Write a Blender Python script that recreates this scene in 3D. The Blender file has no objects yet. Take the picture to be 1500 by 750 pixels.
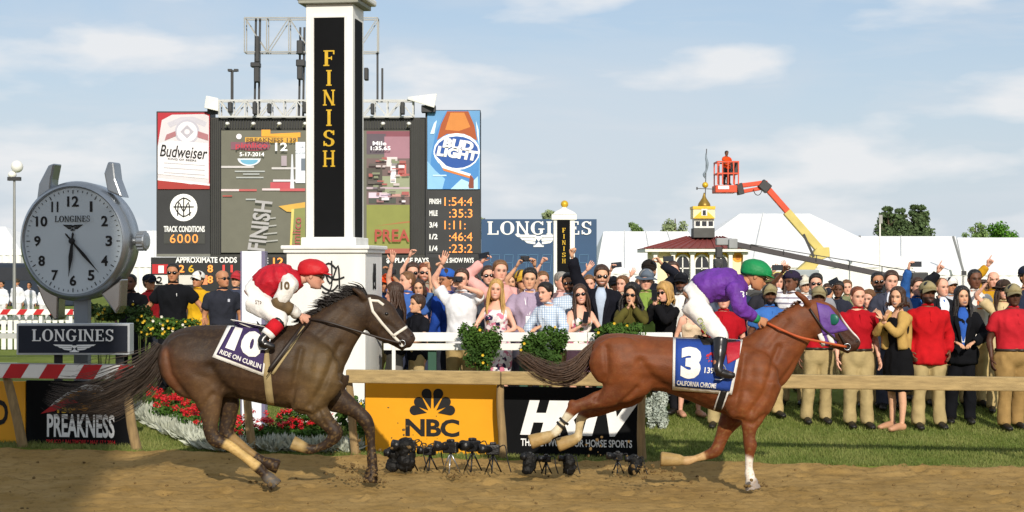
import bpy, bmesh, math, random
import numpy as np
from mathutils import Vector, Matrix, noise
from mathutils.bvhtree import BVHTree
R = math.radians
scene = bpy.context.scene
C = scene.collection
# ------------------------------------------------------------------ camera
F, HOR, CAMZ = 2500.0, 388.0, 2.1          # focal length (px of the 1500 px photo), horizon row, eye height
cam = bpy.data.cameras.new('camera')
cam.sensor_width = 36.0
cam.lens = 36.0 * F / 1500.0
cam.shift_y = (HOR - 375.0) / 1500.0
cam.clip_start = 0.2
cam.clip_end = 5000
camo = bpy.data.objects.new('camera', cam)
camo.location = (0, 0, CAMZ)
camo.rotation_euler = (R(90), 0, 0)
C.objects.link(camo)
scene.camera = camo
scene.view_settings.view_transform = 'Standard'
scene.view_settings.look = 'None'
scene.view_settings.exposure = 0.15
scene.view_settings.gamma = 1.0
# ------------------------------------------------------------------ sun and sky
SUN_EL, SUN_AZ = 25.0, 9.0                # azimuth: degrees towards +X from straight behind the camera
sd = Vector((math.sin(R(SUN_AZ)) * math.cos(R(SUN_EL)), -math.cos(R(SUN_AZ)) * math.cos(R(SUN_EL)), math.sin(R(SUN_EL))))
sl = bpy.data.lights.new('sun', 'SUN')
sl.energy = 4.0
sl.angle = R(0.6)
sl.color = (1.0, 0.92, 0.80)
so = bpy.data.objects.new('sun', sl)
so.rotation_euler = sd.to_track_quat('Z', 'Y').to_euler()
so.location = sd * 60
C.objects.link(so)
world = bpy.data.worlds.new('World')
scene.world = world
world.use_nodes = True
wn, wl = world.node_tree.nodes, world.node_tree.links
wn.clear()
wo = wn.new('ShaderNodeOutputWorld')
bg = wn.new('ShaderNodeBackground')
bg.inputs['Strength'].default_value = 0.115
sky = wn.new('ShaderNodeTexSky')
sky.sky_type = 'NISHITA'
sky.sun_disc = False
sky.sun_elevation = R(SUN_EL)
sky.sun_rotation = R(180 - SUN_AZ)
sky.air_density = 1.0
sky.dust_density = 1.6
sky.ozone_density = 1.5
tc = wn.new('ShaderNodeTexCoord')
def wmap(scale, loc=(0, 0, 0)):
    m = wn.new('ShaderNodeMapping')
    m.inputs['Scale'].default_value = scale
    m.inputs['Location'].default_value = loc
    wl.new(tc.outputs['Generated'], m.inputs['Vector'])
    return m
def wnoise(m, scale, detail, rough, dist=0.0):
    n = wn.new('ShaderNodeTexNoise')
    n.inputs['Scale'].default_value = scale
    n.inputs['Detail'].default_value = detail
    n.inputs['Roughness'].default_value = rough
    n.inputs['Distortion'].default_value = dist
    wl.new(m.outputs['Vector'], n.inputs['Vector'])
    return n
def wramp(src, stops):
    r = wn.new('ShaderNodeValToRGB')
    while len(r.color_ramp.elements) < len(stops):
        r.color_ramp.elements.new(0.5)
    for e, (p, v) in zip(r.color_ramp.elements, stops):
        e.position = p
        e.color = (v, v, v, 1) if not isinstance(v, tuple) else v + (1,)
    wl.new(src, r.inputs['Fac'])
    return r
def wmix(fac, a, b, mode='MIX'):
    m = wn.new('ShaderNodeMix')
    m.data_type = 'RGBA'
    m.blend_type = mode
    for s, v in ((0, fac), (6, a), (7, b)):
        if hasattr(v, 'node'):
            wl.new(v, m.inputs[s])
        else:
            m.inputs[s].default_value = v
    return m.outputs[2]
# thin evening clouds: broad veils, flat-bottomed puffs and long streaks, all over the sky
sep = wn.new('ShaderNodeSeparateXYZ')
wl.new(tc.outputs['Generated'], sep.inputs[0])
low = wramp(sep.outputs['Z'], [(0.0, 0.75), (0.16, 0.0)])           # pale haze all round the horizon
veil = wramp(wnoise(wmap((1, 1, 3.2), (1.42, 8.88, 0.15)), 4.2, 6, 0.55, 0.4).outputs['Fac'], [(0.40, 0.0), (0.72, 0.75)])
puff = wramp(wnoise(wmap((1, 1, 3.2), (8.69, 0.10, 6.62)), 8.5, 6, 0.48, 0.1).outputs['Fac'], [(0.49, 0.0), (0.63, 0.85)])
strk = wramp(wnoise(wmap((1, 1, 9.0), (1.3, 5.2, 0.9)), 6.5, 7, 0.6, 0.5).outputs['Fac'], [(0.52, 0.0), (0.74, 0.4)])
SKYMUL = (0.76, 0.82, 0.95, 1)
base = wmix(0.5, wmix(1.0, sky.outputs['Color'], SKYMUL, 'MULTIPLY'), (4.2, 5.15, 6.0, 1))       # thin high haze under the clouds
base = wmix(low.outputs['Color'], base, (5.7, 6.2, 6.8, 1))
c1 = wmix(veil.outputs['Color'], base, (5.15, 5.6, 6.15, 1))
c2 = wmix(strk.outputs['Color'], c1, (5.6, 5.9, 6.3, 1))
c3 = wmix(puff.outputs['Color'], c2, (6.75, 6.8, 6.9, 1))
wl.new(c3, bg.inputs['Color'])
wl.new(bg.outputs['Background'], wo.inputs['Surface'])

# ------------------------------------------------------------------ helpers
def P(px, py, Y):
    return Vector(((px - 750.0) / F * Y, Y, CAMZ - (py - HOR) / F * Y))
def lin(h):
    h = h.lstrip('#')
    v = [int(h[i:i + 2], 16) / 255 for i in (0, 2, 4)]
    return tuple(c / 12.92 if c <= 0.04045 else ((c + 0.055) / 1.055) ** 2.4 for c in v)
MATS = {}
def mat(name, hexc, rough=0.7, var=0.12, scale=6.0, bump=0.0, bscale=60.0, metal=0.0, emit=0.0, spec=0.4, attr=None, stretch=None, c2=None, sheen=0.0):
    if name in MATS:
        return MATS[name]
    m = bpy.data.materials.new(name)
    m.use_nodes = True
    n, l = m.node_tree.nodes, m.node_tree.links
    b = n['Principled BSDF']
    b.inputs['Roughness'].default_value = rough
    b.inputs['Metallic'].default_value = metal
    b.inputs['Specular IOR Level'].default_value = spec
    if sheen:
        b.inputs['Sheen Weight'].default_value = sheen
    rgb = lin(hexc)
    tcn = n.new('ShaderNodeTexCoord')
    mp = n.new('ShaderNodeMapping')
    l.new(tcn.outputs['Object'], mp.inputs['Vector'])
    if stretch:
        mp.inputs['Scale'].default_value = stretch
    nz = n.new('ShaderNodeTexNoise')
    nz.inputs['Scale'].default_value = scale
    nz.inputs['Detail'].default_value = 5
    l.new(mp.outputs['Vector'], nz.inputs['Vector'])
    rp = n.new('ShaderNodeValToRGB')
    rp.color_ramp.elements[0].position = 0.3
    rp.color_ramp.elements[1].position = 0.7
    hi = lin(c2) if c2 else tuple(min(1, c * (1 + var)) for c in rgb)
    lo = rgb if c2 else tuple(c * (1 - var) for c in rgb)
    if attr:
        rp.color_ramp.elements[0].color = (1 - var,) * 3 + (1,)
        rp.color_ramp.elements[1].color = (1 + var,) * 3 + (1,)
        at = n.new('ShaderNodeAttribute')
        at.attribute_name = attr
        mx = n.new('ShaderNodeMix')
        mx.data_type = 'RGBA'
        mx.blend_type = 'MULTIPLY'
        mx.inputs[0].default_value = 1
        l.new(at.outputs['Color'], mx.inputs[6])
        l.new(rp.outputs['Color'], mx.inputs[7])
        cs = mx.outputs[2]
    else:
        rp.color_ramp.elements[0].color = lo + (1,)
        rp.color_ramp.elements[1].color = hi + (1,)
        cs = rp.outputs['Color']
    l.new(nz.outputs['Fac'], rp.inputs['Fac'])
    l.new(cs, b.inputs['Base Color'])
    if emit:
        l.new(cs, b.inputs['Emission Color'])
        b.inputs['Emission Strength'].default_value = emit
    if bump:
        nb = n.new('ShaderNodeTexNoise')
        nb.inputs['Scale'].default_value = bscale
        nb.inputs['Detail'].default_value = 4
        l.new(mp.outputs['Vector'], nb.inputs['Vector'])
        bp = n.new('ShaderNodeBump')
        bp.inputs['Strength'].default_value = bump
        bp.inputs['Distance'].default_value = 0.02
        l.new(nb.outputs['Fac'], bp.inputs['Height'])
        l.new(bp.outputs['Normal'], b.inputs['Normal'])
    MATS[name] = m
    return m
def cloth(hexc, sc=7.0, bump=0.55, var=0.16):
    return mat('cloth_' + hexc.lstrip('#'), hexc, 0.9, var, sc, bump, 11.0, spec=0.12)

class MB:
    """collects shapes, then becomes one mesh object"""
    def __init__(s):
        s.v, s.f, s.n = [], [], 0
    def add(s, vs, fs):
        o = len(s.v)
        s.v += [tuple(v) for v in vs]
        s.f += [tuple(i + o for i in f) for f in fs]
        return s
    def box(s, c, d, rot=None):
        c = Vector(c)
        vs = []
        for x in (-.5, .5):
            for y in (-.5, .5):
                for z in (-.5, .5):
                    q = Vector((x * d[0], y * d[1], z * d[2]))
                    if rot is not None:
                        q = rot @ q
                    vs.append(c + q)
        return s.add(vs, [(0, 1, 3, 2), (4, 6, 7, 5), (0, 4, 5, 1), (2, 3, 7, 6), (0, 2, 6, 4), (1, 5, 7, 3)])
    def bar(s, a, b, w, h=None, up=(0, 0, 1)):
        a, b = Vector(a), Vector(b)
        h = h or w
        t = (b - a).normalized()
        u = t.cross(Vector(up))
        if u.length < 1e-4:
            u = t.cross(Vector((0, 1, 0)))
        u.normalize()
        v = u.cross(t)
        rot = Matrix((u, t, v)).transposed()
        return s.box((a + b) / 2, (w, (b - a).length, h), rot)
    def tube(s, pts, rad, side=None, n=8, flat=1.0, cap=True, sub=1):
        """swept tube; rad: one radius, a list, or a list of (r_side, r_other)"""
        pts = [Vector(p) for p in pts]
        if not isinstance(rad, (list, tuple)):
            rad = [rad] * len(pts)
        rad = [(r, r * flat) if not isinstance(r, (list, tuple)) else tuple(r) for r in rad]
        if sub > 1 and len(pts) > 2:
            arr = [list(p) + list(r) for p, r in zip(pts, rad)]
            out = []
            for i in range(len(arr) - 1):
                p0 = np.array(arr[max(i - 1, 0)]); p1 = np.array(arr[i]); p2 = np.array(arr[i + 1]); p3 = np.array(arr[min(i + 2, len(arr) - 1)])
                for k in range(sub):
                    t = k / sub
                    out.append(.5 * ((2 * p1) + (p2 - p0) * t + (2 * p0 - 5 * p1 + 4 * p2 - p3) * t * t + (3 * p1 - p0 - 3 * p2 + p3) * t ** 3))
            out.append(np.array(arr[-1]))
            pts = [Vector(o[:3]) for o in out]
            rad = [(max(o[3], 1e-4), max(o[4], 1e-4)) for o in out]
        m = len(pts)
        vs, fs = [], []
        side = Vector(side) if side is not None else None
        pu = None
        for i, p in enumerate(pts):
            t = pts[min(i + 1, m - 1)] - pts[max(i - 1, 0)]
            if t.length < 1e-7:
                t = Vector((0, 0, 1))
            t.normalize()
            ref = side if side is not None else (pu if pu is not None else (Vector((0, 1, 0)) if abs(t.y) < .8 else Vector((1, 0, 0))))
            u = ref - t * ref.dot(t)
            if u.length < 1e-5:
                u = t.orthogonal()
            u.normalize()
            pu = u
            v = t.cross(u)
            ru, rv = rad[i]
            for k in range(n):
                a = 2 * math.pi * k / n
                vs.append(p + u * (math.cos(a) * ru) + v * (math.sin(a) * rv))
        for i in range(m - 1):
            for k in range(n):
                k2 = (k + 1) % n
                fs.append((i * n + k, i * n + k2, (i + 1) * n + k2, (i + 1) * n + k))
        if cap:
            fs.append(tuple(range(n - 1, -1, -1)))
            fs.append(tuple((m - 1) * n + k for k in range(n)))
        return s.add(vs, fs)
    def cyl(s, a, b, r0, r1=None, n=12):
        return s.tube([a, b], [r0, r0 if r1 is None else r1], n=n)
    def ell(s, c, r, rot=None, n=12, m=8):
        c = Vector(c)
        vs, fs = [], []
        for i in range(1, m):
            th = math.pi * i / m
            for k in range(n):
                a = 2 * math.pi * k / n
                q = Vector((math.sin(th) * math.cos(a) * r[0], math.sin(th) * math.sin(a) * r[1], math.cos(th) * r[2]))
                if rot is not None:
                    q = rot @ q
                vs.append(c + q)
        for e in (1, -1):
            q = Vector((0, 0, e * r[2]))
            if rot is not None:
                q = rot @ q
            vs.append(c + q)
        for i in range(m - 2):
            for k in range(n):
                k2 = (k + 1) % n
                fs.append((i * n + k, (i + 1) * n + k, (i + 1) * n + k2, i * n + k2))
        T, B = len(vs) - 2, len(vs) - 1
        for k in range(n):
            k2 = (k + 1) % n
            fs.append((T, k, k2))
            fs.append((B, (m - 2) * n + k2, (m - 2) * n + k))
        return s.add(vs, fs)
    def prism(s, outline, o, u, v, d):
        """outline (2D) on the plane o + x u + y v, thickened by vector d"""
        o, u, v, d = Vector(o), Vector(u), Vector(v), Vector(d)
        n = len(outline)
        fr = [o + u * x + v * y for x, y in outline]
        vs = fr + [q + d for q in fr]
        fs = [tuple(range(n)), tuple(range(2 * n - 1, n - 1, -1))]
        for i in range(n):
            j = (i + 1) % n
            fs.append((j, i, n + i, n + j))
        return s.add(vs, fs)
    def lathe(s, prof, o, ax=(0, 0, 1), u=(1, 0, 0), n=24):
        o, ax, u = Vector(o), Vector(ax).normalized(), Vector(u).normalized()
        v = ax.cross(u)
        vs, fs = [], []
        for r, h in prof:
            for k in range(n):
                a = 2 * math.pi * k / n
                vs.append(o + ax * h + u * (r * math.cos(a)) + v * (r * math.sin(a)))
        m = len(prof)
        for i in range(m - 1):
            for k in range(n):
                k2 = (k + 1) % n
                fs.append((i * n + k, i * n + k2, (i + 1) * n + k2, (i + 1) * n + k))
        fs.append(tuple(range(n - 1, -1, -1)))
        fs.append(tuple((m - 1) * n + k for k in range(n)))
        return s.add(vs, fs)
    def quads(s, V):
        """V: (n,4,3) array of quads"""
        o = len(s.v)
        V = np.asarray(V)
        s.v += [tuple(p) for p in V.reshape(-1, 3).tolist()]
        s.f += [(o + 4 * i, o + 4 * i + 1, o + 4 * i + 2, o + 4 * i + 3) for i in range(len(V))]
        return s
    def mesh(s, name):
        me = bpy.data.meshes.new(name)
        me.from_pydata(s.v, [], s.f)
        return me
    def build(s, name, material, parent=None, smooth=False, bevel=0.0, origin=None):
        me = s.mesh(name)
        return link(name, me, material, parent, smooth, bevel, origin)

def root_loc(o):
    p = Vector((0, 0, 0))
    while o is not None:
        p = p + Vector(o.location)
        o = o.parent
    return p
def link(name, me, material, parent=None, smooth=False, bevel=0.0, origin=None):
    """verts are given in world space; they are shifted to the object's own origin"""
    o = bpy.data.objects.new(name, me)
    C.objects.link(o)
    if material is not None and not len(me.materials):
        me.materials.append(material)
    if parent is not None:
        o.parent = parent
        me.transform(Matrix.Translation(-root_loc(parent)))
    elif origin is not None:
        o.location = origin
        me.transform(Matrix.Translation(-Vector(origin)))
    if smooth:
        me.shade_smooth()
    if bevel:
        b = o.modifiers.new('bevel', 'BEVEL')
        b.width = bevel
        b.segments = 2
        b.limit_method = 'ANGLE'
        b.angle_limit = R(40)
    return o
def thing(name, label, cat, loc, group=None):
    o = bpy.data.objects.new(name, None)
    o.empty_display_size = 0.2
    C.objects.link(o)
    o.location = loc
    return tag(o, label, cat, group)
def tag(o, label, cat, group=None):
    o['label'] = label
    o['category'] = cat
    if group:
        o['group'] = group
    return o
def struct(o):
    o['kind'] = 'structure'
    return o
def stuff(o):
    o['kind'] = 'stuff'
    return o
def dup(root, loc, label=None, rotz=None, scale=None):
    r = root.copy()
    C.objects.link(r)
    r.location = loc
    if rotz is not None:
        r.rotation_euler = (0, 0, rotz)
    if scale is not None:
        r.scale = scale if isinstance(scale, (tuple, list)) else (scale,) * 3
    if label:
        r['label'] = label
    for ch in list(root.children):
        c = ch.copy()
        C.objects.link(c)
        c.parent = r
        for g in ch.children:
            d = g.copy()
            C.objects.link(d)
            d.parent = c
    return r

# voxel skin: overlapping closed shapes -> one continuous smooth surface
_tmp = bpy.data.scenes.new('skin_workshop')
def skin(mb, voxel, it=6, fac=0.5, wrinkle=0.0, wscale=9.0, seed=0.0):
    me = mb.mesh('work')
    o = bpy.data.objects.new('work', me)
    _tmp.collection.objects.link(o)
    m = o.modifiers.new('r', 'REMESH')
    m.mode = 'VOXEL'
    m.voxel_size = voxel
    if it:
        q = o.modifiers.new('s', 'SMOOTH')
        q.factor = fac
        q.iterations = it
    vl = _tmp.view_layers[0]
    vl.update()
    dg = vl.depsgraph
    dg.update()
    out = bpy.data.meshes.new_from_object(o.evaluated_get(dg))
    bpy.data.objects.remove(o)
    bpy.data.meshes.remove(me)
    if wrinkle:
        n = len(out.vertices)
        co = np.empty(n * 3, 'f'); out.vertices.foreach_get('co', co)
        no = np.empty(n * 3, 'f'); out.vertices.foreach_get('normal', no)
        co = co.reshape(-1, 3); no = no.reshape(-1, 3)
        d = np.array([noise.noise((p[0] * wscale + seed, p[1] * wscale, p[2] * wscale * .6 + seed)) for p in co.tolist()])
        d = 1 - 2 * np.abs(d)
        co += no * (d * wrinkle)[:, None]
        out.vertices.foreach_set('co', co.ravel())
        out.update()
    return out
def coords(me):
    a = np.empty(len(me.vertices) * 3, 'f')
    me.vertices.foreach_get('co', a)
    return a.reshape(-1, 3)
def paint(me, cols, name='Col'):
    ca = me.color_attributes.new(name, 'FLOAT_COLOR', 'POINT')
    a = np.ones((len(me.vertices), 4), 'f')
    a[:, :3] = cols
    ca.data.foreach_set('color', a.ravel())

# lettering
_tc = {}
def glyphs(text, bold=0.0, spacing=1.0, shear=0.0):
    key = (text, bold, spacing, shear)
    if key in _tc:
        return _tc[key]
    cu = bpy.data.curves.new('t', 'FONT')
    cu.body = text
    cu.size = 1
    cu.offset = bold
    cu.shear = shear
    cu.space_character = spacing
    cu.resolution_u = 3
    o = bpy.data.objects.new('t', cu)
    _tmp.collection.objects.link(o)
    _tmp.view_layers[0].update()
    me = bpy.data.meshes.new_from_object(o)
    v = coords(me).copy()
    f = [tuple(p.vertices) for p in me.polygons]
    bpy.data.objects.remove(o); bpy.data.curves.remove(cu); bpy.data.meshes.remove(me)
    _tc[key] = (v, f)
    return v, f
SER = {}
def serif(text):
    """slab-serif capitals from strokes, as flat pieces (x, y, layer)"""
    V, Fc = [], []
    x0 = 0.0
    st, th, sh, se = .19, .085, .075, .075
    lay = [0]
    def poly(p):
        o = len(V)
        lay[0] += 1
        for a, b in p:
            V.append((x0 + a, b, lay[0] * .0009))
        Fc.append(tuple(range(o, o + len(p))))
    def rect(a, b, c, d):
        poly([(a, b), (c, b), (c, d), (a, d)])
    def stem(x, w=st):
        rect(x, 0, x + w, 1); rect(x - se, 0, x + w + se, sh); rect(x - se, 1 - sh, x + w + se, 1)
    def arc(cx, cy, rx, ry, a0, a1, t1, t2, n=14):
        o = len(V); lay[0] += 1
        for i in range(n + 1):
            a = R(a0 + (a1 - a0) * i / n)
            w = t1 + (t2 - t1) * abs(math.cos(a))
            V.append((x0 + cx + rx * math.cos(a), cy + ry * math.sin(a), lay[0] * .0009))
            V.append((x0 + cx + (rx - w) * math.cos(a), cy + (ry - t1) * math.sin(a), lay[0] * .0009))
        for i in range(n):
            Fc.append((o + 2 * i, o + 2 * i + 2, o + 2 * i + 3, o + 2 * i + 1))
    for ch in text:
        if ch == ' ':
            x0 += .4; continue
        if ch == 'L':
            stem(.08); rect(.1, 0, .68, th); rect(.60, 0, .69, .3); w = .75
        elif ch == 'O':
            arc(.43, .5, .43, .52, 0, 360, th, st + .03, 32); w = .9
        elif ch == 'N':
            stem(.08, th + .02); stem(.64, th + .02); poly([(.03, 1), (.22, 1), (.76, 0), (.62, 0)]); w = .88
        elif ch == 'G':
            arc(.43, .5, .43, .52, 42, 318, th, st + .03, 26); rect(.56, .12, .74, .42); rect(.46, .38, .84, .46); rect(.68, .72, .76, 1.0); w = .9
        elif ch == 'I':
            stem(.08); w = .36
        elif ch in 'EF':
            stem(.08); rect(.1, 1 - th, .64, 1); rect(.57, .74, .65, 1); rect(.2, .46, .48, .46 + th); rect(.45, .38, .51, .62); w = .72
            if ch == 'E':
                rect(.1, 0, .68, th); rect(.61, 0, .69, .28); w = .76
        elif ch == 'S':
            arc(.32, .745, .29, .27, 20, 265, th, st * .9, 16); arc(.32, .255, .30, .27, -160, 88, th, st * .95, 16); rect(.53, .70, .61, .98); rect(.03, .02, .11, .32)
            poly([(.06, .70), (.24, .60), (.62, .32), (.58, .20), (.40, .40), (.08, .62)]); w = .68
        elif ch == 'H':
            stem(.08, .15); stem(.62, .15); rect(.2, .46, .64, .46 + th); w = .9
        x0 += w + .05
    return np.array(V), Fc
def lettering(text, bl, right, up, w, h, material, parent, name='lettering', bold=0.0, spacing=1.0, shear=0.0, font='sans', proud=0.004, smoothmap=None):
    """text stretched into the rectangle with lower-left corner bl"""
    if font == 'serif':
        v, f = serif(text)
        v = v.copy()
    else:
        v, f = glyphs(text, bold, spacing, shear)
        v = v.copy()
    mn, mx = v.min(0), v.max(0)
    v[:, 0] = (v[:, 0] - mn[0]) / max(mx[0] - mn[0], 1e-6) * w
    v[:, 1] = (v[:, 1] - mn[1]) / max(mx[1] - mn[1], 1e-6) * h
    r, u = Vector(right).normalized(), Vector(up).normalized()
    nrm = r.cross(u)
    bl = Vector(bl)
    mb = MB()
    mb.add([bl + r * float(a) + u * float(b) + nrm * (proud + float(c)) for a, b, c in v], f)
    return mb.build(name, material, parent)
# ------------------------------------------------------------------ ground
rng = np.random.default_rng(7)
random.seed(7)
SL = 0.179
def Yedge(X):
    return 18.95 - SL * (np.clip(X, -16, 16) + 4.2)
def ga(X, Y):
    return np.interp(Y, [18.9, 20.9, 21.6, 22.4, 23.5, 25, 27, 34], [.02, .10, .16, .24, .33, .40, .40, .0])
def g(Y):
    return float(ga(0, Y))
def ground_at(px, py):
    Y = 20.0
    for _ in range(30):
        Y = .5 * Y + .5 * F * (CAMZ - g(Y)) / (py - HOR)
    return P(px, py, Y)
def PL(px, py, off=0.0):
    k = (px - 750.0) / F
    return P(px, py, (19.03 + off - SL * 4.2) / (1 + SL * k))
RU = Vector((1, -SL, 0)).normalized()
RN = Vector((-SL, -1, 0)).normalized()      # towards the track
UPV = Vector((0, 0, 1))
def grid_mesh(name, xs, ys, fz):
    X, Y = np.meshgrid(xs, ys)
    X2, Y2, Z = fz(X, Y)
    V = np.stack([X2, Y2, Z], -1).reshape(-1, 3)
    nx, ny = len(xs), len(ys)
    i = np.arange(nx - 1)[None, :] + nx * np.arange(ny - 1)[:, None]
    Fq = np.stack([i, i + 1, i + nx + 1, i + nx], -1).reshape(-1, 4)
    me = bpy.data.meshes.new(name)
    me.from_pydata(V.tolist(), [], Fq.tolist())
    me.shade_smooth()
    return me
def vnoise(X, Y, sc, seed, octs=3):
    """cheap value noise on arrays"""
    out = np.zeros_like(X, dtype=float)
    amp, tot = 1.0, 0.0
    r = np.random.default_rng(seed)
    T = r.random((256, 256))
    for o in range(octs):
        x, y = X * sc + 91.7 * o, Y * sc + 37.1 * o
        xi, yi = np.floor(x).astype(int), np.floor(y).astype(int)
        fx, fy = x - xi, y - yi
        fx, fy = fx * fx * (3 - 2 * fx), fy * fy * (3 - 2 * fy)
        a = T[xi % 256, yi % 256]; b = T[(xi + 1) % 256, yi % 256]; c = T[xi % 256, (yi + 1) % 256]; d = T[(xi + 1) % 256, (yi + 1) % 256]
        out += amp * ((a * (1 - fx) + b * fx) * (1 - fy) + (c * (1 - fx) + d * fx) * fy)
        tot += amp
        amp *= .5
        sc *= 2.1
    return out / tot - .5
def ground_mat(name, c1, c2, c3, s1, s2, bump, bs, bd=0.03):
    m = bpy.data.materials.new(name)
    m.use_nodes = True
    n, l = m.node_tree.nodes, m.node_tree.links
    b = n['Principled BSDF']
    b.inputs['Roughness'].default_value = 0.95
    b.inputs['Specular IOR Level'].default_value = 0.12
    t = n.new('ShaderNodeTexCoord')
    def nz(s, d=6, rgh=.6):
        q = n.new('ShaderNodeTexNoise')
        q.inputs['Scale'].default_value = s
        q.inputs['Detail'].default_value = d
        q.inputs['Roughness'].default_value = rgh
        l.new(t.outputs['Object'], q.inputs['Vector'])
        return q
    r = n.new('ShaderNodeValToRGB')
    r.color_ramp.elements[0].position = .32
    r.color_ramp.elements[1].position = .68
    r.color_ramp.elements[0].color = lin(c1) + (1,)
    r.color_ramp.elements[1].color = lin(c2) + (1,)
    l.new(nz(s1).outputs['Fac'], r.inputs['Fac'])
    r2 = n.new('ShaderNodeValToRGB')
    r2.color_ramp.elements[0].position = .50
    r2.color_ramp.elements[1].position = .68
    r2.color_ramp.elements[0].color = (0, 0, 0, 1)
    r2.color_ramp.elements[1].color = (.8, .8, .8, 1)
    l.new(nz(s2, 8, .7).outputs['Fac'], r2.inputs['Fac'])
    mx = n.new('ShaderNodeMix')
    mx.data_type = 'RGBA'
    l.new(r2.outputs['Color'], mx.inputs[0])
    l.new(r.outputs['Color'], mx.inputs[6])
    mx.inputs[7].default_value = lin(c3) + (1,)
    l.new(mx.outputs[2], b.inputs['Base Color'])
    bp = n.new('ShaderNodeBump')
    bp.inputs['Strength'].default_value = bump
    bp.inputs['Distance'].default_value = bd
    l.new(nz(bs, 8, .7).outputs['Fac'], bp.inputs['Height'])
    l.new(bp.outputs['Normal'], b.inputs['Normal'])
    MATS[name] = m
    return m
def spread(a, b, st, far):
    core = np.arange(a, b + st / 2, st)
    ext = np.geomspace(st * 2, far, 24)
    return np.concatenate([(a - np.cumsum(ext))[::-1], core, b + np.cumsum(ext)])
_pr = random.Random(77)
PRINTS = [(_pr.uniform(-6, 6), _pr.uniform(13.8, 17.6), 0) for _ in range(170)]
def track_z(X, Y):
    z = .04 * vnoise(X, Y, 1.1, 3, 2) + .04 * vnoise(X * .8, Y, 5.5, 4, 3) + .03 * np.clip(vnoise(X, Y, 9, 8, 2) - .12, 0, 1) * 3
    z += .007 * np.sin((Y + .10 * vnoise(X, Y, .7, 14, 2)) * 2 * np.pi / .17) * np.clip(1 + 2 * vnoise(X, Y, .5, 15, 2), 0, 1)
    for hx, hy, ha in PRINTS:
        dx, dy = (X - hx) / .075, (Y - hy) / .085
        q = dx * dx + dy * dy
        if X.size > 1: z += np.where(q < 9, -.032 * np.exp(-q) + .016 * np.exp(-(np.sqrt(q) - 1.45) ** 2 * 5), 0)
    d = Yedge(X) - Y
    z += .05 * np.exp(-(d / .35) ** 2) - .02
    return X, Y, np.where(d < -.25, -.12, z)
xs = spread(-6.4, 6.4, .045, 60)
ys = np.concatenate([np.linspace(-60, 12, 18), np.arange(12.6, 20.3, .045), [22.5]])
dirt = ground_mat('dirt_mat', '#8c7040', '#9c8050', '#6f5933', 1.6, 9.0, .4, 40)
struct(link('dirt_track', grid_mesh('dirt_track', xs, ys, track_z), dirt))
def field_z(X, S):
    rag = .10 * vnoise(X, X * 0, 3.1, 5, 3) + .05 * vnoise(X, X * 0, 15, 6, 2)
    Y = Yedge(X) + S + np.where(S < .6, rag, 0)
    Z = ga(X, Y) + .012 * vnoise(X, Y, 4, 9, 3)
    Z = np.where(S < .01, -.06, Z)
    return X, Y, Z
xs = spread(-7, 7, .12, 500)
ss = np.concatenate([[0, .06, .15], np.arange(.3, 7, .12), np.geomspace(7.3, 3500, 34)])
grassm = ground_mat('grass_mat', '#5d6a26', '#74803a', '#4a5a20', 1.3, 9.0, .6, 60)
struct(link('infield_lawn', grid_mesh('infield_lawn', xs, ss, field_z), grassm))

# ------------------------------------------------------------------ materials used all over
WHITE = mat('white_paint', '#dfded9', .55, .07, 1.6, .08, 30, stretch=(3, 3, .5))
WOOD = mat('rail_wood', '#a08a5f', .8, .22, 5, .35, 40, stretch=(1, 4, 8))
POSTW = mat('post_wood', '#8c7550', .85, .25, 5, .4, 30, stretch=(6, 6, 1))
BLACKP = mat('black_panel', '#0c0d0f', .75, .2, 2, spec=.12)
GOLD = mat('gold_leaf', '#cfa82e', .4, .1, 8, metal=.25)
STEEL = mat('brushed_steel', '#9fa3a7', .3, .1, 2, metal=.8)
DARKM = mat('dark_metal', '#2a2b2d', .5, .2, 5)
INK = mat('black_ink', '#121214', .7, .1, 5)
CHALK = mat('white_letter', '#e6e6e4', .6, .05, 5)
REDP = mat('red_paint', '#b3141a', .55, .12, 4)
NAVY = mat('navy_face', '#0e1626', .45, .12, 3)

# ------------------------------------------------------------------ inner running rail
ra = thing('running_rail', 'tan wooden running rail on slanted posts between dirt and grass', 'rail', PL(640, 672))
def plank(parent, p0, p1, hgt, dep, m, name='rail_plank', bev=.012):
    mb = MB()
    mb.bar(p0, p1, dep, hgt)
    return mb.build(name, m, parent, bevel=bev)
cuts = [507, 734, 944, 1560, 1800]
ZT, HB = .96, .145
def railpt(px, z, off=0):
    q = PL(px, 388, off)
    return Vector((q.x, q.y, z))
for a, b in zip(cuts[:-1], cuts[1:]):
    plank(ra, railpt(a + .6, ZT - HB / 2), railpt(b - .6, ZT - HB / 2), HB, .07, WOOD)
def rail_post(parent, top, bot, r, m=POSTW):
    mb = MB()
    a, b = Vector(bot), Vector(top)
    j = lambda s: Vector((random.uniform(-s, s), random.uniform(-s, s), 0))
    mb.tube([a - Vector((0, 0, .15)), a, a.lerp(b, .35) + j(.015), a.lerp(b, .7) + j(.012), b], [r * 1.15, r * 1.1, r, r * .95, r * .9], n=9, sub=2)
    return mb.build('post', m, parent, smooth=True)
for px, lean in ((516, 5), (735, 2), (941, 0), (1560, 2), (1790, 2)):
    rail_post(ra, railpt(px - lean, ZT - HB, .085), railpt(px + lean, 0, .085), .045)
rb = thing('striped_rail', 'red and white diagonally striped rail above the black panel', 'rail', PL(100, 662))
plank(rb, railpt(-90, .985 - .082), railpt(196, .985 - .082), .165, .07, WHITE)
mb = MB()
q0 = railpt(-90, .985 - .164, -.037)
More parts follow.
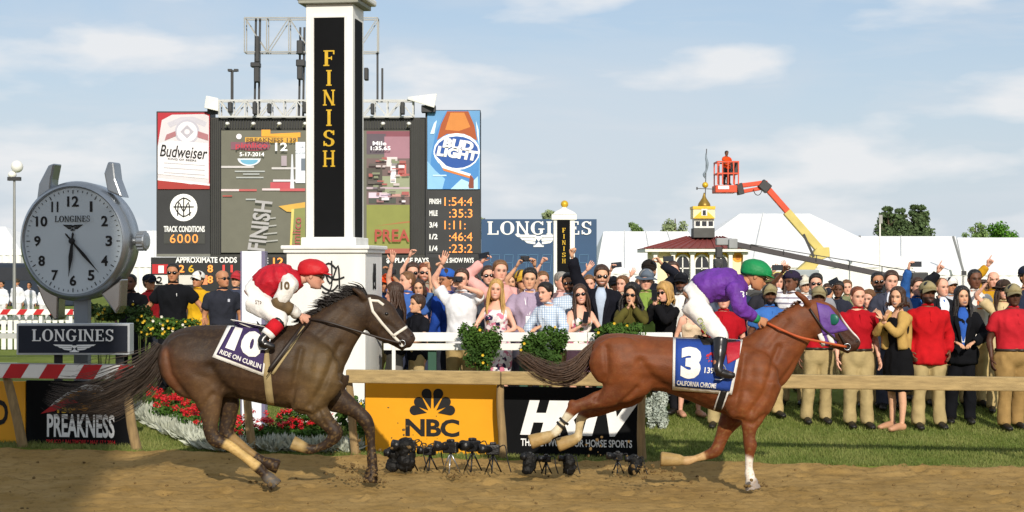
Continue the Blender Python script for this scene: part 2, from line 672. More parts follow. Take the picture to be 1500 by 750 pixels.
for i in range(7):
    x = -104 + i * 53.5
    pts = []
    for px, z in ((x, .822), (x + 27, .822), (x + 40, .984), (x + 13, .984)):
        pts.append(railpt(min(max(px, -89), 195.5), z, -.038))
    mb.add([p for p in pts] + [p - RN * .003 for p in pts], [(0, 1, 2, 3), (7, 6, 5, 4), (0, 4, 5, 1), (1, 5, 6, 2), (2, 6, 7, 3), (3, 7, 4, 0)])
mb.build('red_stripes', REDP, rb)
mb = MB(); mb.bar(railpt(-90, .987), railpt(196, .987), .074, .008); mb.build('cap_strip', STEEL, rb)
rail_post(rb, railpt(10, .83, .08), railpt(34, 0, .08), .055)
rail_post(rb, railpt(183, .83, .08), railpt(201, 0, .08), .055)
lp = thing('rail_post', 'short leaning wooden rail post in front of the flower bed', 'post', PL(368, 668))
rail_post(lp, railpt(358, .84, .1), railpt(371, 0, .1), .048)
q = MB().box(railpt(358, .86, .1), (.12, .12, .05)); q.build('cap', POSTW, lp, bevel=.01)

# ------------------------------------------------------------------ advertising panels below the rail
OFF = .36
def panel(px0, px1, py0, py1, m, label, off=OFF):
    a, b = PL(px0, py1, off), PL(px1, py1, off)
    ztop = PL(px0, py0, off).z
    t = thing('advertising_panel', label, 'panel', ((a + b) / 2).xy.to_3d())
    w = (b - a).xy.length
    mb = MB()
    rot = Matrix((RU, -RN, UPV)).transposed()
    mb.box(Vector(((a.x + b.x) / 2, (a.y + b.y) / 2, (ztop - .03) / 2)) - RN * .012, (w, .024, ztop + .03), rot)
    mb.build('board', m, t, bevel=.003)
    fm = MB()
    for s in (a, b):
        fm.box(Vector((s.x, s.y, ztop / 2)) - RN * .045, (.03, .04, ztop), rot)
    fm.build('frame', DARKM, t)
    return t
def ptext(t, s, px0, px1, py0, py1, m, off=OFF, **k):
    bl, br, tl = PL(px0, py1, off), PL(px1, py1, off), PL(px0, py0, off)
    return lettering(s, bl, RU, UPV, (br - bl).length, tl.z - bl.z, m, t, **k)
def pshape(t, polys, m, name='logo', off=OFF, d0=.003):
    mb = MB()
    for i, p in enumerate(polys):
        pts = [PL(x, y, off) + RN * (d0 + .0012 * i) for x, y in p]
        n = len(pts)
        mb.add(pts + [q - RN * .002 for q in pts], [tuple(range(n)), tuple(range(2 * n - 1, n - 1, -1))])
    return mb.build(name, m, t)
YEL = mat('yellow_vinyl', '#dd9a16', .45, .06, 2, .05, 20)
nb = panel(535, 731, 560, 674, YEL, 'yellow advertising panel with black feather fan logo')
fe = []
cx, cy = 633.5, 606.5
for i, ang in enumerate((168, 138, 106, 74, 42, 12)):
    a = R(ang)
    L1, wd = 34.0 if i not in (2, 3) else 38.5, 7.3
    ux, uy = math.cos(a), -math.sin(a)
    pts = [(cx + ux * 8, cy + uy * 8)]
    for k in range(13):
        b = -math.pi / 2 * 1.15 + math.pi * 1.15 * k / 12
        rx, ry = math.cos(b) * wd, math.sin(b) * wd
        pts.append((cx + ux * (L1 - wd + rx) - uy * ry, cy + uy * (L1 - wd + rx) + ux * ry))
    fe.append(pts[::-1])
pshape(nb, fe, INK, 'feather_fan')
ptext(nb, 'NBC', 594, 673, 613, 639, INK, bold=.035, spacing=.95)
ptext(nb, 'Sports', 602, 668, 643, 662, INK, shear=.35, bold=-.008)
hr = panel(736, 940, 566, 684, BLACKP, 'black advertising panel with big slanted white letters')
ptext(hr, 'HRTV', 762, 936, 586, 637, CHALK, bold=.07, shear=.28, spacing=.98)
ptext(hr, 'THE NETWORK FOR HORSE SPORTS', 763, 926, 642, 653, CHALK, name='small_lettering', bold=.02)
pk = panel(39, 190, 557, 662, BLACKP, 'black advertising panel with tall white letters and horse emblem')
ptext(pk, 'PREAKNESS', 69, 168, 606, 640, CHALK, bold=.03)
ptext(pk, '139', 84, 108, 597, 605, GOLD, name='number_lettering', bold=.03)
ptext(pk, 'PIMLICO * BALTIMORE * MAY 17 * 2014', 68, 169, 643, 649, REDP, name='small_lettering', bold=.02)
pshape(pk, [[(66, 604), (80, 588), (100, 574), (126, 563), (148, 565), (155, 575), (138, 570), (112, 578), (92, 590)],
            ], CHALK, 'emblem_white')
pshape(pk, [[(78, 596), (96, 580), (122, 570), (142, 576), (148, 586), (136, 588), (118, 580), (98, 590)], [(104, 600), (118, 590), (134, 594), (126, 602)]], mat('emblem_gold', '#c98a1e', .5, .1, 5), 'emblem_gold', d0=.005)
pshape(pk, [[(60, 606), (76, 594), (100, 584), (118, 588), (98, 594), (80, 602)]], REDP, 'emblem_red', d0=.009)
pshape(pk, [[(112, 576), (136, 578), (143, 584), (128, 583)]], INK, 'emblem_dark', d0=.010)
yl = panel(-80, 37, 557, 660, YEL, 'yellow advertising panel with rotated black letters at the striped rail')
ptext(yl, 'SPO', -40, 12, 585, 622, INK, bold=.03)

# ------------------------------------------------------------------ tall finish post
PY = 21.2
fp = thing('finish_post', 'tall white finish post with black panel and gold letters', 'finish post', (P(480, 600, PY).x, PY, g(PY)))
ROT = Matrix.Rotation(R(-8), 3, 'Z')
fx, fy = ROT @ Vector((1, 0, 0)), ROT @ Vector((0, -1, 0))     # along the face, out of the face
fc = Vector((P(486.5, 0, PY).x, PY + .36, 0))
zp = P(0, 363, PY).z
def fbox(c, d, name, m, bev=.006, par=None):
    mb = MB(); mb.box(fc + fx * c[0] - fy * c[1] + UPV * c[2], d, ROT)
    return mb.build(name, m, par or fp, bevel=bev)
z0 = g(PY)
fbox((0, 0, (z0 + zp - .06) / 2), (1.0, .96, zp - z0 - .06), 'pedestal', WHITE, .01)
fbox((0, 0, zp - .04), (1.07, 1.03, .05), 'pedestal_moulding', WHITE, .012)
fbox((0, 0, zp + .005), (1.12, 1.08, .05), 'pedestal_top', WHITE, .012)
fbox((0, 0, z0 + .09), (1.08, 1.04, .18), 'plinth', WHITE, .012)
ztp = P(0, 8, PY).z
fbox((0, 0, zp + .08), (.70, .70, .10), 'shaft_base', WHITE, .01)
fbox((0, 0, (zp + ztp) / 2 + .03), (.60, .60, ztp - zp), 'shaft', WHITE, .01)
fbox((0, 0, ztp + .06), (.76, .76, .06), 'cornice', mat('grey_green_cap', '#8f9186', .6, .1, 4), .01)
fbox((0, 0, ztp + .13), (.88, .88, .08), 'cap', WHITE, .02)
mb = MB()
mb.lathe([(.60, 0), (.42, .12), (.12, .34), (.06, .40), (.05, .46)], fc + UPV * (ztp + .17), n=4, u=(fx + fy).normalized())
mb.build('cap_roof', WHITE, fp)
mb = MB(); mb.ell(fc + UPV * (ztp + .74), (.12, .12, .12)); mb.build('ball', GOLD, fp, smooth=True)
zi0, zi1 = P(0, 347, PY).z, P(0, 25, PY).z
fbox((0, -.3035, (zi0 + zi1) / 2), (.385, .012, zi1 - zi0), 'black_inset', BLACKP, .003)
for sx in (-.208, .208):
    fbox((sx, -.308, (zi0 + zi1) / 2), (.025, .02, zi1 - zi0 + .05), 'inset_trim', WHITE, .004)
for zz in (zi0 - .013, zi1 + .013):
    fbox((0, -.308, zz), (.39, .02, .025), 'inset_trim', WHITE, .004)
fbox((.3035, 0, (zi0 + zi1) / 2), (.012, .385, zi1 - zi0), 'side_inset', BLACKP, .003)
lh = (P(0, 73, PY).z - P(0, 96, PY).z)
for ch, ya, yb in zip('FINISH', (73, 102, 131, 160, 190, 220), (96, 125, 154, 184, 214, 244)):
    wd = .07 if ch == 'I' else (.155 if ch in 'NH' else .14)
    za, zb = P(0, ya, PY).z, P(0, yb, PY).z
    lettering(ch, fc + fy * .312 - fx * (wd / 2) + UPV * zb, fx, UPV, wd, za - zb, GOLD, fp, name='letter_' + ch.lower(), font='serif')
# iron monogram on the pedestal
mb = MB()
def mono(pts, r=.010, cen=None, face=fy, along=fx, half=.50):
    mb.tube([cen + along * x + UPV * z + face * half for x, z in pts], r, n=6, sub=4)
mc = fc + fx * .06 + UPV * (zp - .36)
for pts in ([(-.12, -.14), (-.10, .14), (0, -.08), (.10, .14), (.12, -.14)], [(.08, .1), (-.02, .17), (-.13, .06), (-.11, -.1), (.02, -.17), (.1, -.1)], [(.02, .20), (.02, -.1), (-.04, -.2), (-.1, -.18)], [(-.18, 0), (-.06, .03), (.06, -.03), (.18, 0)]):
    mono(pts, cen=mc)
mb.build('iron_monogram', INK, fp, smooth=True)
mb = MB()
for pts in ([(-.06, -.16), (-.03, .16), (0, -.06), (.05, .16), (.06, -.16)], [(.05, .1), (-.06, .04), (-.05, -.1), (.05, -.14)]):
    mono(pts, cen=fc + UPV * (zp - .36), face=fx, along=-fy, half=.506)
mb.build('iron_monogram', INK, fp, smooth=True)
# slim white pylon beside the post
py_ = 20.7
sp = thing('white_pylon', 'slim white pylon with violet edges beside the tall finish post', 'pylon', (P(370, 600, py_).x, py_, g(py_)))
a, b = P(356, 368, py_), P(385, 620, py_)
mb = MB(); mb.box(((a.x + b.x) / 2, py_, (a.z + g(py_)) / 2), (b.x - a.x, .2, a.z - g(py_)), None); mb.build('panel', mat('cool_white', '#dfe4ea', .4, .04, 2), sp, bevel=.004)
mb = MB()
for x in (a.x - .008, b.x + .02):
    mb.box((x, py_, (a.z + g(py_)) / 2), (.014 if x < a.x else .045, .21, a.z - g(py_)))
mb.build('edge_strip', mat('violet_edge', '#6f6a86', .4, .1, 3), sp, bevel=.003)

# ------------------------------------------------------------------ giant wristwatch clock and its name board
WY = 20.2
wc = P(106, 353, WY)
wt = thing('watch_clock', 'giant silver wristwatch clock with pale dial on a pole', 'clock', (wc.x, WY + .2, g(WY)))
WR = Matrix.Rotation(R(-13), 3, 'Z')
wx, wf = WR @ Vector((1, 0, 0)), WR @ Vector((0, -1, 0))
rd = .70
def wp(x, z, f=0.0):
    return wc + wx * x + UPV * z + wf * f
mb = MB(); mb.lathe([(rd * .80, -.42), (rd * .93, -.40), (rd * 1.0, -.34), (rd * 1.02, -.10), (rd * 1.0, -.04), (rd * .955, 0), (rd * .93, .012), (rd * .905, -.012), (rd * .9, -.03)], wc, wf, wx, n=72)
mb.build('case', STEEL, wt, smooth=True).modifiers.new('es', 'EDGE_SPLIT').split_angle = R(40)
DIAL = mat('dial_silver', '#b7c1c8', .5, .03, 2)
mb = MB(); mb.lathe([(rd * .9, -.028), (rd * .9, -.018)], wc, wf, wx, n=64); mb.build('dial', DIAL, wt)
mb = MB()
for k in range(60):
    a = 2 * math.pi * k / 60
    w, l0 = (.009, .80) if k % 5 == 0 else (.005, .83)
    c, s_ = math.sin(a), math.cos(a)
    p, q = wp(rd * l0 * c, rd * l0 * s_, -.014), wp(rd * .865 * c, rd * .865 * s_, -.014)
    mb.bar(p, q, w, .006, up=wf)
mb.build('minute_track', INK, wt)
for k in range(1, 13):
    a = 2 * math.pi * k / 12
    r = rd * (.67 if k not in (3, 9) else .66)
    h = .125; w = .085 if k < 10 else .15
    if k in (1,): w = .034
    if k == 11: w = .092
    lettering(str(k), wp(r * math.sin(a) - w / 2, r * math.cos(a) - h / 2, -.018), wx, UPV, w, h, INK, wt, name='numeral', bold=.03, proud=.005)
lettering('LONGINES', wp(-.235, .225, -.018), wx, UPV, .47, .075, INK, wt, name='dial_lettering', font='serif', proud=.003)
def wings(parent, c, right, n, w, h, m, name):
    """winged hourglass emblem, centred on c"""
    mb = MB()
    for s in (-1, 1):
        for k in range(3):
            f0, f1 = .10 + .02 * k, 1.0 - .2 * k
            pts = [(s * f0 * w / 2, h * (.45 - .28 * k)), (s * f1 * w / 2, h * (.5 - .26 * k)), (s * (f1 - .12) * w / 2, h * (.28 - .26 * k)), (s * f0 * w / 2, h * (.22 - .28 * k))]
            if s < 0: pts = pts[::-1]
            mb.prism([(x, y) for x, y in pts][::-1], c, right, UPV, n * .004)
    q = .09 * w
    for pts in ([(-q, h * .3), (q, h * .3), (0, -.1 * h)], [(-q, -h * .5), (q, -h * .5), (0, -.1 * h)]):
        mb.prism(pts, c + n * .006, right, UPV, n * .003)
    for y in (.3, -.5):
        mb.prism([(-q * 1.2, h * y - h * .06), (q * 1.2, h * y - h * .06), (q * 1.2, h * y + h * .06), (-q * 1.2, h * y + h * .06)], c + n * .0095, right, UPV, n * .003)
    return mb.build(name, m, parent)
wings(wt, wp(0, .16, -.016), wx, wf, .26, .07, INK, 'dial_emblem')
def hand(tx, tz, w, name):
    mb = MB()
    d = Vector((tx, tz)); L_ = d.length; d.normalize(); nn = Vector((-d.y, d.x))
    pr = [(-.25, .0), (-.2, .5), (0.0, .45), (.45, 1), (.85, .25), (1, .05)]
    out = [(d.x * L_ * t + nn.x * w * k, d.y * L_ * t + nn.y * w * k) for t, k in pr] + [(d.x * L_ * t - nn.x * w * k, d.y * L_ * t - nn.y * w * k) for t, k in pr[::-1]]
    mb.prism(out, wp(0, 0, .004 if name == 'hour_hand' else .016), wx, UPV, wf * .006)
    mb.build(name, INK, wt)
hand(-.045, -.42, .026, 'hour_hand'); hand(.345, -.37, .02, 'minute_hand')
mb = MB(); mb.lathe([(.035, 0), (.035, .03), (.02, .036)], wp(0, 0, 0), wf, wx, n=20); mb.build('hub', INK, wt)
mb = MB()
mb.lathe([(.05, 0), (.05, .05), (.10, .06), (.11, .075), (.11, .15), (.10, .165), (.06, .17)], wp(rd * .99, .0, -.2), wx, UPV, n=28); mb.build('crown', STEEL, wt, bevel=.004)
mb = MB()
for k in range(14):
    a = 2 * math.pi * k / 14
    o_ = wp(rd * .99, 0, -.2) + UPV * (.112 * math.sin(a)) + wf * (.112 * math.cos(a))
    mb.bar(o_ + wx * .075, o_ + wx * .15, .018)
mb.build('crown_knurling', STEEL, wt)
PINKS = mat('polished_lug', '#a8a4a2', .2, .1, 3, metal=.9)
def wpx(x, y):
    q = P(x, y, WY) - wc
    return (q.x / math.cos(R(13)), q.z)
for pts, m_ in (([(44, 303), (49, 268), (64, 241), (74, 238), (69, 262), (66, 292)], STEEL), ([(156, 280), (151, 254), (157, 237), (166, 238), (169, 262), (180, 290)], STEEL),
                ([(44, 415), (80, 432), (79, 468), (73, 470), (57, 445)], PINKS), ([(146, 430), (178, 408), (176, 448), (169, 460), (163, 452)], PINKS)):
    mb = MB(); mb.prism([wpx(*p_) for p_ in pts][::-1], wc - wf * .06, wx, UPV, -wf * .20); mb.build('lug', m_, wt, bevel=.02)
mb = MB(); mb.box(wc + Vector((.07, .2, (g(WY) - wc.z - .5) / 2 - .1)), (.17, .17, wc.z - g(WY) - .35)); mb.build('pole', mat('grey_pole', '#7d8288', .5, .1, 3), wt, bevel=.01)
# name board
a, b = P(24, 520, WY - .3), P(190, 474, WY - .3)
nbd = thing('name_board', 'dark name board with white serif letters below the watch clock', 'sign', ((a.x + b.x) / 2, WY - .2, g(WY)))
mb = MB(); mb.box(((a.x + b.x) / 2, WY - .19, (a.z + b.z) / 2), (b.x - a.x, .22, b.z - a.z)); mb.build('frame', mat('silver_frame', '#b9bdc0', .4, .06, 3, metal=.3), nbd, bevel=.006)
mb = MB(); mb.box(((a.x + b.x) / 2, WY - .302, (a.z + b.z) / 2), (b.x - a.x - .05, .012, b.z - a.z - .05)); mb.build('face', NAVY, nbd)
X_ = Vector((1, 0, 0)); NY = Vector((0, -1, 0))
c_ = P(47, 500, WY - .309); e_ = P(167, 482, WY - .309)
lettering('LONGINES', c_, X_, UPV, e_.x - c_.x, e_.z - c_.z, CHALK, nbd, font='serif', proud=.002)
wings(nbd, Vector(((a.x + b.x) / 2 + .02, WY - .310, P(0, 508, WY).z)), X_, NY, .5, .085, CHALK, 'emblem')
for x in (a.x + .45, b.x - .15):
    mb = MB(); mb.box((x, WY - .15, (a.z + g(WY)) / 2), (.09, .06, a.z - g(WY))); mb.build('leg', DARKM, nbd, bevel=.006)

# ------------------------------------------------------------------ white crowd rail with green posts and flower boxes
CY = 21.15
cr = thing('crowd_rail', 'white two plank rail on green posts in front of the crowd', 'rail', (P(700, 600, CY).x, CY, g(CY)))
for ya, yb, dep in ((487, 500, .10), (503, 513, .035)):
    za, zb = P(0, ya, CY).z, P(0, yb, CY).z
    for x0, x1 in ((562, 712), (712.7, 860), (860.7, 985)):
        A, B = P(x0, 0, CY), P(x1, 0, CY)
        mb = MB(); mb.box(((A.x + B.x) / 2, CY, (za + zb) / 2), (B.x - A.x, dep, za - zb)); mb.build('plank', WHITE, cr, bevel=.006)
GREENP = mat('green_post', '#1f4a38', .5, .12, 4)
for px in (633, 767, 880, 970):
    A = P(px, 500, CY + .045)
    mb = MB(); mb.box((A.x, CY + .08, (P(0, 500, CY).z + g(CY)) / 2), (.105, .08, P(0, 500, CY).z - g(CY))); mb.build('post', GREENP, cr, bevel=.005)
A = P(577, 500, CY)
mb = MB(); mb.box((A.x, CY - .02, (P(0, 486, CY).z + g(CY)) / 2), (.045, .05, P(0, 486, CY).z - g(CY))); mb.build('end_post', WHITE, cr, bevel=.004)

# ------------------------------------------------------------------ tote board with giant screen
TY = 60.0
tb = thing('tote_board', 'big dark tote board with giant video screen and billboards', 'scoreboard', (P(466, 388, TY).x, TY, 0))
def tbox(px0, px1, py0, py1, Y, dep, name, m, parent, bev=0.0):
    a, b = P(px0, py1, Y), P(px1, py0, Y)
    mb = MB(); mb.box(((a.x + b.x) / 2, Y + dep / 2, (a.z + b.z) / 2), (b.x - a.x, dep, b.z - a.z))
    return mb.build(name, m, parent, bevel=bev)
def shapes(parent, Y, items, name, emit=0.0, layer0=0):
    """flat print: list of (hex, outline px) stacked towards the camera"""
    by = {}
    for i, (h, p) in enumerate(items):
        if len(p) == 4 and not isinstance(p[0], tuple):
            x0, x1, y0, y1 = p
            p = [(x0, y1), (x1, y1), (x1, y0), (x0, y0)]
        mb = by.setdefault(h, MB())
        mb.add([P(x, y, Y - .002 * (i + 1 + layer0)) for x, y in p], [tuple(range(len(p)))])
    for h, mb in by.items():
        stuff(mb.build(name, mat(('lit_' if emit else 'print_') + h.lstrip('#'), h, .6, .05, 3, emit=emit), parent))
def circ(cx, cy, r, ry=None, n=20, a0=0, a1=360):
    ry = ry or r
    return [(cx + r * math.cos(R(a0 + (a1 - a0) * k / n)), cy - ry * math.sin(R(a0 + (a1 - a0) * k / n))) for k in range(n + (a1 - a0 != 360))]
def ftext(parent, s, px0, px1, py0, py1, Y, m, **k):
    a, b = P(px0, py1, Y), P(px1, py0, Y)
    return lettering(s, a, X_, UPV, b.x - a.x, b.z - a.z, m, parent, **k)
BOARD = mat('board_dark', '#33342f', .6, .15, .6, stretch=(8, 1, .3))
tbox(308, 623, 172, 430, TY, 1.2, 'housing', BOARD, tb, .02)
mb = MB()
for px in (310, 313, 316, 319, 322) + tuple(range(603, 623, 3)):
    a, b = P(px, 372, TY - .04), P(px + 1.2, 174, TY - .04)
    mb.box(((a.x + b.x) / 2, TY - .02, (a.z + b.z) / 2), (b.x - a.x, .06, b.z - a.z))
for px in range(324, 602, 4):
    a, b = P(px, 188, TY - .04), P(px + 1.6, 174, TY - .04)
    mb.box(((a.x + b.x) / 2, TY - .02, (a.z + b.z) / 2), (b.x - a.x, .06, b.z - a.z))
mb.build('ribs', mat('rib_dark', '#26272a', .6, .2, 2), tb)
sc_ = tbox(323, 601, 190, 371, TY - .08, .09, 'screen', BLACKP, tb)
GE = .5
it = [('#57564a', (324, 600, 191, 370)),
      ('#6b3a44', (537, 600, 192, 222)), ('#4a4048', (537, 565, 196, 226)), ('#85606a', (563, 600, 200, 250)), ('#5a4a48', (537, 600, 232, 300)), ('#3f3a34', (537, 560, 246, 280)), ('#7a7f66', (560, 600, 258, 285)),
      ('#a9554f', (583, 595, 240, 258)), ('#b9b0ae', (566, 582, 230, 244)), ('#c7c2c4', (572, 580, 244, 268)), ('#9a8a90', (537, 600, 274, 277)), ('#b7a4b0', (540, 572, 282, 296)), ('#3b3e38', (540, 580, 290, 298)), ('#a07a72', (574, 600, 284, 288)),
      ('#6f7236', (537, 600, 300, 364)), ('#8a4a3c', (537, 600, 364, 371)), ('#8c5a34', [(550, 331), (590, 325), (600, 324), (600, 326), (590, 327)]),
      ('#c98a2a', [(383, 190), (396, 190), (396, 196), (440, 194), (440, 201), (383, 200)]), ('#b48a32', (359, 436, 201, 209)), ('#7a3540', circ(372, 214, 24, 7)), ('#6a4650', (338, 394, 208, 219)), ('#c9c4c8', circ(350, 200, 4, 4)),
      ('#b9bcc0', circ(365, 232, 17, 11, 14, 180, 360)), ('#5a8fa6', circ(365, 234, 13, 7, 14, 180, 360)),
      ('#a8a4a2', (324, 372, 243, 246)), ('#a8a4a2', (398, 440, 245, 248)), ('#8f9290', (344, 388, 250, 252)), ('#8f9290', (356, 380, 254, 256)), ('#8f9290', (346, 386, 259, 261)),
      ('#b7a8a8', (324, 350, 277, 280)), ('#9a4a48', (350, 376, 277, 280)), ('#b7a8a8', (384, 410, 276, 279)), ('#a0484a', (410, 447, 276, 280)), ('#9c3f46', (396, 430, 267, 276)), ('#b8b0b4', (400, 440, 263, 266)), ('#b0b2b8', [(425, 276), (431, 276), (429, 226), (427, 226)]),
      ('#c3c6cc', (433, 447, 208, 268)), ('#57606a', (441, 447, 232, 250)), ('#8a7f84', (412, 420, 228, 243)), ('#8c4038', (326, 340, 286, 288)), ('#8f9290', (360, 375, 291, 293)),
      ('#b08a3a', [(408, 302), (447, 296), (447, 312), (420, 310)]), ('#6d7040', [(430, 306), (447, 304), (447, 371), (428, 371)]), ('#b0a45a', [(427, 306), (431, 306), (427, 371), (424, 371)])]
it += [('#8b8b86', [(385 + i * .3, y + 4), (404 + i, y + 2), (404 + i, y), (385 + i * .3, y + 2)]) for i, y in enumerate(range(318, 362, 11))]
rr = random.Random(4)
for i in range(46):
    x, y = rr.uniform(538, 590), rr.uniform(228, 296)
    it.append((rr.choice(['#7d5a5a', '#a59a98', '#4b4440', '#8a4a46', '#6b6f58', '#bdb4b8']), (x, x + rr.uniform(4, 12), y, y + rr.uniform(1.5, 5))))
shapes(sc_, TY - .085, it, 'screen_picture', GE)
def lit(h):
    return mat('lit_' + h.lstrip('#'), h, .6, .05, 3, emit=GE)
TYs = TY - .085 - .002 * (len(it) + 2)
for s, x0, x1, y0, y1, h in (('PREAKNESS 139', 361, 434, 202, 208, '#4a3020'), ('pimlico', 345, 392, 209, 219, '#a02a38'), ('12', 403, 421, 209, 221, '#d8d8d8'), ('5-17-2014', 351, 387, 223, 229, '#d8d8d8'), ('1/4', 436, 446, 210, 216, '#c8c8c8'), ('23.8', 433, 447, 217, 223, '#c8c8c8'), ('Mile', 546, 566, 207, 213, '#d8d8d8'), ('1:35.65', 543, 572, 214, 220, '#d8d8d8'), ('PREA', 549, 600, 336, 354, '#8c3a2e')):
    ftext(sc_, s, x0, x1, y0, y1, TYs, lit(h), name='screen_lettering', bold=.02)
bl = P(388, 368, TYs)
lettering('FINISH', bl, Vector((.16, 0, 1)), Vector((-1, 0, .1)), 1.75, .62, lit('#8f8d8c'), sc_, name='screen_lettering', bold=.02)
lettering('pimlico', P(443, 369, TYs), Vector((.05, 0, 1)), Vector((-1, 0, .05)), 1.2, .38, lit('#8c3a40'), sc_, name='screen_lettering')
# left column: beer billboard, club roundel, track conditions
colL = tbox(229, 308, 163, 376, TY - .1, 1.1, 'side_tower', mat('tower_black', '#27282a', .55, .2, 1), tb, .02)
bb1 = tbox(231, 307, 165, 277, TY - .16, .05, 'billboard', mat('print_a81e2c', '#a81e2c', .6, .05, 3), tb)
it = [('#9c2f2a', [(231, 277), (307, 277), (307, 270), (231, 262)]), ('#c9c4c8', [(237, 176), (252, 168), (300, 167), (306, 170), (306, 268), (280, 270), (231, 262), (231, 214)]), ('#e9e6e8', [(231, 264), (307, 272), (307, 269), (231, 261)]), ('#b9b6c0', [(245, 180), (266, 171), (284, 171), (303, 179), (300, 186), (284, 179), (266, 179), (249, 187)]),
      ('#b0aeba', circ(274, 193, 18, 18)), ('#d8d5da', circ(274, 193, 15, 15)), ('#a8a4ae', [(274, 183), (284, 193), (274, 203), (264, 193)]), ('#d0ccd2', circ(274, 193, 4, 4)), ('#a06a70', [(290, 192), (305, 197), (305, 206), (289, 201)]), ('#a06a70', [(241, 206), (258, 199), (257, 192), (244, 197)]),
      ('#dcd9dc', [(233, 210), (250, 206), (305, 210), (305, 262), (231, 255), (231, 218)])]
it += [('#a9a6ac', [(240, y), (300, y + 4), (300, y + 5.2), (240, y + 1.2)]) for y in (238, 245, 252)]
shapes(bb1, TY - .163, it, 'billboard_print')
yy = TY - .163 - .002 * (len(it) + 2)
lettering('Budweiser', P(234, 229, yy), Vector((1, 0, -.07)), UPV, P(304, 0, yy).x - P(234, 0, yy).x, .42, INK, bb1, shear=.3, bold=.01)
lettering('KING OF BEERS', P(246, 234, yy), Vector((1, 0, -.07)), UPV, 1.0, .07, INK, bb1, bold=.01)
mb = MB()
mb.add([P(x, y, TY - .104) for x, y in circ(269, 304, 20, 20, 28)], [tuple(range(28))])
rd_ = mb.build('roundel', mat('print_f0f0ee', '#f0f0ee', .6, .03, 3), tb)
mb = MB()
for pts in ([(260, 316), (262, 296), (269, 310), (276, 296), (278, 316)], [(279, 295), (268, 290), (256, 303), (268, 317), (280, 311)], [(269, 289), (269, 318)], [(254, 303), (284, 303)]):
    mb.tube([P(x, y, TY - .12) for x, y in pts], .022, n=5, sub=3)
mb.build('monogram', INK, rd_)
ftext(tb, 'TRACK CONDITIONS', 240, 300, 331, 340, TY - .104, CHALK, bold=.03)
dp = tbox(240, 300, 342, 357, TY - .12, .03, 'lamp_display', mat('display_grey', '#3a3b38', .6, .15, 2), tb)
AMB = mat('lit_amber', '#e8883a', .5, .1, 9, emit=.9)
ftext(dp, '6000', 249, 290, 343, 356, TY - .124, AMB, spacing=1.15)
# right column: beer billboard and fractional times
tbox(623, 704, 161, 430, TY - .1, 1.1, 'side_tower', MATS['tower_black'], tb, .02)
bb2 = tbox(626, 703, 162, 277, TY - .16, .05, 'billboard', mat('print_5f95c4', '#5f95c4', .6, .15, 1), tb)
it = [('#3f7fbc', [(628, 277), (632, 225), (638, 196), (650, 170), (655, 162), (686, 162), (698, 196), (702, 240), (700, 277)]), ('#84b6dc', [(626, 277), (626, 236), (638, 250), (652, 262), (648, 277)]), ('#9c4a1c', [(640, 205), (646, 182), (655, 163), (686, 163), (695, 184), (699, 206), (680, 196), (655, 196)]), ('#c47a34', [(652, 190), (660, 165), (680, 165), (689, 186), (672, 192)]),
      ('#e8eef4', circ(669, 222, 34, 27)), ('#1c4c98', circ(669, 223, 32, 23.5)), ('#d07838', [(637, 228), (656, 246), (692, 258), (691, 262), (650, 250)]), ('#e6ecf2', [(634, 224), (654, 243), (690, 255), (688, 258), (648, 246)]), ('#a8cfe8', [(660, 277), (676, 262), (690, 268), (700, 258), (700, 277)]), ('#7a3c2a', [(686, 272), (689, 256), (694, 262), (694, 276), (687, 276)]), ('#cfe4f2', [(630, 196), (636, 180), (640, 176), (636, 196)]), ('#cfe4f2', [(697, 176), (701, 190), (702, 214), (699, 198)]), ('#bcdcee', (634, 654, 256, 258))]
shapes(bb2, TY - .163, it, 'billboard_print')
yy = TY - .163 - .002 * (len(it) + 2)
lettering('BUD', P(648, 216, yy), Vector((1, 0, -.14)), UPV, 1.1, .36, CHALK, bb2, bold=.06, shear=.2)
lettering('LIGHT', P(639, 228, yy), Vector((1, 0, -.14)), UPV, 1.5, .36, CHALK, bb2, bold=.06, shear=.2)
tf = tbox(626, 703, 281, 371, TY - .13, .03, 'times_display', MATS['tower_black'], tb)
for k, (s, d) in enumerate((('FINISH', '1:54:4'), ('MILE', ':35:3'), ('3/4', '1:11:'), ('1/2', ':46:4'), ('1/4', ':23:2'))):
    y = 289 + k * 17.2
    ftext(tf, s, 629, 629 + (17 if k == 0 else 12), y + 2, y + 10, TY - .134, CHALK, bold=.03)
    w = {0: 41, 2: 31}.get(k, 34)
    ftext(tf, d, 651 if k in (0, 2) else 658, (651 if k in (0, 2) else 658) + w, y, y + 12.5, TY - .134, AMB, bold=.0)
# odds board along the bottom
ob = tbox(221, 704, 377, 470, TY - .3, .15, 'odds_board', mat('odds_black', '#191a1b', .55, .2, 1), tb)
yo = TY - .304
tbox(229, 308, 372, 376, TY - .35, .3, 'ledge', mat('ledge_grey', '#6f6f68', .6, .1, 2), tb)
ftext(ob, 'APPROXIMATE ODDS', 257, 347, 376.5, 385, yo, CHALK, bold=.03)
shapes(ob, yo, [('#b01c22', (223, 246, 387, 401)), ('#d8d6d0', (223, 246, 403, 417)), ('#e08a5a', (284, 304, 403, 417)), ('#c8c4bc', (262, 284, 403, 417))], 'odds_square')
for s, x0, y0, m in (('1', 232, 389, CHALK), ('6', 276, 388, GOLD), ('8', 304, 388, AMB), ('2', 230, 405, INK), ('2', 262, 388, AMB), ('11', 326, 388, mat('odds_red', '#c43a34', .6, .1, 3, emit=.5)), ('12', 400, 377.5, AMB), ('8', 304, 404, AMB)):
    ftext(ob, s, x0, x0 + (8 if len(s) == 1 else 15), y0, y0 + 11, yo - .03, m, bold=.02)
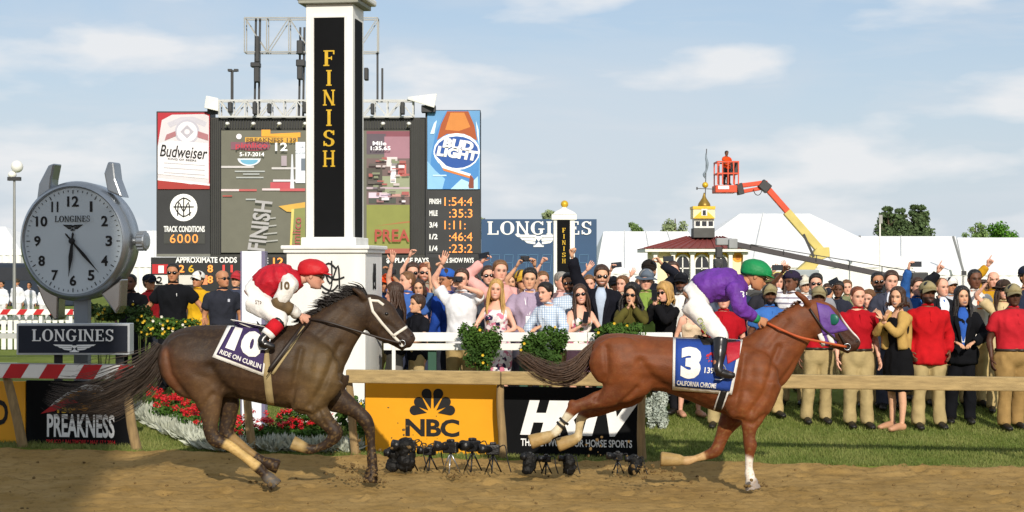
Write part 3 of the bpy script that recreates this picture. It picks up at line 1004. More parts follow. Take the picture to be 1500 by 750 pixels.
for s, x0, x1 in (('E', 387, 393), ('PAYS', 540, 558), ('$2 PLACE PAYS', 566, 628), ('$2 SHOW PAYS', 650, 694)):
    ftext(ob, s, x0, x1, 377.5, 386, yo, CHALK, bold=.03)
# lattice on top of the board
def truss(px0, px1, py0, py1, Y, n, r, name, m, parent, dep=.5):
    mb = MB()
    for dy in (0, dep):
        for y in (py0, py1):
            mb.bar(P(px0, y, Y) + Vector((0, dy, 0)), P(px1, y, Y) + Vector((0, dy, 0)), r)
        for i in range(n):
            xa, xb = px0 + (px1 - px0) * i / n, px0 + (px1 - px0) * (i + 1) / n
            mb.bar(P(xa, py0, Y) + Vector((0, dy, 0)), P(xa, py1, Y) + Vector((0, dy, 0)), r * .8)
            mb.bar(P(xa, py1 if i % 2 else py0, Y) + Vector((0, dy, 0)), P(xb, py0 if i % 2 else py1, Y) + Vector((0, dy, 0)), r * .7)
        mb.bar(P(px1, py0, Y) + Vector((0, dy, 0)), P(px1, py1, Y) + Vector((0, dy, 0)), r)
    for i in range(n + 1):
        xa = px0 + (px1 - px0) * i / n
        for y in (py0, py1):
            mb.bar(P(xa, y, Y), P(xa, y, Y) + Vector((0, dep, 0)), r * .7)
    return mb.build(name, m, parent)
GALV = mat('galvanised', '#8b8c8a', .5, .1, 3, metal=.3)
truss(321, 605, 147, 171, TY - .2, 15, .055, 'top_truss', mat('truss_white', '#b9bab8', .5, .1, 3), tb)
truss(358, 553, 26, 76, TY - .2, 6, .045, 'sign_truss', GALV, tb)
mb = MB()
for x, y0, y1 in ((375, 26, 172), (381, 26, 172), (440, 40, 172), (446, 40, 172), (553, 76, 147), (560, 147, 100)):
    mb.bar(P(x, y0, TY), P(x - 2 if x < 500 else x, y1, TY), .07)
mb.build('mast_poles', DARKM, tb)
mb = MB()
for x, y0, y1, w in ((378, 54, 92, 6), (375, 92, 99, 14), (377, 99, 121, 8), (440, 60, 80, 9), (441, 88, 98, 13), (440, 98, 117, 8), (537, 100, 118, 6), (374, 150, 168, 6), (447, 150, 166, 6), (338, 150, 165, 6), (395, 152, 166, 5), (546, 152, 168, 5), (590, 150, 168, 6)):
    a, b = P(x - w / 2, y1, TY - .25), P(x + w / 2, y0, TY - .25)
    mb = MB(); mb.box(((a.x + b.x) / 2, TY - .3, (a.z + b.z) / 2), (b.x - a.x, .35, b.z - a.z)); mb.build('loudspeaker', DARKM, tb, bevel=.03)
for k in range(8):
    x = 330 + k * 38
    if 445 < x < 535: continue
    mb = MB(); mb.bar(P(x, 186, TY - .1), P(x + 2, 181, TY - .35), .03); mb.ell(P(x + 3, 181, TY - .38), (.08, .08, .06), n=6, m=5); mb.build('floodlamp', WHITE, tb)
# horn loudspeaker, small tent peak and lamp mast on the board
hn = thing('horn_speaker', 'white horn loudspeaker on top of the tote board', 'speaker', P(606, 158, TY - .2))
mb = MB(); mb.add([P(597, 142, TY - .4), P(597, 146, TY - .4), P(640, 137, TY - .7), P(636, 158, TY - .7), P(597, 142, TY - .1), P(597, 146, TY - .1), P(640, 137, TY + .3), P(636, 158, TY + .3)], [(0, 1, 3, 2), (4, 6, 7, 5), (0, 2, 6, 4), (1, 5, 7, 3), (2, 3, 7, 6), (0, 4, 5, 1)])
mb.build('horn', WHITE, hn, bevel=.02)
mb = MB(); mb.box(P(628, 160, TY - .2), (.5, .4, .25)); mb.build('bracket', DARKM, hn, bevel=.02)
hn2 = thing('horn_speaker', 'white box shaped loudspeaker at the beer label end of the board', 'speaker', P(309, 158, TY - .2))
mb = MB(); mb.add([P(299, 158, TY - .6), P(320, 163, TY - .4), P(320, 144, TY - .4), P(302, 140, TY - .6), P(299, 158, TY + .2), P(320, 163, TY + .2), P(320, 144, TY + .2), P(302, 140, TY + .2)], [(0, 1, 2, 3), (4, 7, 6, 5), (0, 4, 5, 1), (1, 5, 6, 2), (2, 6, 7, 3), (3, 7, 4, 0)])
mb.build('horn', WHITE, hn2, bevel=.02)
mb = MB(); mb.box(P(312, 163, TY - .05), (.35, .3, .2)); mb.build('bracket', DARKM, hn2)
lm = thing('lamp_mast', 'thin lamp mast rising above the tote board truss', 'mast', P(340, 147, TY))
mb = MB(); mb.bar(P(340, 149, TY), P(340, 103, TY), .09); mb.bar(P(335, 104, TY), P(347, 104, TY), .06); mb.build('pole', DARKM, lm)
mb = MB(); mb.box(P(337, 103, TY), (.14, .2, .08)); mb.box(P(346, 103, TY), (.14, .2, .08)); mb.build('lamp', DARKM, lm)

# ------------------------------------------------------------------ blue sponsor board and distant finish pillar
BY = 52.0
sb = thing('sponsor_board', 'blue sponsor board with big white serif letters behind the crowd', 'sign', (P(789, 388, BY).x, BY, 0))
tbox(705, 874, 321, 430, BY, .3, 'board', mat('sponsor_blue', '#1d4266', .5, .1, .5), sb, .01)
ftext(sb, 'LONGINES', 714, 866, 324, 344, BY, CHALK, font='serif', proud=.01)
wings(sb, P(789, 352, BY - .01), X_, NY, P(824, 0, BY).x - P(754, 0, BY).x, .36, CHALK, 'emblem')
mb = MB()
for x in (718, 738, 758, 774, 794, 848):
    for (x0, y0, x1, y1) in ((x, 373, x + 14, 373), (x, 385, x + 13, 385), (x, 398, x + 12, 398), (x + 1, 373, x, 398), (x + 14, 373, x + 12, 398)):
        mb.bar(P(x0, y0, BY - .008), P(x1, y1, BY - .008), .022, .012, up=(0, 1, 0))
stuff(mb.build('dim_digits', mat('dim_digit', '#3d6484', .5, .1, 2), sb))
QY = 45.0
dpz = thing('finish_pillar', 'small white finish pillar with gold ball beside the blue board', 'finish post', (P(826, 388, QY).x, QY, 0))
tbox(811, 842, 322, 430, QY, .55, 'shaft', WHITE, dpz, .01)
tbox(816, 835, 321.5, 432, QY - .012, .02, 'black_inset', BLACKP, dpz)
tbox(808, 845, 314, 322, QY - .05, .65, 'cornice', WHITE, dpz, .01)
mb = MB(); A = P(826.5, 314, QY + .28); mb.lathe([(.44, 0), (.30, .08), (.08, .16), (.05, .2)], A, u=(.7, .7, 0), n=4); mb.build('cap', WHITE, dpz)
mb = MB(); mb.ell(P(827, 299, QY + .28), (.1, .1, .1)); mb.build('ball', GOLD, dpz, smooth=True)
for k, ch in enumerate('FINISH'):
    ftext(dpz, ch, 823.5 if ch != 'I' else 825, 828.5 if ch != 'I' else 827.3, 334 + k * 9, 340.5 + k * 9, QY - .014, GOLD, name='letter_' + ch.lower(), font='serif')
# ------------------------------------------------------------------ marquees
TENT = mat('tent_canvas', '#e4e4e2', .6, .03, .5, .12, 1.2)
TENTW = mat('tent_wall', '#dedddb', .65, .04, .7, .15, 2.0, stretch=(3, 1, .4))
def marquee(label, Y, dep, ridge, eave, yr, ye, wall_y=None, hip=True, nseam=6):
    """ridge=(px0,px1) at row yr, eave=(px0,px1) at row ye; runs dep metres back"""
    a, b = P(eave[0], ye, Y), P(eave[1], ye, Y)
    Yr = Y + dep / 2
    c, d = P(ridge[0], yr, Yr), P(ridge[1], yr, Yr)
    t = thing('marquee_tent', label, 'tent', ((a.x + b.x) / 2, Y, 0))
    A2, B2 = a + Vector((0, dep, 0)), b + Vector((0, dep, 0))
    n = 14
    def sag(p, q, k, s):
        v = p.lerp(q, k)
        v.z -= s * 4 * k * (1 - k)
        return v
    vs, fs = [], []
    for j in range(5):                                     # front slope, gently sagging
        for i in range(n + 1):
            lo, hi = a.lerp(b, i / n), c.lerp(d, i / n)
            v = sag(lo, hi, j / 4, (.10 + .012 * math.sin(i * 2.1)) * min(1, i, n - i))
            vs.append(v)
    for j in range(4):
        for i in range(n):
            o = j * (n + 1) + i
            fs.append((o, o + 1, o + n + 2, o + n + 1))
    mb = MB(); mb.add(vs, fs)
    mb.add([A2, B2, d, c], [(1, 0, 3, 2)])
    mb.add([a, c, A2], [(0, 1, 2)]); mb.add([b, B2, d], [(0, 1, 2)])
    mb.build('roof', TENT, t, smooth=True).modifiers.new('es', 'EDGE_SPLIT').split_angle = R(30)
    mb = MB()
    zc = a.z
    segs = [(a, b), (b, B2), (A2, a)]
    for p, q in segs:
        m_ = 24
        for i in range(m_):
            u, w = p.lerp(q, i / m_), p.lerp(q, (i + 1) / m_)
            wob = (q - p).normalized().cross(UPV) * .05
            k0, k1 = (wob if i % 2 else -wob), (-wob if i % 2 else wob)
            mb.add([(u.x + k0.x, u.y + k0.y, 0), (w.x + k1.x, w.y + k1.y, 0), (w.x + k1.x, w.y + k1.y, zc - .28), (u.x + k0.x, u.y + k0.y, zc - .28)], [(0, 1, 2, 3)])
    mb.build('wall', TENTW, t)
    mb = MB()
    for p, q in segs:
        mb.bar(p - UPV * .12, q - UPV * .12, .10, .30)
    mb.build('valance', TENT, t)
    mb = MB()
    for i in range(1, nseam):
        k = i / nseam
        mb.bar(a.lerp(b, k) + Vector((0, -.02, .03)), c.lerp(d, k) + Vector((0, -.02, .05)), .035)
    mb.build('seams', mat('seam_grey', '#cfcfcc', .6, .1, 2), t)
    return t
marquee('low white marquee between the blue board and the cupola pavilion', 95, 12, (884, 1008), (874, 1040), 339, 394, nseam=4)
marquee('peaked white marquee behind the boom lift', 84, 16, (1084, 1186), (985, 1338), 313, 384, nseam=3)
mr = marquee('long white marquee below the dark conifer trees', 100, 14, (1240, 1400), (1235, 1410), 346, 396, nseam=2)
marquee('long white marquee below the round green trees', 100.5, 14, (1402, 1600), (1412, 1610), 348, 397, nseam=2)
marquee('white marquee peak hidden behind the giant watch', 90, 10, (-60, 8), (-90, 30), 332, 366, nseam=3)
marquee('white marquee peak between the giant watch and the tote board', 92, 10, (214, 246), (190, 300), 338, 384, nseam=3)

# ------------------------------------------------------------------ cupola pavilion
KY = 70.0
kp = thing('cupola_pavilion', 'cream pavilion with maroon roof, arched windows and gold cupola', 'pavilion', (P(1022, 388, KY).x, KY, 0))
CREAM = mat('cream_wall', '#e6d6ae', .7, .06, 2)
MAROON = mat('maroon_roof', '#7a3b37', .6, .1, 1, .2, 3, stretch=(10, 1, 1))
tbox(958, 1092, 366, 430, KY + .3, 3.4, 'wall', CREAM, kp, .02)
a, b, c, d = P(944, 364, KY - .3), P(1100, 364, KY - .3), P(1006, 347, KY + 2), P(1058, 347, KY + 2)
A2, B2 = a + Vector((0, 4.6, 0)), b + Vector((0, 4.6, 0))
mb = MB(); mb.add([a, b, d, c, A2, B2], [(0, 1, 2, 3), (1, 5, 2), (4, 0, 3), (5, 4, 3, 2)]); rfk = mb.build('roof', MAROON, kp)
mb = MB()
for k in range(13):
    mb.bar(a.lerp(b, k / 12) + UPV * .02, c.lerp(d, k / 12) + UPV * .02, .05)
mb.build('roof_seam', MAROON, rfk)
tbox(945, 1099, 364, 369, KY - .25, 4.4, 'fascia', WHITE, kp, .01)
for px in (960, 986, 1014, 1042, 1070, 1091):
    A = P(px, 369, KY + .1)
    mb = MB(); mb.box((A.x, KY + .1, A.z / 2), (.16, .16, A.z)); mb.box((A.x, KY + .1, A.z - .06), (.26, .22, .1)); mb.build('column', WHITE, kp, bevel=.01)
DKG = mat('dark_glass', '#2a2c33', .15, .1, 2, spec=.6)
for px in (1000, 1028, 1056):
    o = [(px - 10.5, 425)] + circ(px, 387, 10.5, 13, 12, 180, 0) + [(px + 10.5, 425)]
    mb = MB(); mb.prism([(x, -y) for x, y in [(p.x, -p.z) for p in [P(x, y, KY + .28) for x, y in o]]], (0, KY + .28, 0), X_, UPV, (0, .03, 0)); w_ = mb.build('window', DKG, kp)
    mb = MB()
    pts = [P(x, y, KY + .26) for x, y in o]
    for p, q in zip(pts[:-1], pts[1:]):
        mb.bar(p, q, .06)
    for x0, y0, x1, y1 in ((px, 374, px, 425), (px - 10, 393, px + 10, 393), (px - 10, 408, px + 10, 408)):
        mb.bar(P(x0, y0, KY + .26), P(x1, y1, KY + .26), .045)
    mb.build('frame', WHITE, w_)
    mb = MB()
    pts = [P(x, y, KY + .25) for x, y in circ(px, 387, 13.5, 17, 14, 175, 5)]
    mb.tube(pts, .05, n=6); mb.build('arch_trim', GOLD, w_)
shapes(kp, KY + .28, [('#d79a2c', circ(1081, 377, 8, 7)), ('#b06a1c', circ(1081, 377, 4, 4))], 'sunburst')
cu = tbox(1016, 1047, 334, 348, KY + 1.2, 1.0, 'cupola_base', mat('slate_dark', '#4b4c4a', .7, .15, 3), kp, .01)
lt = tbox(1017, 1046, 320, 334, KY + 1.3, .8, 'cupola_lantern', WHITE, kp, .01)
for x in (1019, 1028.5, 1038):
    tbox(x, x + 6.5, 324, 331, KY + 1.28, .03, 'pane', DKG, lt)
tbox(1015.5, 1047.5, 304, 320, KY + 1.15, 1.1, 'cupola_head', mat('cream_light', '#e9dcae', .7, .05, 2), kp, .01)
mb = MB(); A = P(1031.5, 320, KY + 1.1)
mb.prism([(x, y) for x, y in ((-.46, 0), (.46, 0), (0, .42))], A, X_, UPV, (0, .1, 0)); mb.build('gable', GOLD, kp)
tbox(1027.5, 1036, 306, 316, KY + 1.08, .04, 'gable_window', WHITE, kp)
tbox(1029.5, 1034, 308, 315, KY + 1.06, .03, 'gable_pane', DKG, kp)
tbox(1015, 1048, 302, 306, KY + 1.1, 1.2, 'cornice', GOLD, kp)
OLDG = mat('old_gold', '#8f7431', .4, .15, 4, metal=.5)
mb = MB(); A = P(1031.5, 306, KY + 1.7)
mb.lathe([(.22, 0), (.27, .12), (.25, .22), (.17, .34), (.09, .46), (.04, .62), (.025, .68)], A, n=16); mb.build('spire', OLDG, kp, smooth=True)
wv = MB()
wv.bar(P(1033, 290, KY + 1.7), P(1035, 218, KY + 1.7), .035)
wv.bar(P(1021, 276, KY + 1.7), P(1045, 277, KY + 1.7), .03); wv.bar(P(1021, 274, KY + 1.7), P(1021, 278, KY + 1.7), .06); wv.bar(P(1045, 275, KY + 1.7), P(1045, 279, KY + 1.7), .06)
wv.build('vane_rod', DARKM, kp)
mb = MB(); mb.ell(P(1033, 271, KY + 1.7), (.13, .13, .13)); mb.build('ball', GOLD, kp, smooth=True)
mb = MB(); mb.tube([P(x, y, KY + 1.7) for x, y in ((1034, 262), (1031, 256), (1034.5, 250), (1036, 240), (1034.5, 232), (1034, 224))], [.02, .05, .04, .06, .045, .02], n=8, sub=3); mb.build('vane_figure', mat('vane_blue', '#78848f', .5, .2, 6), kp, smooth=True)

# ------------------------------------------------------------------ boom lift
LY = 75.0
ORG = mat('lift_orange', '#c8431c', .5, .1, 2)
LEM = mat('lift_cream', '#bfae62', .5, .1, 2)
bl_ = thing('boom_lift', 'orange and cream boom lift with raised basket', 'boom lift', (P(1120, 388, LY).x, LY, 0))
tbox(1048, 1080, 271, 282, LY - .6, 1.3, 'basket_floor', ORG, bl_, .03)
tbox(1052, 1068, 272, 277, LY - .63, .03, 'name_plate', CHALK, bl_)
mb = MB()
for dy in (-.6, .7):
    for x in (1049, 1056, 1064, 1072, 1079):
        mb.bar(P(x, 271, LY) + Vector((0, dy, 0)), P(x, 238, LY) + Vector((0, dy, 0)), .05)
    for y in (238, 255):
        mb.bar(P(1048, y, LY) + Vector((0, dy, 0)), P(1080, y, LY) + Vector((0, dy, 0)), .06)
for x in (1049, 1079):
    for y in (238, 255):
        mb.bar(P(x, y, LY) + Vector((0, -.6, 0)), P(x, y, LY) + Vector((0, .7, 0)), .06)
mb.build('basket_rails', ORG, bl_)
tbox(1072, 1081, 236, 256, LY + .1, .5, 'control_box', DARKM, bl_, .03)
def arm(pts, w, name, m):
    mb = MB()
    for p, q in zip(pts[:-1], pts[1:]):
        mb.bar(P(p[0], p[1], LY), P(q[0], q[1], LY), w, w)
    return mb.build(name, m, bl_, bevel=.03)
arm([(1079, 278), (1088, 276)], .5, 'basket_joint', DARKM)
arm([(1086, 281), (1118, 275)], .17, 'jib_lower', ORG)
arm([(1085, 272), (1116, 268), (1124, 268)], .2, 'jib_upper', ORG)
arm([(1114, 268), (1126, 278)], .42, 'boom_head', DARKM)
arm([(1122, 274), (1158, 315)], .27, 'inner_boom', ORG)
arm([(1152, 310), (1207, 373)], .36, 'outer_boom', LEM)
arm([(1170, 332), (1190, 356)], .2, 'boom_tray', LEM)
mb = MB(); mb.bar(P(1177, 343, LY - .3), P(1192, 376, LY - .3), .1); mb.build('lift_cylinder', DARKM, bl_)
mb = MB()
for k in range(9):
    a0, a1 = R(180 + 20 * k), R(200 + 20 * k)
    mb.bar(P(1110 + 6 * math.cos(a0), 277 - 9 * math.sin(a0), LY - .2), P(1110 + 6 * math.cos(a1), 277 - 9 * math.sin(a1), LY - .2), .03)
mb.build('cable_loop', INK, bl_)
mb = MB(); mb.prism([(x, z) for x, z in [((p.x), p.z) for p in [P(x, y, LY - .3) for x, y in ((1197, 363), (1215, 362), (1216, 376), (1205, 380), (1190, 400), (1160, 402), (1183, 382))]]], (0, LY - .3, 0), X_, UPV, (0, .6, 0)); mb.build('riser', LEM, bl_, bevel=.03)
tbox(1158, 1200, 395, 425, LY - .8, 2.0, 'turntable', mat('lift_grey', '#8f979c', .6, .1, 2), bl_, .05)
tbox(1100, 1160, 398, 410, LY - .9, 2.0, 'counter_arm', LEM, bl_, .05)
tbox(1090, 1215, 425, 440, LY - 1.1, 2.4, 'chassis', DARKM, bl_, .05)
for x in (1104, 1200):
    for dy in (-1.15, 1.2):
        mb = MB(); A = P(x, 0, LY); mb.lathe([(.3, -.15), (.45, -.13), (.45, .13), (.3, .15)], (A.x, LY + dy, .45), (0, 1, 0), (1, 0, 0), n=18); mb.build('wheel', INK, bl_)

# ------------------------------------------------------------------ camera crane
JY = 31.0
jb = thing('camera_crane', 'long dark camera crane reaching over the crowd', 'camera crane', (P(1300, 388, JY).x, JY, g(JY)))
mb = MB()
A, B = P(1058, 354, JY), P(1345, 413, JY)
mb.bar(A, B, .08, .10)
mb.build('boom', mat('crane_dark', '#3a3538', .5, .15, 3), jb, bevel=.008)
mb = MB(); mb.bar(P(1100, 358, JY - .06), P(1340, 398, JY - .06), .015)
for k in range(6):
    t_ = k / 5
    mb.bar(P(1100 + 240 * t_, 358 + 40 * t_, JY - .06), P(1100 + 240 * t_, 362.6 + 49.5 * t_, JY - .06), .015)
mb.build('stay_wire', DARKM, jb)
mb = MB(); mb.box(P(1060, 354, JY), (.28, .2, .13)); mb.box(P(1073, 357, JY - .05), (.16, .22, .18)); mb.build('head_bracket', mat('grey_head', '#8a8c8e', .5, .1, 3), jb, bevel=.015)
mb = MB(); mb.box(P(1053, 370, JY), (.12, .14, .2)); mb.box(P(1052, 388, JY), (.16, .26, .22)); mb.tube([P(1052, 388, JY - .13), P(1052, 388, JY - .32)], .07, n=12); mb.build('camera_head', DARKM, jb, bevel=.015)
A = P(1300, 404, JY)
mb = MB()
for dx, dy in ((-.6, -.4), (.6, -.4), (0, .7)):
    mb.bar((A.x + dx, JY + dy, g(JY)), (A.x, JY, A.z), .06)
mb.build('tripod', DARKM, jb)
mb = MB(); mb.box(P(1345, 413, JY), (.3, .3, .35)); mb.build('counterweight', DARKM, jb, bevel=.02)

# ------------------------------------------------------------------ far left: lamp pole, barriers, picket fence, truck
lp2 = thing('lamp_pole', 'slender light pole with white globe lamp behind the watch', 'lamp', (P(21, 388, 55).x, 55, 0))
mb = MB(); mb.tube([(P(21, 0, 55).x, 55, 0), P(21, 264, 55)], [.06, .04], n=8); mb.build('pole', GALV, lp2)
mb = MB(); mb.box(P(21, 262, 55), (.4, .2, .12)); mb.build('bracket', DARKM, lp2)
mb = MB(); mb.ell(P(25, 244, 55), (.2, .2, .2)); mb.ell(P(18, 256, 55), (.14, .14, .12)); mb.build('globe', WHITE, lp2, smooth=True)
FY = 42.0
br = thing('striped_barrier', 'red and white striped barrier board before the picket fence', 'barrier', (P(50, 388, FY).x, FY - .3, 0))
tbox(-60, 108, 453, 461, FY - .3, .06, 'board', WHITE, br)
it = []
for k in range(9):
    x = -50 + k * 24.5
    it.append(('#b3141a', [(x, 461), (x + 11, 461), (x + 17, 453), (x + 6, 453)] if x + 17 < 108 else [(x, 461), (107, 461), (107, 453), (x + 6, 453)]))
    if x + 28 > 110: break
shapes(br, FY - .3, it, 'red_stripes')
for x in (-20, 60, 104):
    A = P(x, 461, FY - .2)
    mb = MB(); mb.box((A.x, FY - .2, A.z / 2), (.08, .08, A.z)); mb.build('post', WHITE, br)
pf = thing('picket_fence', 'white picket fence in front of the guests in white', 'fence', (P(40, 388, FY).x, FY, 0))
zt, zb = P(0, 462, FY).z, P(0, 492, FY).z
for y in (468, 484):
    tbox(-70, 128, y, y + 2.5, FY + .03, .04, 'fence_rail', WHITE, pf)
pm = MB()
w_ = .055
pm.add([(-w_, 0, .02), (w_, 0, .02), (w_, 0, zt - .06), (0, 0, zt), (-w_, 0, zt - .06), (-w_, .02, .02), (w_, .02, .02), (w_, .02, zt - .06), (0, .02, zt), (-w_, .02, zt - .06)], [(0, 1, 2, 3, 4), (9, 8, 7, 6, 5), (0, 5, 6, 1), (1, 6, 7, 2), (2, 7, 8, 3), (3, 8, 9, 4), (4, 9, 5, 0)])
pme = pm.mesh('picket'); pme.materials.append(WHITE)
k = -70
while k < 128:
    o = bpy.data.objects.new('picket', pme); C.objects.link(o); o.parent = pf
    o.location = (P(k, 0, FY).x - pf.location.x, 0, 0)
    k += 9.4
kb = thing('concrete_kerb', 'low pale kerb wall in front of the picket fence', 'kerb', (P(30, 388, 38).x, 38, 0))
tbox(-90, 230, 489, 496, 38, .3, 'kerb_block', mat('kerb_grey', '#a7a8a4', .8, .1, 2), kb)
tk = thing('parked_van', 'dark blue parked van behind the guests in white', 'van', (P(22, 388, 66).x, 66, 0))
mb = MB(); prof = [(-2.2, .5), (2.2, .5), (2.2, 1.3), (1.5, 1.45), (1.1, 2.15), (-2.0, 2.2), (-2.2, 1.6)]
mb.prism(prof, (P(24, 0, 66).x, 66, 0), X_, UPV, (0, 1.8, 0)); mb.build('body', mat('van_navy', '#1b2536', .3, .1, 2, spec=.6), tk, bevel=.06)
mb = MB(); mb.prism([(1.0, 1.45), (1.42, 1.45), (1.08, 2.0), (1.0, 2.0)], (P(24, 0, 66).x, 65.99, 0), X_, UPV, (0, .02, 0)); mb.prism([(-1.8, 1.5), (.9, 1.5), (.9, 2.0), (-1.8, 2.0)], (P(24, 0, 66).x, 65.99, 0), X_, UPV, (0, .02, 0)); mb.build('windows', DKG, tk)
for dx in (-1.4, 1.4):
    mb = MB()
    mb.lathe([(.2, -.1), (.33, -.09), (.33, .09), (.2, .1)], (P(24, 0, 66).x + dx, 65.95, .33), (0, 1, 0), X_, n=16); mb.build('wheel', INK, tk)
mb = MB(); mb.ell((P(24, 0, 66).x + 2.2, 65.98, 1.0), (.08, .05, .1)); mb.build('headlight', WHITE, tk)

# ------------------------------------------------------------------ trees beyond the tents
def leaf_quads(cent, n, rad, size, r, up=0.3):
    """n leaf faces spread in ellipsoids (clumps) -> (n,4,3)"""
    cent = np.asarray(cent)
    idx = r.integers(0, len(cent), n)
    d = r.normal(size=(n, 3)); d /= np.linalg.norm(d, axis=1)[:, None]
    rr_ = r.random(n) ** .45
    rad = np.asarray(rad)
    if rad.ndim == 1: rad = np.tile(rad, (len(cent), 1))
    p = cent[idx] + d * rr_[:, None] * rad[idx]
    nn = d * .7 + r.normal(size=(n, 3)) * .6; nn[:, 2] += up
    nn /= np.linalg.norm(nn, axis=1)[:, None]
    t = np.cross(nn, r.normal(size=(n, 3))); t /= np.linalg.norm(t, axis=1)[:, None]
    b = np.cross(nn, t)
    s = size * r.uniform(.6, 1.3, n)[:, None]
    t, b = t * s, b * s * .6
    return np.stack([p - t, p - b * .9 + t * .1, p + t, p + b * .9 + t * .1], 1)
def leaf_mat(name, c1, c2, tr=.25):
    m = mat(name, c1, .75, .1, 1.5, c2=c2, spec=.2)
    b = m.node_tree.nodes['Principled BSDF']
    b.inputs['Transmission Weight'].default_value = 0
    b.inputs['Subsurface Weight'].default_value = 0
    return m
LEAFD = leaf_mat('leaf_dark', '#3a4a30', '#56683f')
LEAFM = leaf_mat('leaf_mid', '#5a7440', '#7d9356')
LEAFP = leaf_mat('leaf_pale', '#7c8a60', '#98a479')
LEAFB = leaf_mat('leaf_bright', '#3f6a1f', '#5d8a2c')
BARK = mat('bark', '#5b4d3d', .9, .2, 4, .4, 10)
def tree(px0, px1, ytop, ybot, Y, label, m, seed, conifer=False, n=2600):
    r = np.random.default_rng(seed)
    a, b = P(px0, ytop, Y), P(px1, ybot, Y)
    cx, w, zt, zb = (a.x + b.x) / 2, (b.x - a.x) / 2, a.z, max(b.z - 1.5, 1.0)
    t = thing('tree', label, 'tree', (cx, Y, 0), 'trees beyond the tents')
    cl, rd_ = [], []
    if conifer:
        nt = 4
        tops = [(cx + w * (-.62 + 1.2 * i / (nt - 1)) + r.normal() * .1 * w, zt - abs(r.normal()) * .08 * (zt - zb)) for i in range(nt)]
        for x, z in tops:
            for k in range(9):
                f = k / 8
                for e in range(3):
                    ang = r.random() * 6.28; rr_ = w * .10 + w * .42 * f
                    cl.append((x + math.cos(ang) * rr_ * .8, Y + math.sin(ang) * rr_, z - (z - zb) * f * .95 - .05)); q = .07 * w + .17 * w * f
                    rd_.append((q * 1.5, q * 1.5, q * 1.0))
        xs_ = [x for x, z in tops]
    else:
        for k in range(26):
            d = r.normal(size=3); d /= np.linalg.norm(d); d *= r.random() ** .4
            cl.append((cx + d[0] * w * .8, Y + d[1] * w * .8, (zt + zb) / 2 + d[2] * (zt - zb) * .42)); q = r.uniform(.26, .42) * w
            rd_.append((q, q, q * .8))
        xs_ = [cx]
    mb = MB()
    for x in xs_:
        zz = zt - .15 * (zt - zb)
        mb.tube([(x * .3 + cx * .7, Y, 0), (x * .7 + cx * .3, Y, zb), (x, Y, zz)], [.22, .16, .04], n=7, sub=3)
        for k in range(7):
            z = zb + (zz - zb) * (k + 1) / 9; an = r.random() * 6.28
            mb.tube([(x, Y, z), (x + math.cos(an) * w * .4, Y + math.sin(an) * w * .4, z + .25 * w)], [.06, .015], n=5)
    mb.build('trunk', BARK, t)
    mb = MB(); mb.quads(leaf_quads(cl, n, rd_, .045 * w + .06, r)); mb.build('crown', m, t)
    return t
tree(1281, 1372, 300, 352, 150, 'dark feathery conifer clump above the long white marquee', LEAFD, 1, True, 11000)
tree(1408, 1450, 323, 352, 150, 'pale round tree next to a bright green one above the marquee', LEAFM, 2)
tree(1436, 1497, 321, 352, 152, 'bright green round tree above the long white marquee', LEAFB, 3, n=3400)
tree(914, 946, 324, 342, 150, 'small grey green treetop above the low marquee ridge', LEAFM, 4)
tree(966, 1012, 312, 342, 150, 'pale yellow green tree beside the cupola', LEAFP, 5)
tree(786, 822, 304, 335, 140, 'pale tree top peeking over the blue board by the pillar', LEAFP, 6)
tree(698, 722, 312, 335, 140, 'pale tree top between tote board and blue board', LEAFP, 7)
tree(200, 236, 333, 362, 150, 'dark green treetop between watch and tote board', LEAFD, 8)
tree(1384, 1403, 343, 352, 150, 'tiny distant treetop between the two tree clumps', LEAFM, 9, n=700)

# ------------------------------------------------------------------ slim poles among the tents
for px, y0, label in ((1289, 316, 'slim white pole before the dark conifer clump'), (1404, 300, None)):
    if label is None: continue
    t = thing('flag_pole', label, 'pole', (P(px, 0, 80).x, 80, 0))
    mb = MB(); mb.tube([(P(px, 0, 80).x, 80, 0), P(px, y0, 80)], [.05, .035], n=6); mb.build('pole', WHITE, t)
    mb = MB(); mb.box(P(px + 1, y0 + 5, 80), (.16, .1, .4)); mb.build('lamp_box', GALV, t)
for px, ya, yb, label in ((1400, 346, 400, 'grey guy strut down the seam between long marquees'), (1263, 345, 362, 'short grey strut at the ridge of the long marquee')):
    t = thing('tent_strut', label, 'strut', P(px, yb, 98.5))
    mb = MB(); mb.bar(P(px - 4, ya, 98.6), P(px + (12 if px > 1300 else 0), yb, 98.6), .11); mb.build('bar', mat('strut_grey', '#6f7173', .6, .1, 2), t)
    mb = MB(); mb.box(P(px + (12 if px > 1300 else 0), yb, 98.6), (.25, .2, .25)); mb.build('foot', DARKM, t)
# ------------------------------------------------------------------ grandstand behind the camera (casts the shade on the watch side)
gs = thing('grandstand', 'tall grandstand across the track whose shade falls on the watch', 'grandstand', (-20, -14, 0))
ge = .69
CONC = mat('stand_concrete', '#8d8a84', .85, .1, .5)
mb = MB(); mb.box((ge - 8, -17, 9.3), (16, 8, 18.6)); mb.build('back_block', CONC, gs)
mb = MB(); mb.box((ge - 8, -15.8, 19.6), (16, 12, .6)); mb.build('roof', CONC, gs)
mb = MB()
for k in range(6):
    mb.box((ge - 8, -12.6 + .2 * k, .5 + k * .5), (15, .8, .5))
mb.build('tiers', CONC, gs)

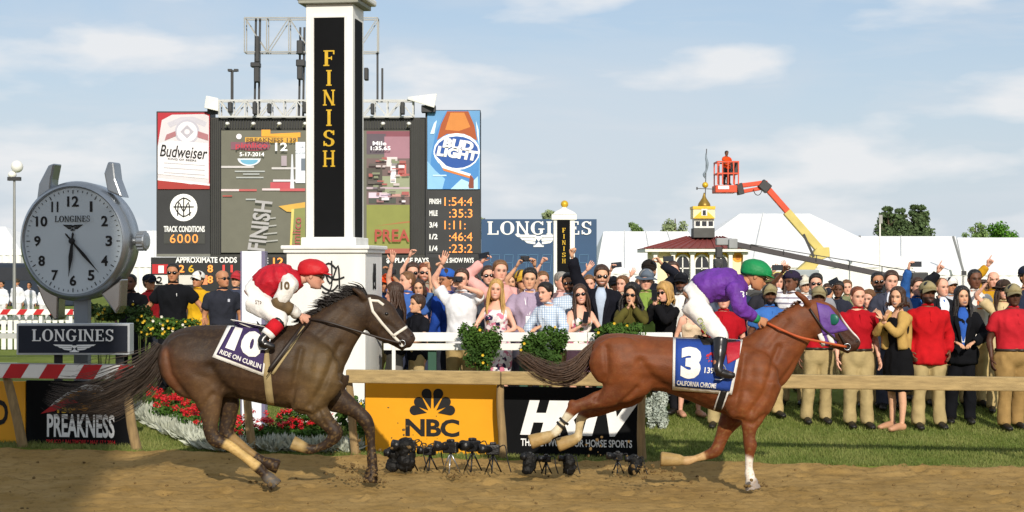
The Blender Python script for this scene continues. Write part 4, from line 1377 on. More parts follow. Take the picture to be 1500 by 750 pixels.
# ------------------------------------------------------------------ people
SK = {'a': '#c2907a', 'b': '#d0a080', 'c': '#b37e5c', 'd': '#68432f', 'e': '#4c2e1f', 'f': '#d8a48c'}
SKINM = mat('skin', '#ffffff', .55, .06, 14, .08, 60, attr='Col', spec=.35)
HAIRC = {'k': '#17120f', 'b': '#3a261a', 'l': '#6b4a2c', 'y': '#b08a4e', 'g': '#8b8780', 'r': '#6e3a20', 'w': '#cfc9bd'}
def hair_mat(c):
    return mat('hair_' + c, HAIRC[c], .5, .35, 30, .7, 60, stretch=(1, 1, .12), spec=.4)
_tz = np.array([-1.0, -.93, -.8, -.6, -.35, 0, .3, .6, .82, .94, 1.0])
_tw = np.array([.010, .036, .050, .061, .068, .0735, .077, .073, .055, .034, .004])
_tf = np.array([.050, .082, .092, .090, .087, .085, .089, .082, .060, .036, .004])
_tb = np.array([-.03, -.012, .006, .045, .082, .1, .106, .100, .074, .046, .006])
NA, NR = 44, 30
_u = (np.arange(NA) / NA * 2 - 1)
HA = np.pi * np.sign(_u) * np.abs(_u) ** 1.35
HZ = np.concatenate([[-1, -.97], np.linspace(-.92, .8, NR - 6), [.88, .94, .98, 1]])
def head_grid(infl=0.0, fem=0.0):
    """(NR,NA,3) local head: face towards -Y, z in metres about the head centre"""
    Z, A = np.meshgrid(HZ, HA, indexing='ij')
    w = np.interp(HZ, _tz, _tw)[:, None] * (1 - .06 * fem) + infl
    f = np.interp(HZ, _tz, _tf)[:, None] + infl
    b = np.interp(HZ, _tz, _tb)[:, None] + infl
    ca, sa = np.cos(A), np.sin(A)
    sx = np.sign(sa) * np.abs(sa) ** .9
    x = w * sx
    y = np.where(ca > 0, f * np.abs(ca) ** .85, -b * np.abs(ca) ** .9)
    z = Z * (.1175 + infl)
    return x, -y, z, A, Z
def faces_grid(close=True):
    fs = []
    for i in range(NR - 1):
        for k in range(NA):
            k2 = (k + 1) % NA
            fs.append((i * NA + k, i * NA + k2, (i + 1) * NA + k2, (i + 1) * NA + k))
    fs.append(tuple(range(NA - 1, -1, -1)))
    fs.append(tuple((NR - 1) * NA + k for k in range(NA)))
    return fs
HFACES = faces_grid()
def sm(x):
    x = np.clip(x, 0, 1)
    return x * x * (3 - 2 * x)
def head(skin, beard=None, brow='#2a1c14', mouth='closed', fem=0.0):
    x, y, z, A, Z = head_grid(0, fem)
    fr = np.cos(A) > 0.1
    gz = lambda cx, cz, sx, sz: np.exp(-((x - cx) / sx) ** 2 - ((Z - cz) / sz) ** 2) * fr
    d = .030 * gz(0, -.30, .013, .13) + .012 * gz(0, -.08, .009, .16) - .010 * (gz(.031, .02, .016, .10) + gz(-.031, .02, .016, .10)) + .006 * gz(0, .17, .05, .09)
    d += .007 * gz(0, -.57, .022, .09) + .006 * gz(0, -.84, .02, .09) + .004 * (gz(.045, -.25, .02, .2) + gz(-.045, -.25, .02, .2))
    col = np.tile(np.array(lin(skin)), (NR, NA, 1))
    def blend(mask, c):
        nonlocal col
        m = np.clip(mask, 0, 1)[..., None]
        col = col * (1 - m) + np.array(c) * m
    sk = np.array(lin(skin))
    blend(.5 * (gz(.045, -.3, .025, .2) + gz(-.045, -.3, .025, .2) + gz(0, -.32, .015, .12)), sk * np.array([1.0, .72, .66]))
    if beard:
        lo = sm((-.28 - Z) / .15) * (np.cos(A) > -.15)
        lo = np.maximum(lo * (1 - .95 * np.clip(gz(0, -.56, .022, .05) * 1.5, 0, 1)), gz(0, -.44, .03, .06))
        blend(lo * .93, lin(beard))
        d += .012 * lo * fr
    if mouth == 'open':
        blend(1.7 * gz(0, -.61, .024, .12), (.10, .02, .02)); blend(1.0 * gz(0, -.53, .018, .03), (.55, .50, .45))
    elif mouth == 'smile':
        blend(1.6 * gz(0, -.57, .032, .085), sk * np.array([.6, .26, .25])); blend(1.2 * gz(0, -.55, .022, .035), (.62, .58, .52))
    else:
        blend(1.2 * gz(0, -.57, .025, .06), sk * np.array([.6, .33, .32]))
    for s in (-1, 1):
        blend(1.2 * gz(s * .031, .03, .019, .075), sk * .42); blend(1.8 * gz(s * .031, .02, .011, .05), (.02, .015, .012))
        blend(1.4 * gz(s * .032, .165, .021, .04), lin(brow))
    y = y - d
    return np.stack([x, y, z], -1).reshape(-1, 3), col.reshape(-1, 3)
def hair_shell(style, seed=0):
    fem = style in ('long', 'curly', 'bob', 'pony')
    vol = {'short': .016, 'buzz': .006, 'long': .018, 'curly': .030, 'bob': .022, 'pony': .012, 'fringe': .013, 'back': .012}.get(style, .014)
    x, y, z, A, Z = head_grid(0)
    aa = np.abs(A)
    hl = np.interp(aa, [0, .5, .9, 1.25, 1.55, 1.75, 2.2, 3.15], [.62, .58, .40, .02, -.05, -.45, -.72, -.78])
    if style == 'fringe':
        hl = np.where(aa < .8, hl - .10, hl)
    if fem:
        hl = np.interp(aa, [0, .3, .7, 1.0, 1.3, 1.6, 3.15], [.66, .60, .38, .0, -.7, -1.1, -1.1])
    if style == 'bob':
        hl = np.interp(aa, [0, .3, .6, .9, 1.2, 1.6, 3.15], [.34, .30, .25, -.2, -.8, -1.1, -1.1])
    if style == 'recede':
        hl = np.interp(aa, [0, .4, .9, 1.25, 1.55, 1.8, 3.15], [1.3, 1.1, .8, .35, .0, -.4, -.75]); vol = .008
    mk = sm((Z - hl) / .14)
    nz = np.array([noise.noise((a * 16, b * 16, c * 16 + seed)) for a, b, c in zip(x.ravel().tolist(), y.ravel().tolist(), z.ravel().tolist())]).reshape(x.shape)
    inf = -.012 + mk * (vol + .012) + mk * nz * vol * .35
    w = 1 + inf / .09
    top = mk * sm((Z - .3) / .7) * vol * .6
    return np.stack([x * w, y * w, z * (1 + inf / .1175) + top], -1).reshape(-1, 3)
def rotm(yaw, pitch=0.0, roll=0.0):
    return Matrix.Rotation(R(yaw), 3, 'Z') @ Matrix.Rotation(R(pitch), 3, 'X') @ Matrix.Rotation(R(roll), 3, 'Y')
def tf(V, rot, c, k=1.0):
    M = np.array(rot)
    return (np.asarray(V) * k) @ M.T + np.array(c)
def hand_mesh(mb, wrist, d, nrm, k=1.0, pose='relaxed', thumb=1):
    d = Vector(d).normalized()
    nrm = Vector(nrm); nrm = (nrm - d * nrm.dot(d))
    if nrm.length < 1e-4: nrm = d.orthogonal()
    nrm.normalize()
    s = d.cross(nrm) * thumb
    w = Vector(wrist)
    mb.tube([w - d * .01 * k, w + d * .025 * k, w + d * .06 * k, w + d * .092 * k, w + d * .1 * k], [(.024 * k, .019 * k), (.031 * k, .019 * k), (.040 * k, .017 * k), (.040 * k, .014 * k), (.034 * k, .010 * k)], side=s, n=8)
    curl = {'open': .06, 'relaxed': .45, 'hold': 1.05, 'fist': 1.5}.get(pose, .4)
    for i, (off, L_) in enumerate(((.030, .072), (.010, .080), (-.010, .074), (-.030, .058))):
        c = curl
        if pose == 'point': c = .05 if i == 0 else 1.5
        base = w + d * .09 * k + s * off * k
        sp = (.22 if pose == 'open' else .06) * (off / .03)
        a = 0.0
        p, pts = base, [base - d * .012 * k, base]
        for seg, f in enumerate((.45, .32, .23)):
            a += c * (.75 if seg == 0 else .65)
            dr = (d * math.cos(a) + nrm * math.sin(a) + s * sp * (1 - .5 * seg) * math.cos(a)).normalized()
            p = p + dr * L_ * f * k
            pts.append(p)
        mb.tube(pts, [.0092 * k, .0095 * k, .0085 * k, .0078 * k, .0055 * k], n=6)
    b = w + d * .03 * k + s * .026 * k
    t1 = (d * .65 + s * (.75 if pose == 'open' else .45) + nrm * (.15 if pose == 'open' else .5)).normalized()
    t2 = (d * .9 + s * (.4 if pose == 'open' else -.05) + nrm * (.15 if pose == 'open' else .5)).normalized()
    mb.tube([b - t1 * .012 * k, b + t1 * .02 * k, b + t1 * .045 * k, b + t1 * .045 * k + t2 * .03 * k], [.012 * k, .012 * k, .0105 * k, .007 * k], n=6)
def ik(sh, tgt, l1, l2, pole):
    v = tgt - sh
    dist = min(max(v.length, abs(l1 - l2) + .02), l1 + l2 - .004)
    u = v.normalized()
    w = sh + u * dist
    a = (l1 * l1 - l2 * l2 + dist * dist) / (2 * dist)
    h = math.sqrt(max(l1 * l1 - a * a, 0))
    p = Vector(pole); p = p - u * p.dot(u)
    if p.length < 1e-4: p = u.orthogonal()
    p.normalize()
    return sh + u * a + p * h, w
# wrist targets relative to the shoulder: (outwards, forwards, up), elbow pole, palm normal, hand pose
ARMS = {'down': ((.09, .04, -.53), (.3, -1, 0), (-1, .2, 0), 'relaxed'), 'up': ((.05, .06, .52), (1, .2, -.3), (0, 1, 0), 'open'),
        'phone': ((-.13, .30, .10), (.6, 0, -1), (-.5, 0, .2), 'hold'), 'phonelow': ((-.12, .27, -.14), (.7, -.2, -1), (-.5, 0, .6), 'hold'),
        'over': ((-.06, .22, .40), (1, .1, -.4), (-.6, .3, 0), 'hold'), 'clap': ((-.165, .27, -.02), (.9, 0, -1), (-1, 0, 0), 'open'),
        'cheek': ((-.10, .13, .07), (.9, .4, -1), (-1, -.2, 0), 'open'), 'rail': ((-.04, .30, -.33), (1, -.4, -.4), (0, 0, -1), 'relaxed'),
        'hip': ((.03, .05, -.40), (1, -.6, 0), (-1, .2, 0), 'hold'), 'cross': ((-.22, .22, -.22), (1, -.1, -.6), (0, -.4, -1), 'hold'),
        'wide': ((.30, .12, -.36), (.2, -1, -.2), (-.3, .2, -1), 'relaxed'), 'pocket': ((.05, .09, -.46), (.45, -1, 0), (-1, 0, 0), 'relaxed')}
NPEOPLE = [0]
def person(px, ytop, Y, label, skin='b', fem=0, top='#303030', topkind='tee', bottom='#b09a6c', botkind='trousers', hair='short', hc='b', la='down', ra='down', yaw=0, hyaw=0, pitch=0, build=1.0, cap=None, glasses=False, beard=None, mouth='closed', shirt=None, lean=0, shoes='#1a1814', group='spectators crowded behind the rail', vox=.022, extra=None, legs=True, tuck=False, zb=None, hem=.86):
    """top: '#hex' or material; topkind tee|long|jacket|strap|dress; la = arm on the viewer's left when yaw is 0"""
    jr = random.Random(int(px * 7 + ytop))
    if yaw == 0: yaw = jr.uniform(-16, 16)
    if hyaw == 0: hyaw = jr.uniform(-14, 10) - yaw * .6
    if pitch == 0: pitch = jr.uniform(-5, 6)
    X = (px - 750) / F * Y
    gz_ = g(Y) if zb is None else zb
    H = CAMZ - (ytop - HOR) / F * Y - gz_
    k = H / 1.80
    base = Vector((X, Y, gz_))
    t = thing('person', label, 'person', base, group)
    NPEOPLE[0] += 1
    sd_ = NPEOPLE[0] * 3.7
    Rb = rotm(yaw)
    B = build * (0.90 if fem else 1.0)
    def W(v):                                              # local (person) -> world
        q = Vector(v) * k
        if lean:
            q = Vector((q.x, q.y - max(0, q.z - .95) * math.tan(R(lean)), q.z))
        return base + Rb @ q
    sw = (.163 if fem else .19) * (1 + (build - 1) * .6)
    hc_ = Vector((0, -.015 + (-.02 if lean else 0), 1.672))
    # ---- joints
    arms = {}
    for side, sp in ((-1, la), (1, ra)):
        sh = Vector((side * (sw - .016), .005, 1.415))
        if isinstance(sp, tuple):                          # photo pixel of the wrist, forward offset
            tw = P(sp[0], sp[1], Y - sp[2])
            q = Rb.transposed() @ (tw - base) / k
            pose = sp[3] if len(sp) > 3 else 'open'
            pole = Vector((side * 1.0, .3, -.5)); nrm = Vector((0, -1, 0)) if pose in ('open', 'point') else Vector((-side * .6, -.4, 0))
        else:
            o, pl, nm, pose = ARMS[sp]
            q = sh + Vector((side * o[0], -o[1], o[2]))
            pole = Vector((side * pl[0], -pl[1], pl[2])); nrm = Vector((side * nm[0], -nm[1], nm[2]))
        e, w = ik(sh, q, .30, .265, pole)
        arms[side] = (sh, e, w, nrm, pose)
    lj = {s: (jr.uniform(-.02, .06), jr.uniform(-.10, .08)) for s in (-1, 1)}
    def LG_(s, x, y, z):
        f = max(0, 1 - z / .93)
        return W((x + s * lj[s][0] * f, y + lj[s][1] * f, z))
    # ---- naked body
    bd = MB()
    hp = .155 if not fem else .172
    tz = [(.84, hp * .8, .10, 0), (.92, hp, .115, 0), (1.0, hp * .98, .112, 0), (1.10, (.148 if not fem else .122), .098, 0), (1.22, (.158 if not fem else .135), .108, -.005), (1.33, .172 if not fem else .150, .118 if not fem else .122, -.012), (1.40, sw * .90, .102, -.003), (1.455, sw * .72, .082, .004), (1.50, sw * .45, .064, .008), (1.54, .056, .055, .008)]
    tz = [(z, w * (1 + (B - 1) * (1 if z < 1.4 else .5)) if not fem else w * build, d * (1 + (B - 1) * 1.2), y) for z, w, d, y in tz]
    def torso(mb, inf, z0=.8, z1=1.6, flare=0.0):
        rows = [r for r in tz if z0 - .05 <= r[0] <= z1]
        if rows[0][0] > z0: rows = [(z0, rows[0][1], rows[0][2], rows[0][3])] + rows
        mb.tube([W((0, y, z)) for z, w, d, y in rows], [((w + inf + (flare * max(0, 1.05 - z))) * k, (d + inf + (flare * max(0, 1.05 - z))) * k) for z, w, d, y in rows], side=Rb @ Vector((1, 0, 0)), n=16, sub=3)
    torso(bd, 0)
    bd.tube([W((0, .01, 1.44)), W((0, .0, 1.52)), W((0, -.005, 1.60)), W(hc_ + Vector((0, .02, -.02)))], [.062 * k, .054 * k * (1 if not fem else .88), .053 * k * (1 if not fem else .86), .05 * k], n=12)
    am = .88 if fem else 1.0 * (1 + (build - 1) * .5)
    for s, (sh, e, w, nrm, pose) in arms.items():
        bd.tube([W(sh - Vector((s * .05, 0, .0))), W(sh), W(sh.lerp(e, .4)), W(e), W(e.lerp(w, .3)), W(e.lerp(w, .75)), W(w)], [.045 * k * am, .052 * k * am, .048 * k * am, .040 * k * am, .041 * k * am, .030 * k * am, .026 * k * am], n=10, sub=2)
    lw = .088
    for s in (-1, 1):
        bd.tube([LG_(s, s * lw, 0, .93), LG_(s, s * lw, -.005, .75), LG_(s, s * (lw + .01), -.01, .50), LG_(s, s * (lw + .012), .02, .34), LG_(s, s * (lw + .012), .02, .09), LG_(s, s * (lw + .012), .01, .03)], [.088 * k, .078 * k, .055 * k, .053 * k, .036 * k, .04 * k], n=10, sub=2)
        bd.tube([LG_(s, s * (lw + .012), .05, .035), LG_(s, s * (lw + .02), -.07, .035), LG_(s, s * (lw + .025), -.16, .02)], [.035 * k, .038 * k, .025 * k], n=8)
    me = skin_(bd, vox * k)
    bmv = coords(me)
    skc = np.array(lin(SK[skin]))
    cols = [np.tile(skc, (len(bmv), 1))]
    polys = [tuple(p.vertices) for p in me.polygons]
    V = [bmv]
    nV = len(bmv)
    hv, hcol = head(SK[skin], beard, brow={'y': '#6b4a2c', 'w': '#8b8780'}.get(hc, '#1d140e'), mouth=mouth, fem=fem)
    hr = Rb @ rotm(hyaw, pitch, jr.uniform(-7, 7))
    hk = k * 1.09 * (1.0 if H > 1.6 else 1.6 / H * .98)
    hcw = W(hc_)
    V.append(tf(hv, hr, hcw, hk)); cols.append(hcol)
    polys += [tuple(i + nV for i in f) for f in HFACES]; nV += len(hv)
    ex = MB()
    for s in (-1, 1):
        ex.ell(hcw + hr @ Vector((s * .076, .012, -.004)) * hk, (.010 * hk, .019 * hk, .031 * hk), hr @ Matrix.Rotation(R(-s * 20), 3, 'Z'), 8, 6)
    for s, (sh, e, w, nrm, pose) in arms.items():
        d = (W(w) - W(e))
        if not isinstance((la, ra)[s > 0], tuple) and (la, ra)[s > 0] in ('phone', 'over', 'cheek', 'clap'):
            d = d.normalized() + Vector((0, 0, .5))
        if isinstance((la, ra)[s > 0], tuple): d = d.normalized() + Vector((0, 0, .35))
        hand_mesh(ex, W(w), d, Rb @ nrm, k * (.92 if fem else 1.02), pose, thumb=(1 if pose in ('open', 'point') else -1) * s)
    ev = np.array(ex.v)
    V.append(ev); cols.append(np.tile(skc, (len(ev), 1)))
    polys += [tuple(i + nV for i in f) for f in ex.f]
    bpy.data.meshes.remove(me)
    me = bpy.data.meshes.new('body')
    me.from_pydata(np.concatenate(V).tolist(), [], polys)
    paint(me, np.concatenate(cols))
    link('body', me, SKINM, t, smooth=True)
    # ---- clothes
    tm = cloth(top) if isinstance(top, str) else top
    def sleeve(mb, upto, inf, cuff=0.0):
        for s, (sh, e, w, nrm, pose) in arms.items():
            if upto <= 1:
                end = sh.lerp(e, upto)
                pts = [sh - Vector((s * .07, 0, .02)), sh, sh.lerp(end, .55), end]
                rd = [.050, .056, .058, .060]
            else:
                end = e.lerp(w, upto - 1)
                pts = [sh - Vector((s * .07, 0, .02)), sh, sh.lerp(e, .5), e, e.lerp(end, .5), end]
                rd = [.050, .055, .051, .046, .043, .036 + cuff]
            mb.tube([W(p) for p in pts], [(r * am + inf) * k for r in rd], n=10, sub=2)
    mb = MB()
    inf = {'tee': .017, 'long': .016, 'jacket': .034, 'strap': .008, 'dress': .010}[topkind]
    if topkind == 'dress':
        torso(mb, inf, .84, 1.40)
        mb.tube([W((0, 0, 1.0)), W((0, 0, .85)), W((0, 0, .62)), W((0, 0, .50))], [((hp + .02) * k * B, .13 * k), ((hp + .035) * k, .145 * k), ((hp + .03) * k, .15 * k), ((hp + .035) * k, .155 * k)], side=Rb @ Vector((1, 0, 0)), n=16, sub=2)
    elif topkind == 'strap':
        torso(mb, inf, .84, 1.38, .05)
    else:
        torso(mb, inf, .80 if topkind == 'jacket' else (.985 if tuck else hem), 1.53, .14 if topkind == 'jacket' else (.0 if tuck else .16 if hem > .85 else .30))
        sleeve(mb, {'tee': .62, 'long': 1.92, 'jacket': 1.9}[topkind], .014 if topkind != 'jacket' else .024)
    if fem:
        for s in (-1, 1):
            mb.ell(W((s * .07, -.095, 1.30)), (.062 * k, .05 * k, .06 * k))
    for s in ((-1, 1) if topkind in ('strap',) else ()):
        mb.tube([W((s * .09, -.10, 1.36)), W((s * .10, -.06, 1.475)), W((s * .10, .05, 1.47)), W((s * .09, .10, 1.36))], .014 * k, n=6, sub=2)
    cm = skin_(mb, vox * .95 * k, 4, wrinkle=.016 if topkind != 'jacket' else .018, seed=sd_)
    nm_ = {'tee': 'shirt', 'long': 'shirt', 'jacket': 'jacket', 'strap': 'top', 'dress': 'dress'}[topkind]
    so_ = link(nm_, cm, tm, t, smooth=True)
    if topkind in ('tee', 'long'):                           # collar
        mb = MB()
        n_ = 14
        pts = [W((.066 * math.sin(a), -.002 + .062 * -math.cos(a), 1.525 + .016 * math.cos(a))) for a in [2 * math.pi * i / n_ for i in range(n_ + 1)]]
        mb.tube(pts, [(.009 * k, .016 * k)] * len(pts), n=6)
        mb.build('collar', tm, so_, smooth=True)
        mb = MB(); mb.bar(W((0, -.10 * (1 + (B - 1) * 1.2) - .030, 1.46)), W((0, -.118 * (1 + (B - 1) * 1.2) - .034, 1.33)), .022 * k, .006 * k, up=(0, 1, 0)); mb.build('placket', tm, so_)
    if topkind == 'jacket':
        zip_ = shirt or '#d8dce2'
        mb = MB()
        dd = .118 * (1 + (B - 1) * 1.2) + .042
        mb.tube([W((0, -dd + .006, .98)), W((0, -dd - .002, 1.2)), W((0, -dd, 1.33)), W((0, -dd + .03, 1.45)), W((0, -.055, 1.53))], [(.018 * k, .012 * k), (.045 * k, .02 * k), (.065 * k, .02 * k), (.07 * k, .022 * k), (.045 * k, .02 * k)], side=Rb @ Vector((1, 0, 0)), n=10, sub=3)
        mb.build('shirt_front', cloth(zip_), t, smooth=True)
        mb = MB()
        for s in (-1, 1):
            mb.tube([W((s * .02, -dd - .01, 1.0)), W((s * .055, -dd - .018, 1.22)), W((s * .085, -dd + .0, 1.36)), W((s * .07, -.06, 1.50)), W((s * .05, .05, 1.545))], [(.010 * k, .006 * k), (.022 * k, .008 * k), (.032 * k, .010 * k), (.02 * k, .010 * k), (.015 * k, .010 * k)], side=Rb @ Vector((1, 0, 0)), n=8, sub=3)
        mb.build('lapels', tm, so_, smooth=True)
    if legs:
        if topkind != 'dress':
            mb = MB()
            bm_ = cloth(bottom)
            if botkind == 'trousers':
                hw = hp * (1 + (B - 1)) + .018
                mb.tube([W((0, .0, .80)), W((0, .0, .86)), W((0, 0, .95)), W((0, 0, 1.02))], [(.15 * k * B, .11 * k), (hw * k, .135 * k * B), (hw * k, .138 * k * B), ((hw - .012) * k, .128 * k * B)], side=Rb @ Vector((1, 0, 0)), n=14, sub=2)
                for s in (-1, 1):
                    mb.tube([LG_(s, s * lw * B, 0, .92), LG_(s, s * lw * B, -.005, .75), LG_(s, s * (lw + .012), -.01, .50), LG_(s, s * (lw + .016), .015, .28), LG_(s, s * (lw + .016), .01, .06)], [.105 * k * B, .098 * k * B, .080 * k, .077 * k, .080 * k], n=12, sub=3)
            else:                                              # skirt or shorts length
                mb.tube([W((0, 0, 1.02)), W((0, 0, .9)), W((0, 0, .62)), W((0, 0, .52))], [(hp * k, .12 * k), ((hp + .02) * k, .14 * k), ((hp + .03) * k, .15 * k), ((hp + .03) * k, .15 * k)], side=Rb @ Vector((1, 0, 0)), n=16, sub=2)
            link('trousers' if botkind == 'trousers' else 'skirt', skin_(mb, vox * 1.05 * k, 4, wrinkle=.013, wscale=8, seed=sd_ + 9), bm_, t, smooth=True)
            if botkind == 'trousers' and Y < 21.5 and tuck:
                mb = MB(); pts = [W((math.sin(a) * (hw + .006), -math.cos(a) * (.134 * B + .006), 1.0)) for a in [2 * math.pi * i / 18 for i in range(19)]]
                mb.tube(pts, [(.006 * k, .020 * k)] * 19, n=6); mb.build('belt', mat('belt', '#2a1d14', .5, .1, 4), t, smooth=True)
        for s in (-1, 1):
            mb = MB()
            x = s * (lw + .014)
            mb.tube([LG_(s, x, .075, .045), LG_(s, x, .05, .05), LG_(s, x, -.04, .052), LG_(s, x + s * .008, -.13, .04), LG_(s, x + s * .01, -.20, .03), LG_(s, x + s * .01, -.215, .025)], [(.03 * k, .035 * k), (.042 * k, .048 * k), (.044 * k, .05 * k), (.05 * k, .04 * k), (.04 * k, .028 * k), (.02 * k, .015 * k)], side=Rb @ Vector((1, 0, 0)), n=10, sub=2)
            mb.build('shoe', mat('shoe_' + shoes.strip('#'), shoes, .45, .15, 5), t, smooth=True)
    # ---- head wear
    def headpart(nm2, Vl, fs, m, smooth=True):
        m2 = bpy.data.meshes.new(nm2)
        m2.from_pydata(tf(Vl, hr, hcw, hk).tolist(), [], fs)
        return link(nm2, m2, m, t, smooth=smooth)
    if hair and hair != 'bald':
        ho = headpart('hair', hair_shell(hair, sd_), HFACES, hair_mat(hc))
        if hair in ('long', 'curly', 'bob', 'pony'):
            mb = MB()
            rg = random.Random(int(sd_ * 10))
            n_ = 22 if hair != 'curly' else 34
            drop = {'long': -.40, 'curly': -.34, 'bob': -.17, 'pony': -.12}[hair]
            for i in range(n_):
                a = (1.05 + (2 * math.pi - 2.1) * i / (n_ - 1)) + rg.uniform(-.05, .05)
                ca, sa = math.cos(a), math.sin(a)
                rx, ry = .082, .098
                dz = drop * rg.uniform(.75, 1.05) * (1 if abs(a - math.pi) > .9 or hair != 'long' else 1.1)
                wv_ = lambda: rg.uniform(-.014, .014) * (2.2 if hair == 'curly' else 1)
                out = 1.15 if hair != 'curly' else 1.45
                pts = [(rx * .82 * sa, -ry * .82 * ca, .072), (rx * 1.08 * sa, -ry * 1.08 * ca, .0), (rx * out * sa + wv_(), -ry * (out if ca < 0 else 1.0) * ca + wv_(), -.09), (rx * out * 1.1 * sa + wv_(), -ry * (out * 1.0 if ca < 0 else .85) * ca + wv_() - (.03 if ca > -.3 else -.03), dz * .6), (rx * out * sa + wv_(), -ry * out * .9 * ca + wv_() - (.06 if ca > -.3 else -.05), dz)]
                mb.tube([hcw + hr @ (Vector(p) * hk) if j < 3 else hcw + Rb @ (Vector(p) * hk) for j, p in enumerate(pts)], [(.014 * hk, .010 * hk), (.020 * hk, .013 * hk), (.022 * hk, .015 * hk), (.020 * hk, .014 * hk), (.006 * hk, .005 * hk)], n=6, sub=2)
            mb.build('hair_locks', hair_mat(hc), ho, smooth=True)
    if cap:
        cc, kind = cap
        x, y, z, A, Z = head_grid(0)
        aa = np.abs(A)
        hl = np.interp(aa, [0, 1.2, 1.8, 3.15], [.36, .22, .12, .05])
        mk = sm((Z - hl) / .10)
        inf_ = -.02 + mk * (.042 + .006 * np.cos(3 * A))
        w_ = 1 + inf_ / .09
        capm = cloth(cc)
        co_ = headpart('cap' if kind != 'brimhat' else 'hat', np.stack([x * w_, y * w_, z * (1 + inf_ / .1175) + mk * .004], -1).reshape(-1, 3), HFACES, capm)
        vs, fs = [], []
        if kind == 'cap' or kind == 'back':
            n_, m_ = 12, 4
            for j in range(m_ + 1):
                for i in range(n_ + 1):
                    a = -1.15 + 2.3 * i / n_
                    r = 1 + .78 * j / m_ * math.cos(a * .9)
                    f = -1 if kind == 'cap' else 1
                    vs.append((.086 * math.sin(a) * (1 + .10 * j / m_), f * .100 * math.cos(a) * r, .052 - .016 * (j / m_) ** 2 - .045 * abs(math.sin(a)) ** 2 * (j / m_)))
        else:
            n_, m_ = 28, 3
            for j in range(m_ + 1):
                for i in range(n_ + 1):
                    a = -math.pi + 2 * math.pi * i / n_
                    r = 1 + .62 * j / m_
                    vs.append((.088 * math.sin(a) * r, -.102 * math.cos(a) * r, .048 - .02 * j / m_ + .008 * math.sin(3 * a)))
        nb_ = len(vs)
        vs += [(a, b, c - .004) for a, b, c in vs]
        for j in range(m_):
            for i in range(n_):
                o = j * (n_ + 1) + i
                fs.append((o, o + 1, o + n_ + 2, o + n_ + 1)); fs.append((o + nb_, o + n_ + 1 + nb_, o + n_ + 2 + nb_, o + 1 + nb_))
        m2 = bpy.data.meshes.new('brim'); m2.from_pydata(tf(vs, hr, hcw, hk).tolist(), [], fs); link('brim', m2, capm, co_, smooth=True)
    if glasses:
        mb = MB()
        for s in (-1, 1):
            mb.ell((s * .033, -.090, .003), (.027, .010, .020), n=12, m=6)
            mb.bar((s * .058, -.084, .008), (s * .078, .005, .010), .005)
        mb.bar((-.012, -.097, .008), (.012, -.097, .008), .006)
        headpart('sunglasses', mb.v, mb.f, mat('dark_lens', '#0d0d0f', .12, .1, 5, spec=.7))
    if extra:
        extra(t, W, arms, hr, hcw, hk, Rb)
    arms_w = {s: (W(a[1]), W(a[2])) for s, a in arms.items()}
    return t, W, arms_w, hcw, hr
def skin_(mb, vx, it=5, wrinkle=0.0, wscale=9.0, seed=0.0):
    return skin(mb, vx, it, .5, wrinkle, wscale, seed)
def phone(at, label, d=(1, 0, 0), up=(0, 0, 1), kind='phone'):
    t = thing('phone' if kind == 'phone' else 'camera', label, kind, at)
    d, up = Vector(d).normalized(), Vector(up).normalized()
    n = d.cross(up); n.normalize(); up = n.cross(d)
    rot = Matrix((d, -n, up)).transposed()
    at = Vector(at)
    if kind == 'phone':
        mb = MB(); mb.box(at, (.145, .010, .072), rot); mb.build('case', mat('phone_black', '#17171a', .3, .1, 5), t, bevel=.004)
        mb = MB(); mb.box(at - rot @ Vector((0, -.0062, 0)) * -1, (.128, .001, .060), rot); mb.build('screen', mat('phone_screen', '#20252d', .1, .1, 5, spec=.7), t)
        mb = MB(); mb.tube([at + rot @ Vector((-.055, -.0055, .02)), at + rot @ Vector((-.055, -.0075, .02))], .006, n=8); mb.build('lens', DKG, t)
    else:
        mb = MB(); mb.box(at, (.12, .05, .075), rot); mb.build('body', mat('phone_black', '#17171a', .3, .1, 5), t, bevel=.008)
        mb = MB(); mb.tube([at + rot @ Vector((.01, -.02, 0)), at + rot @ Vector((.01, -.075, 0))], [.03, .028], n=12); mb.build('lens', DKG, t)
    return t
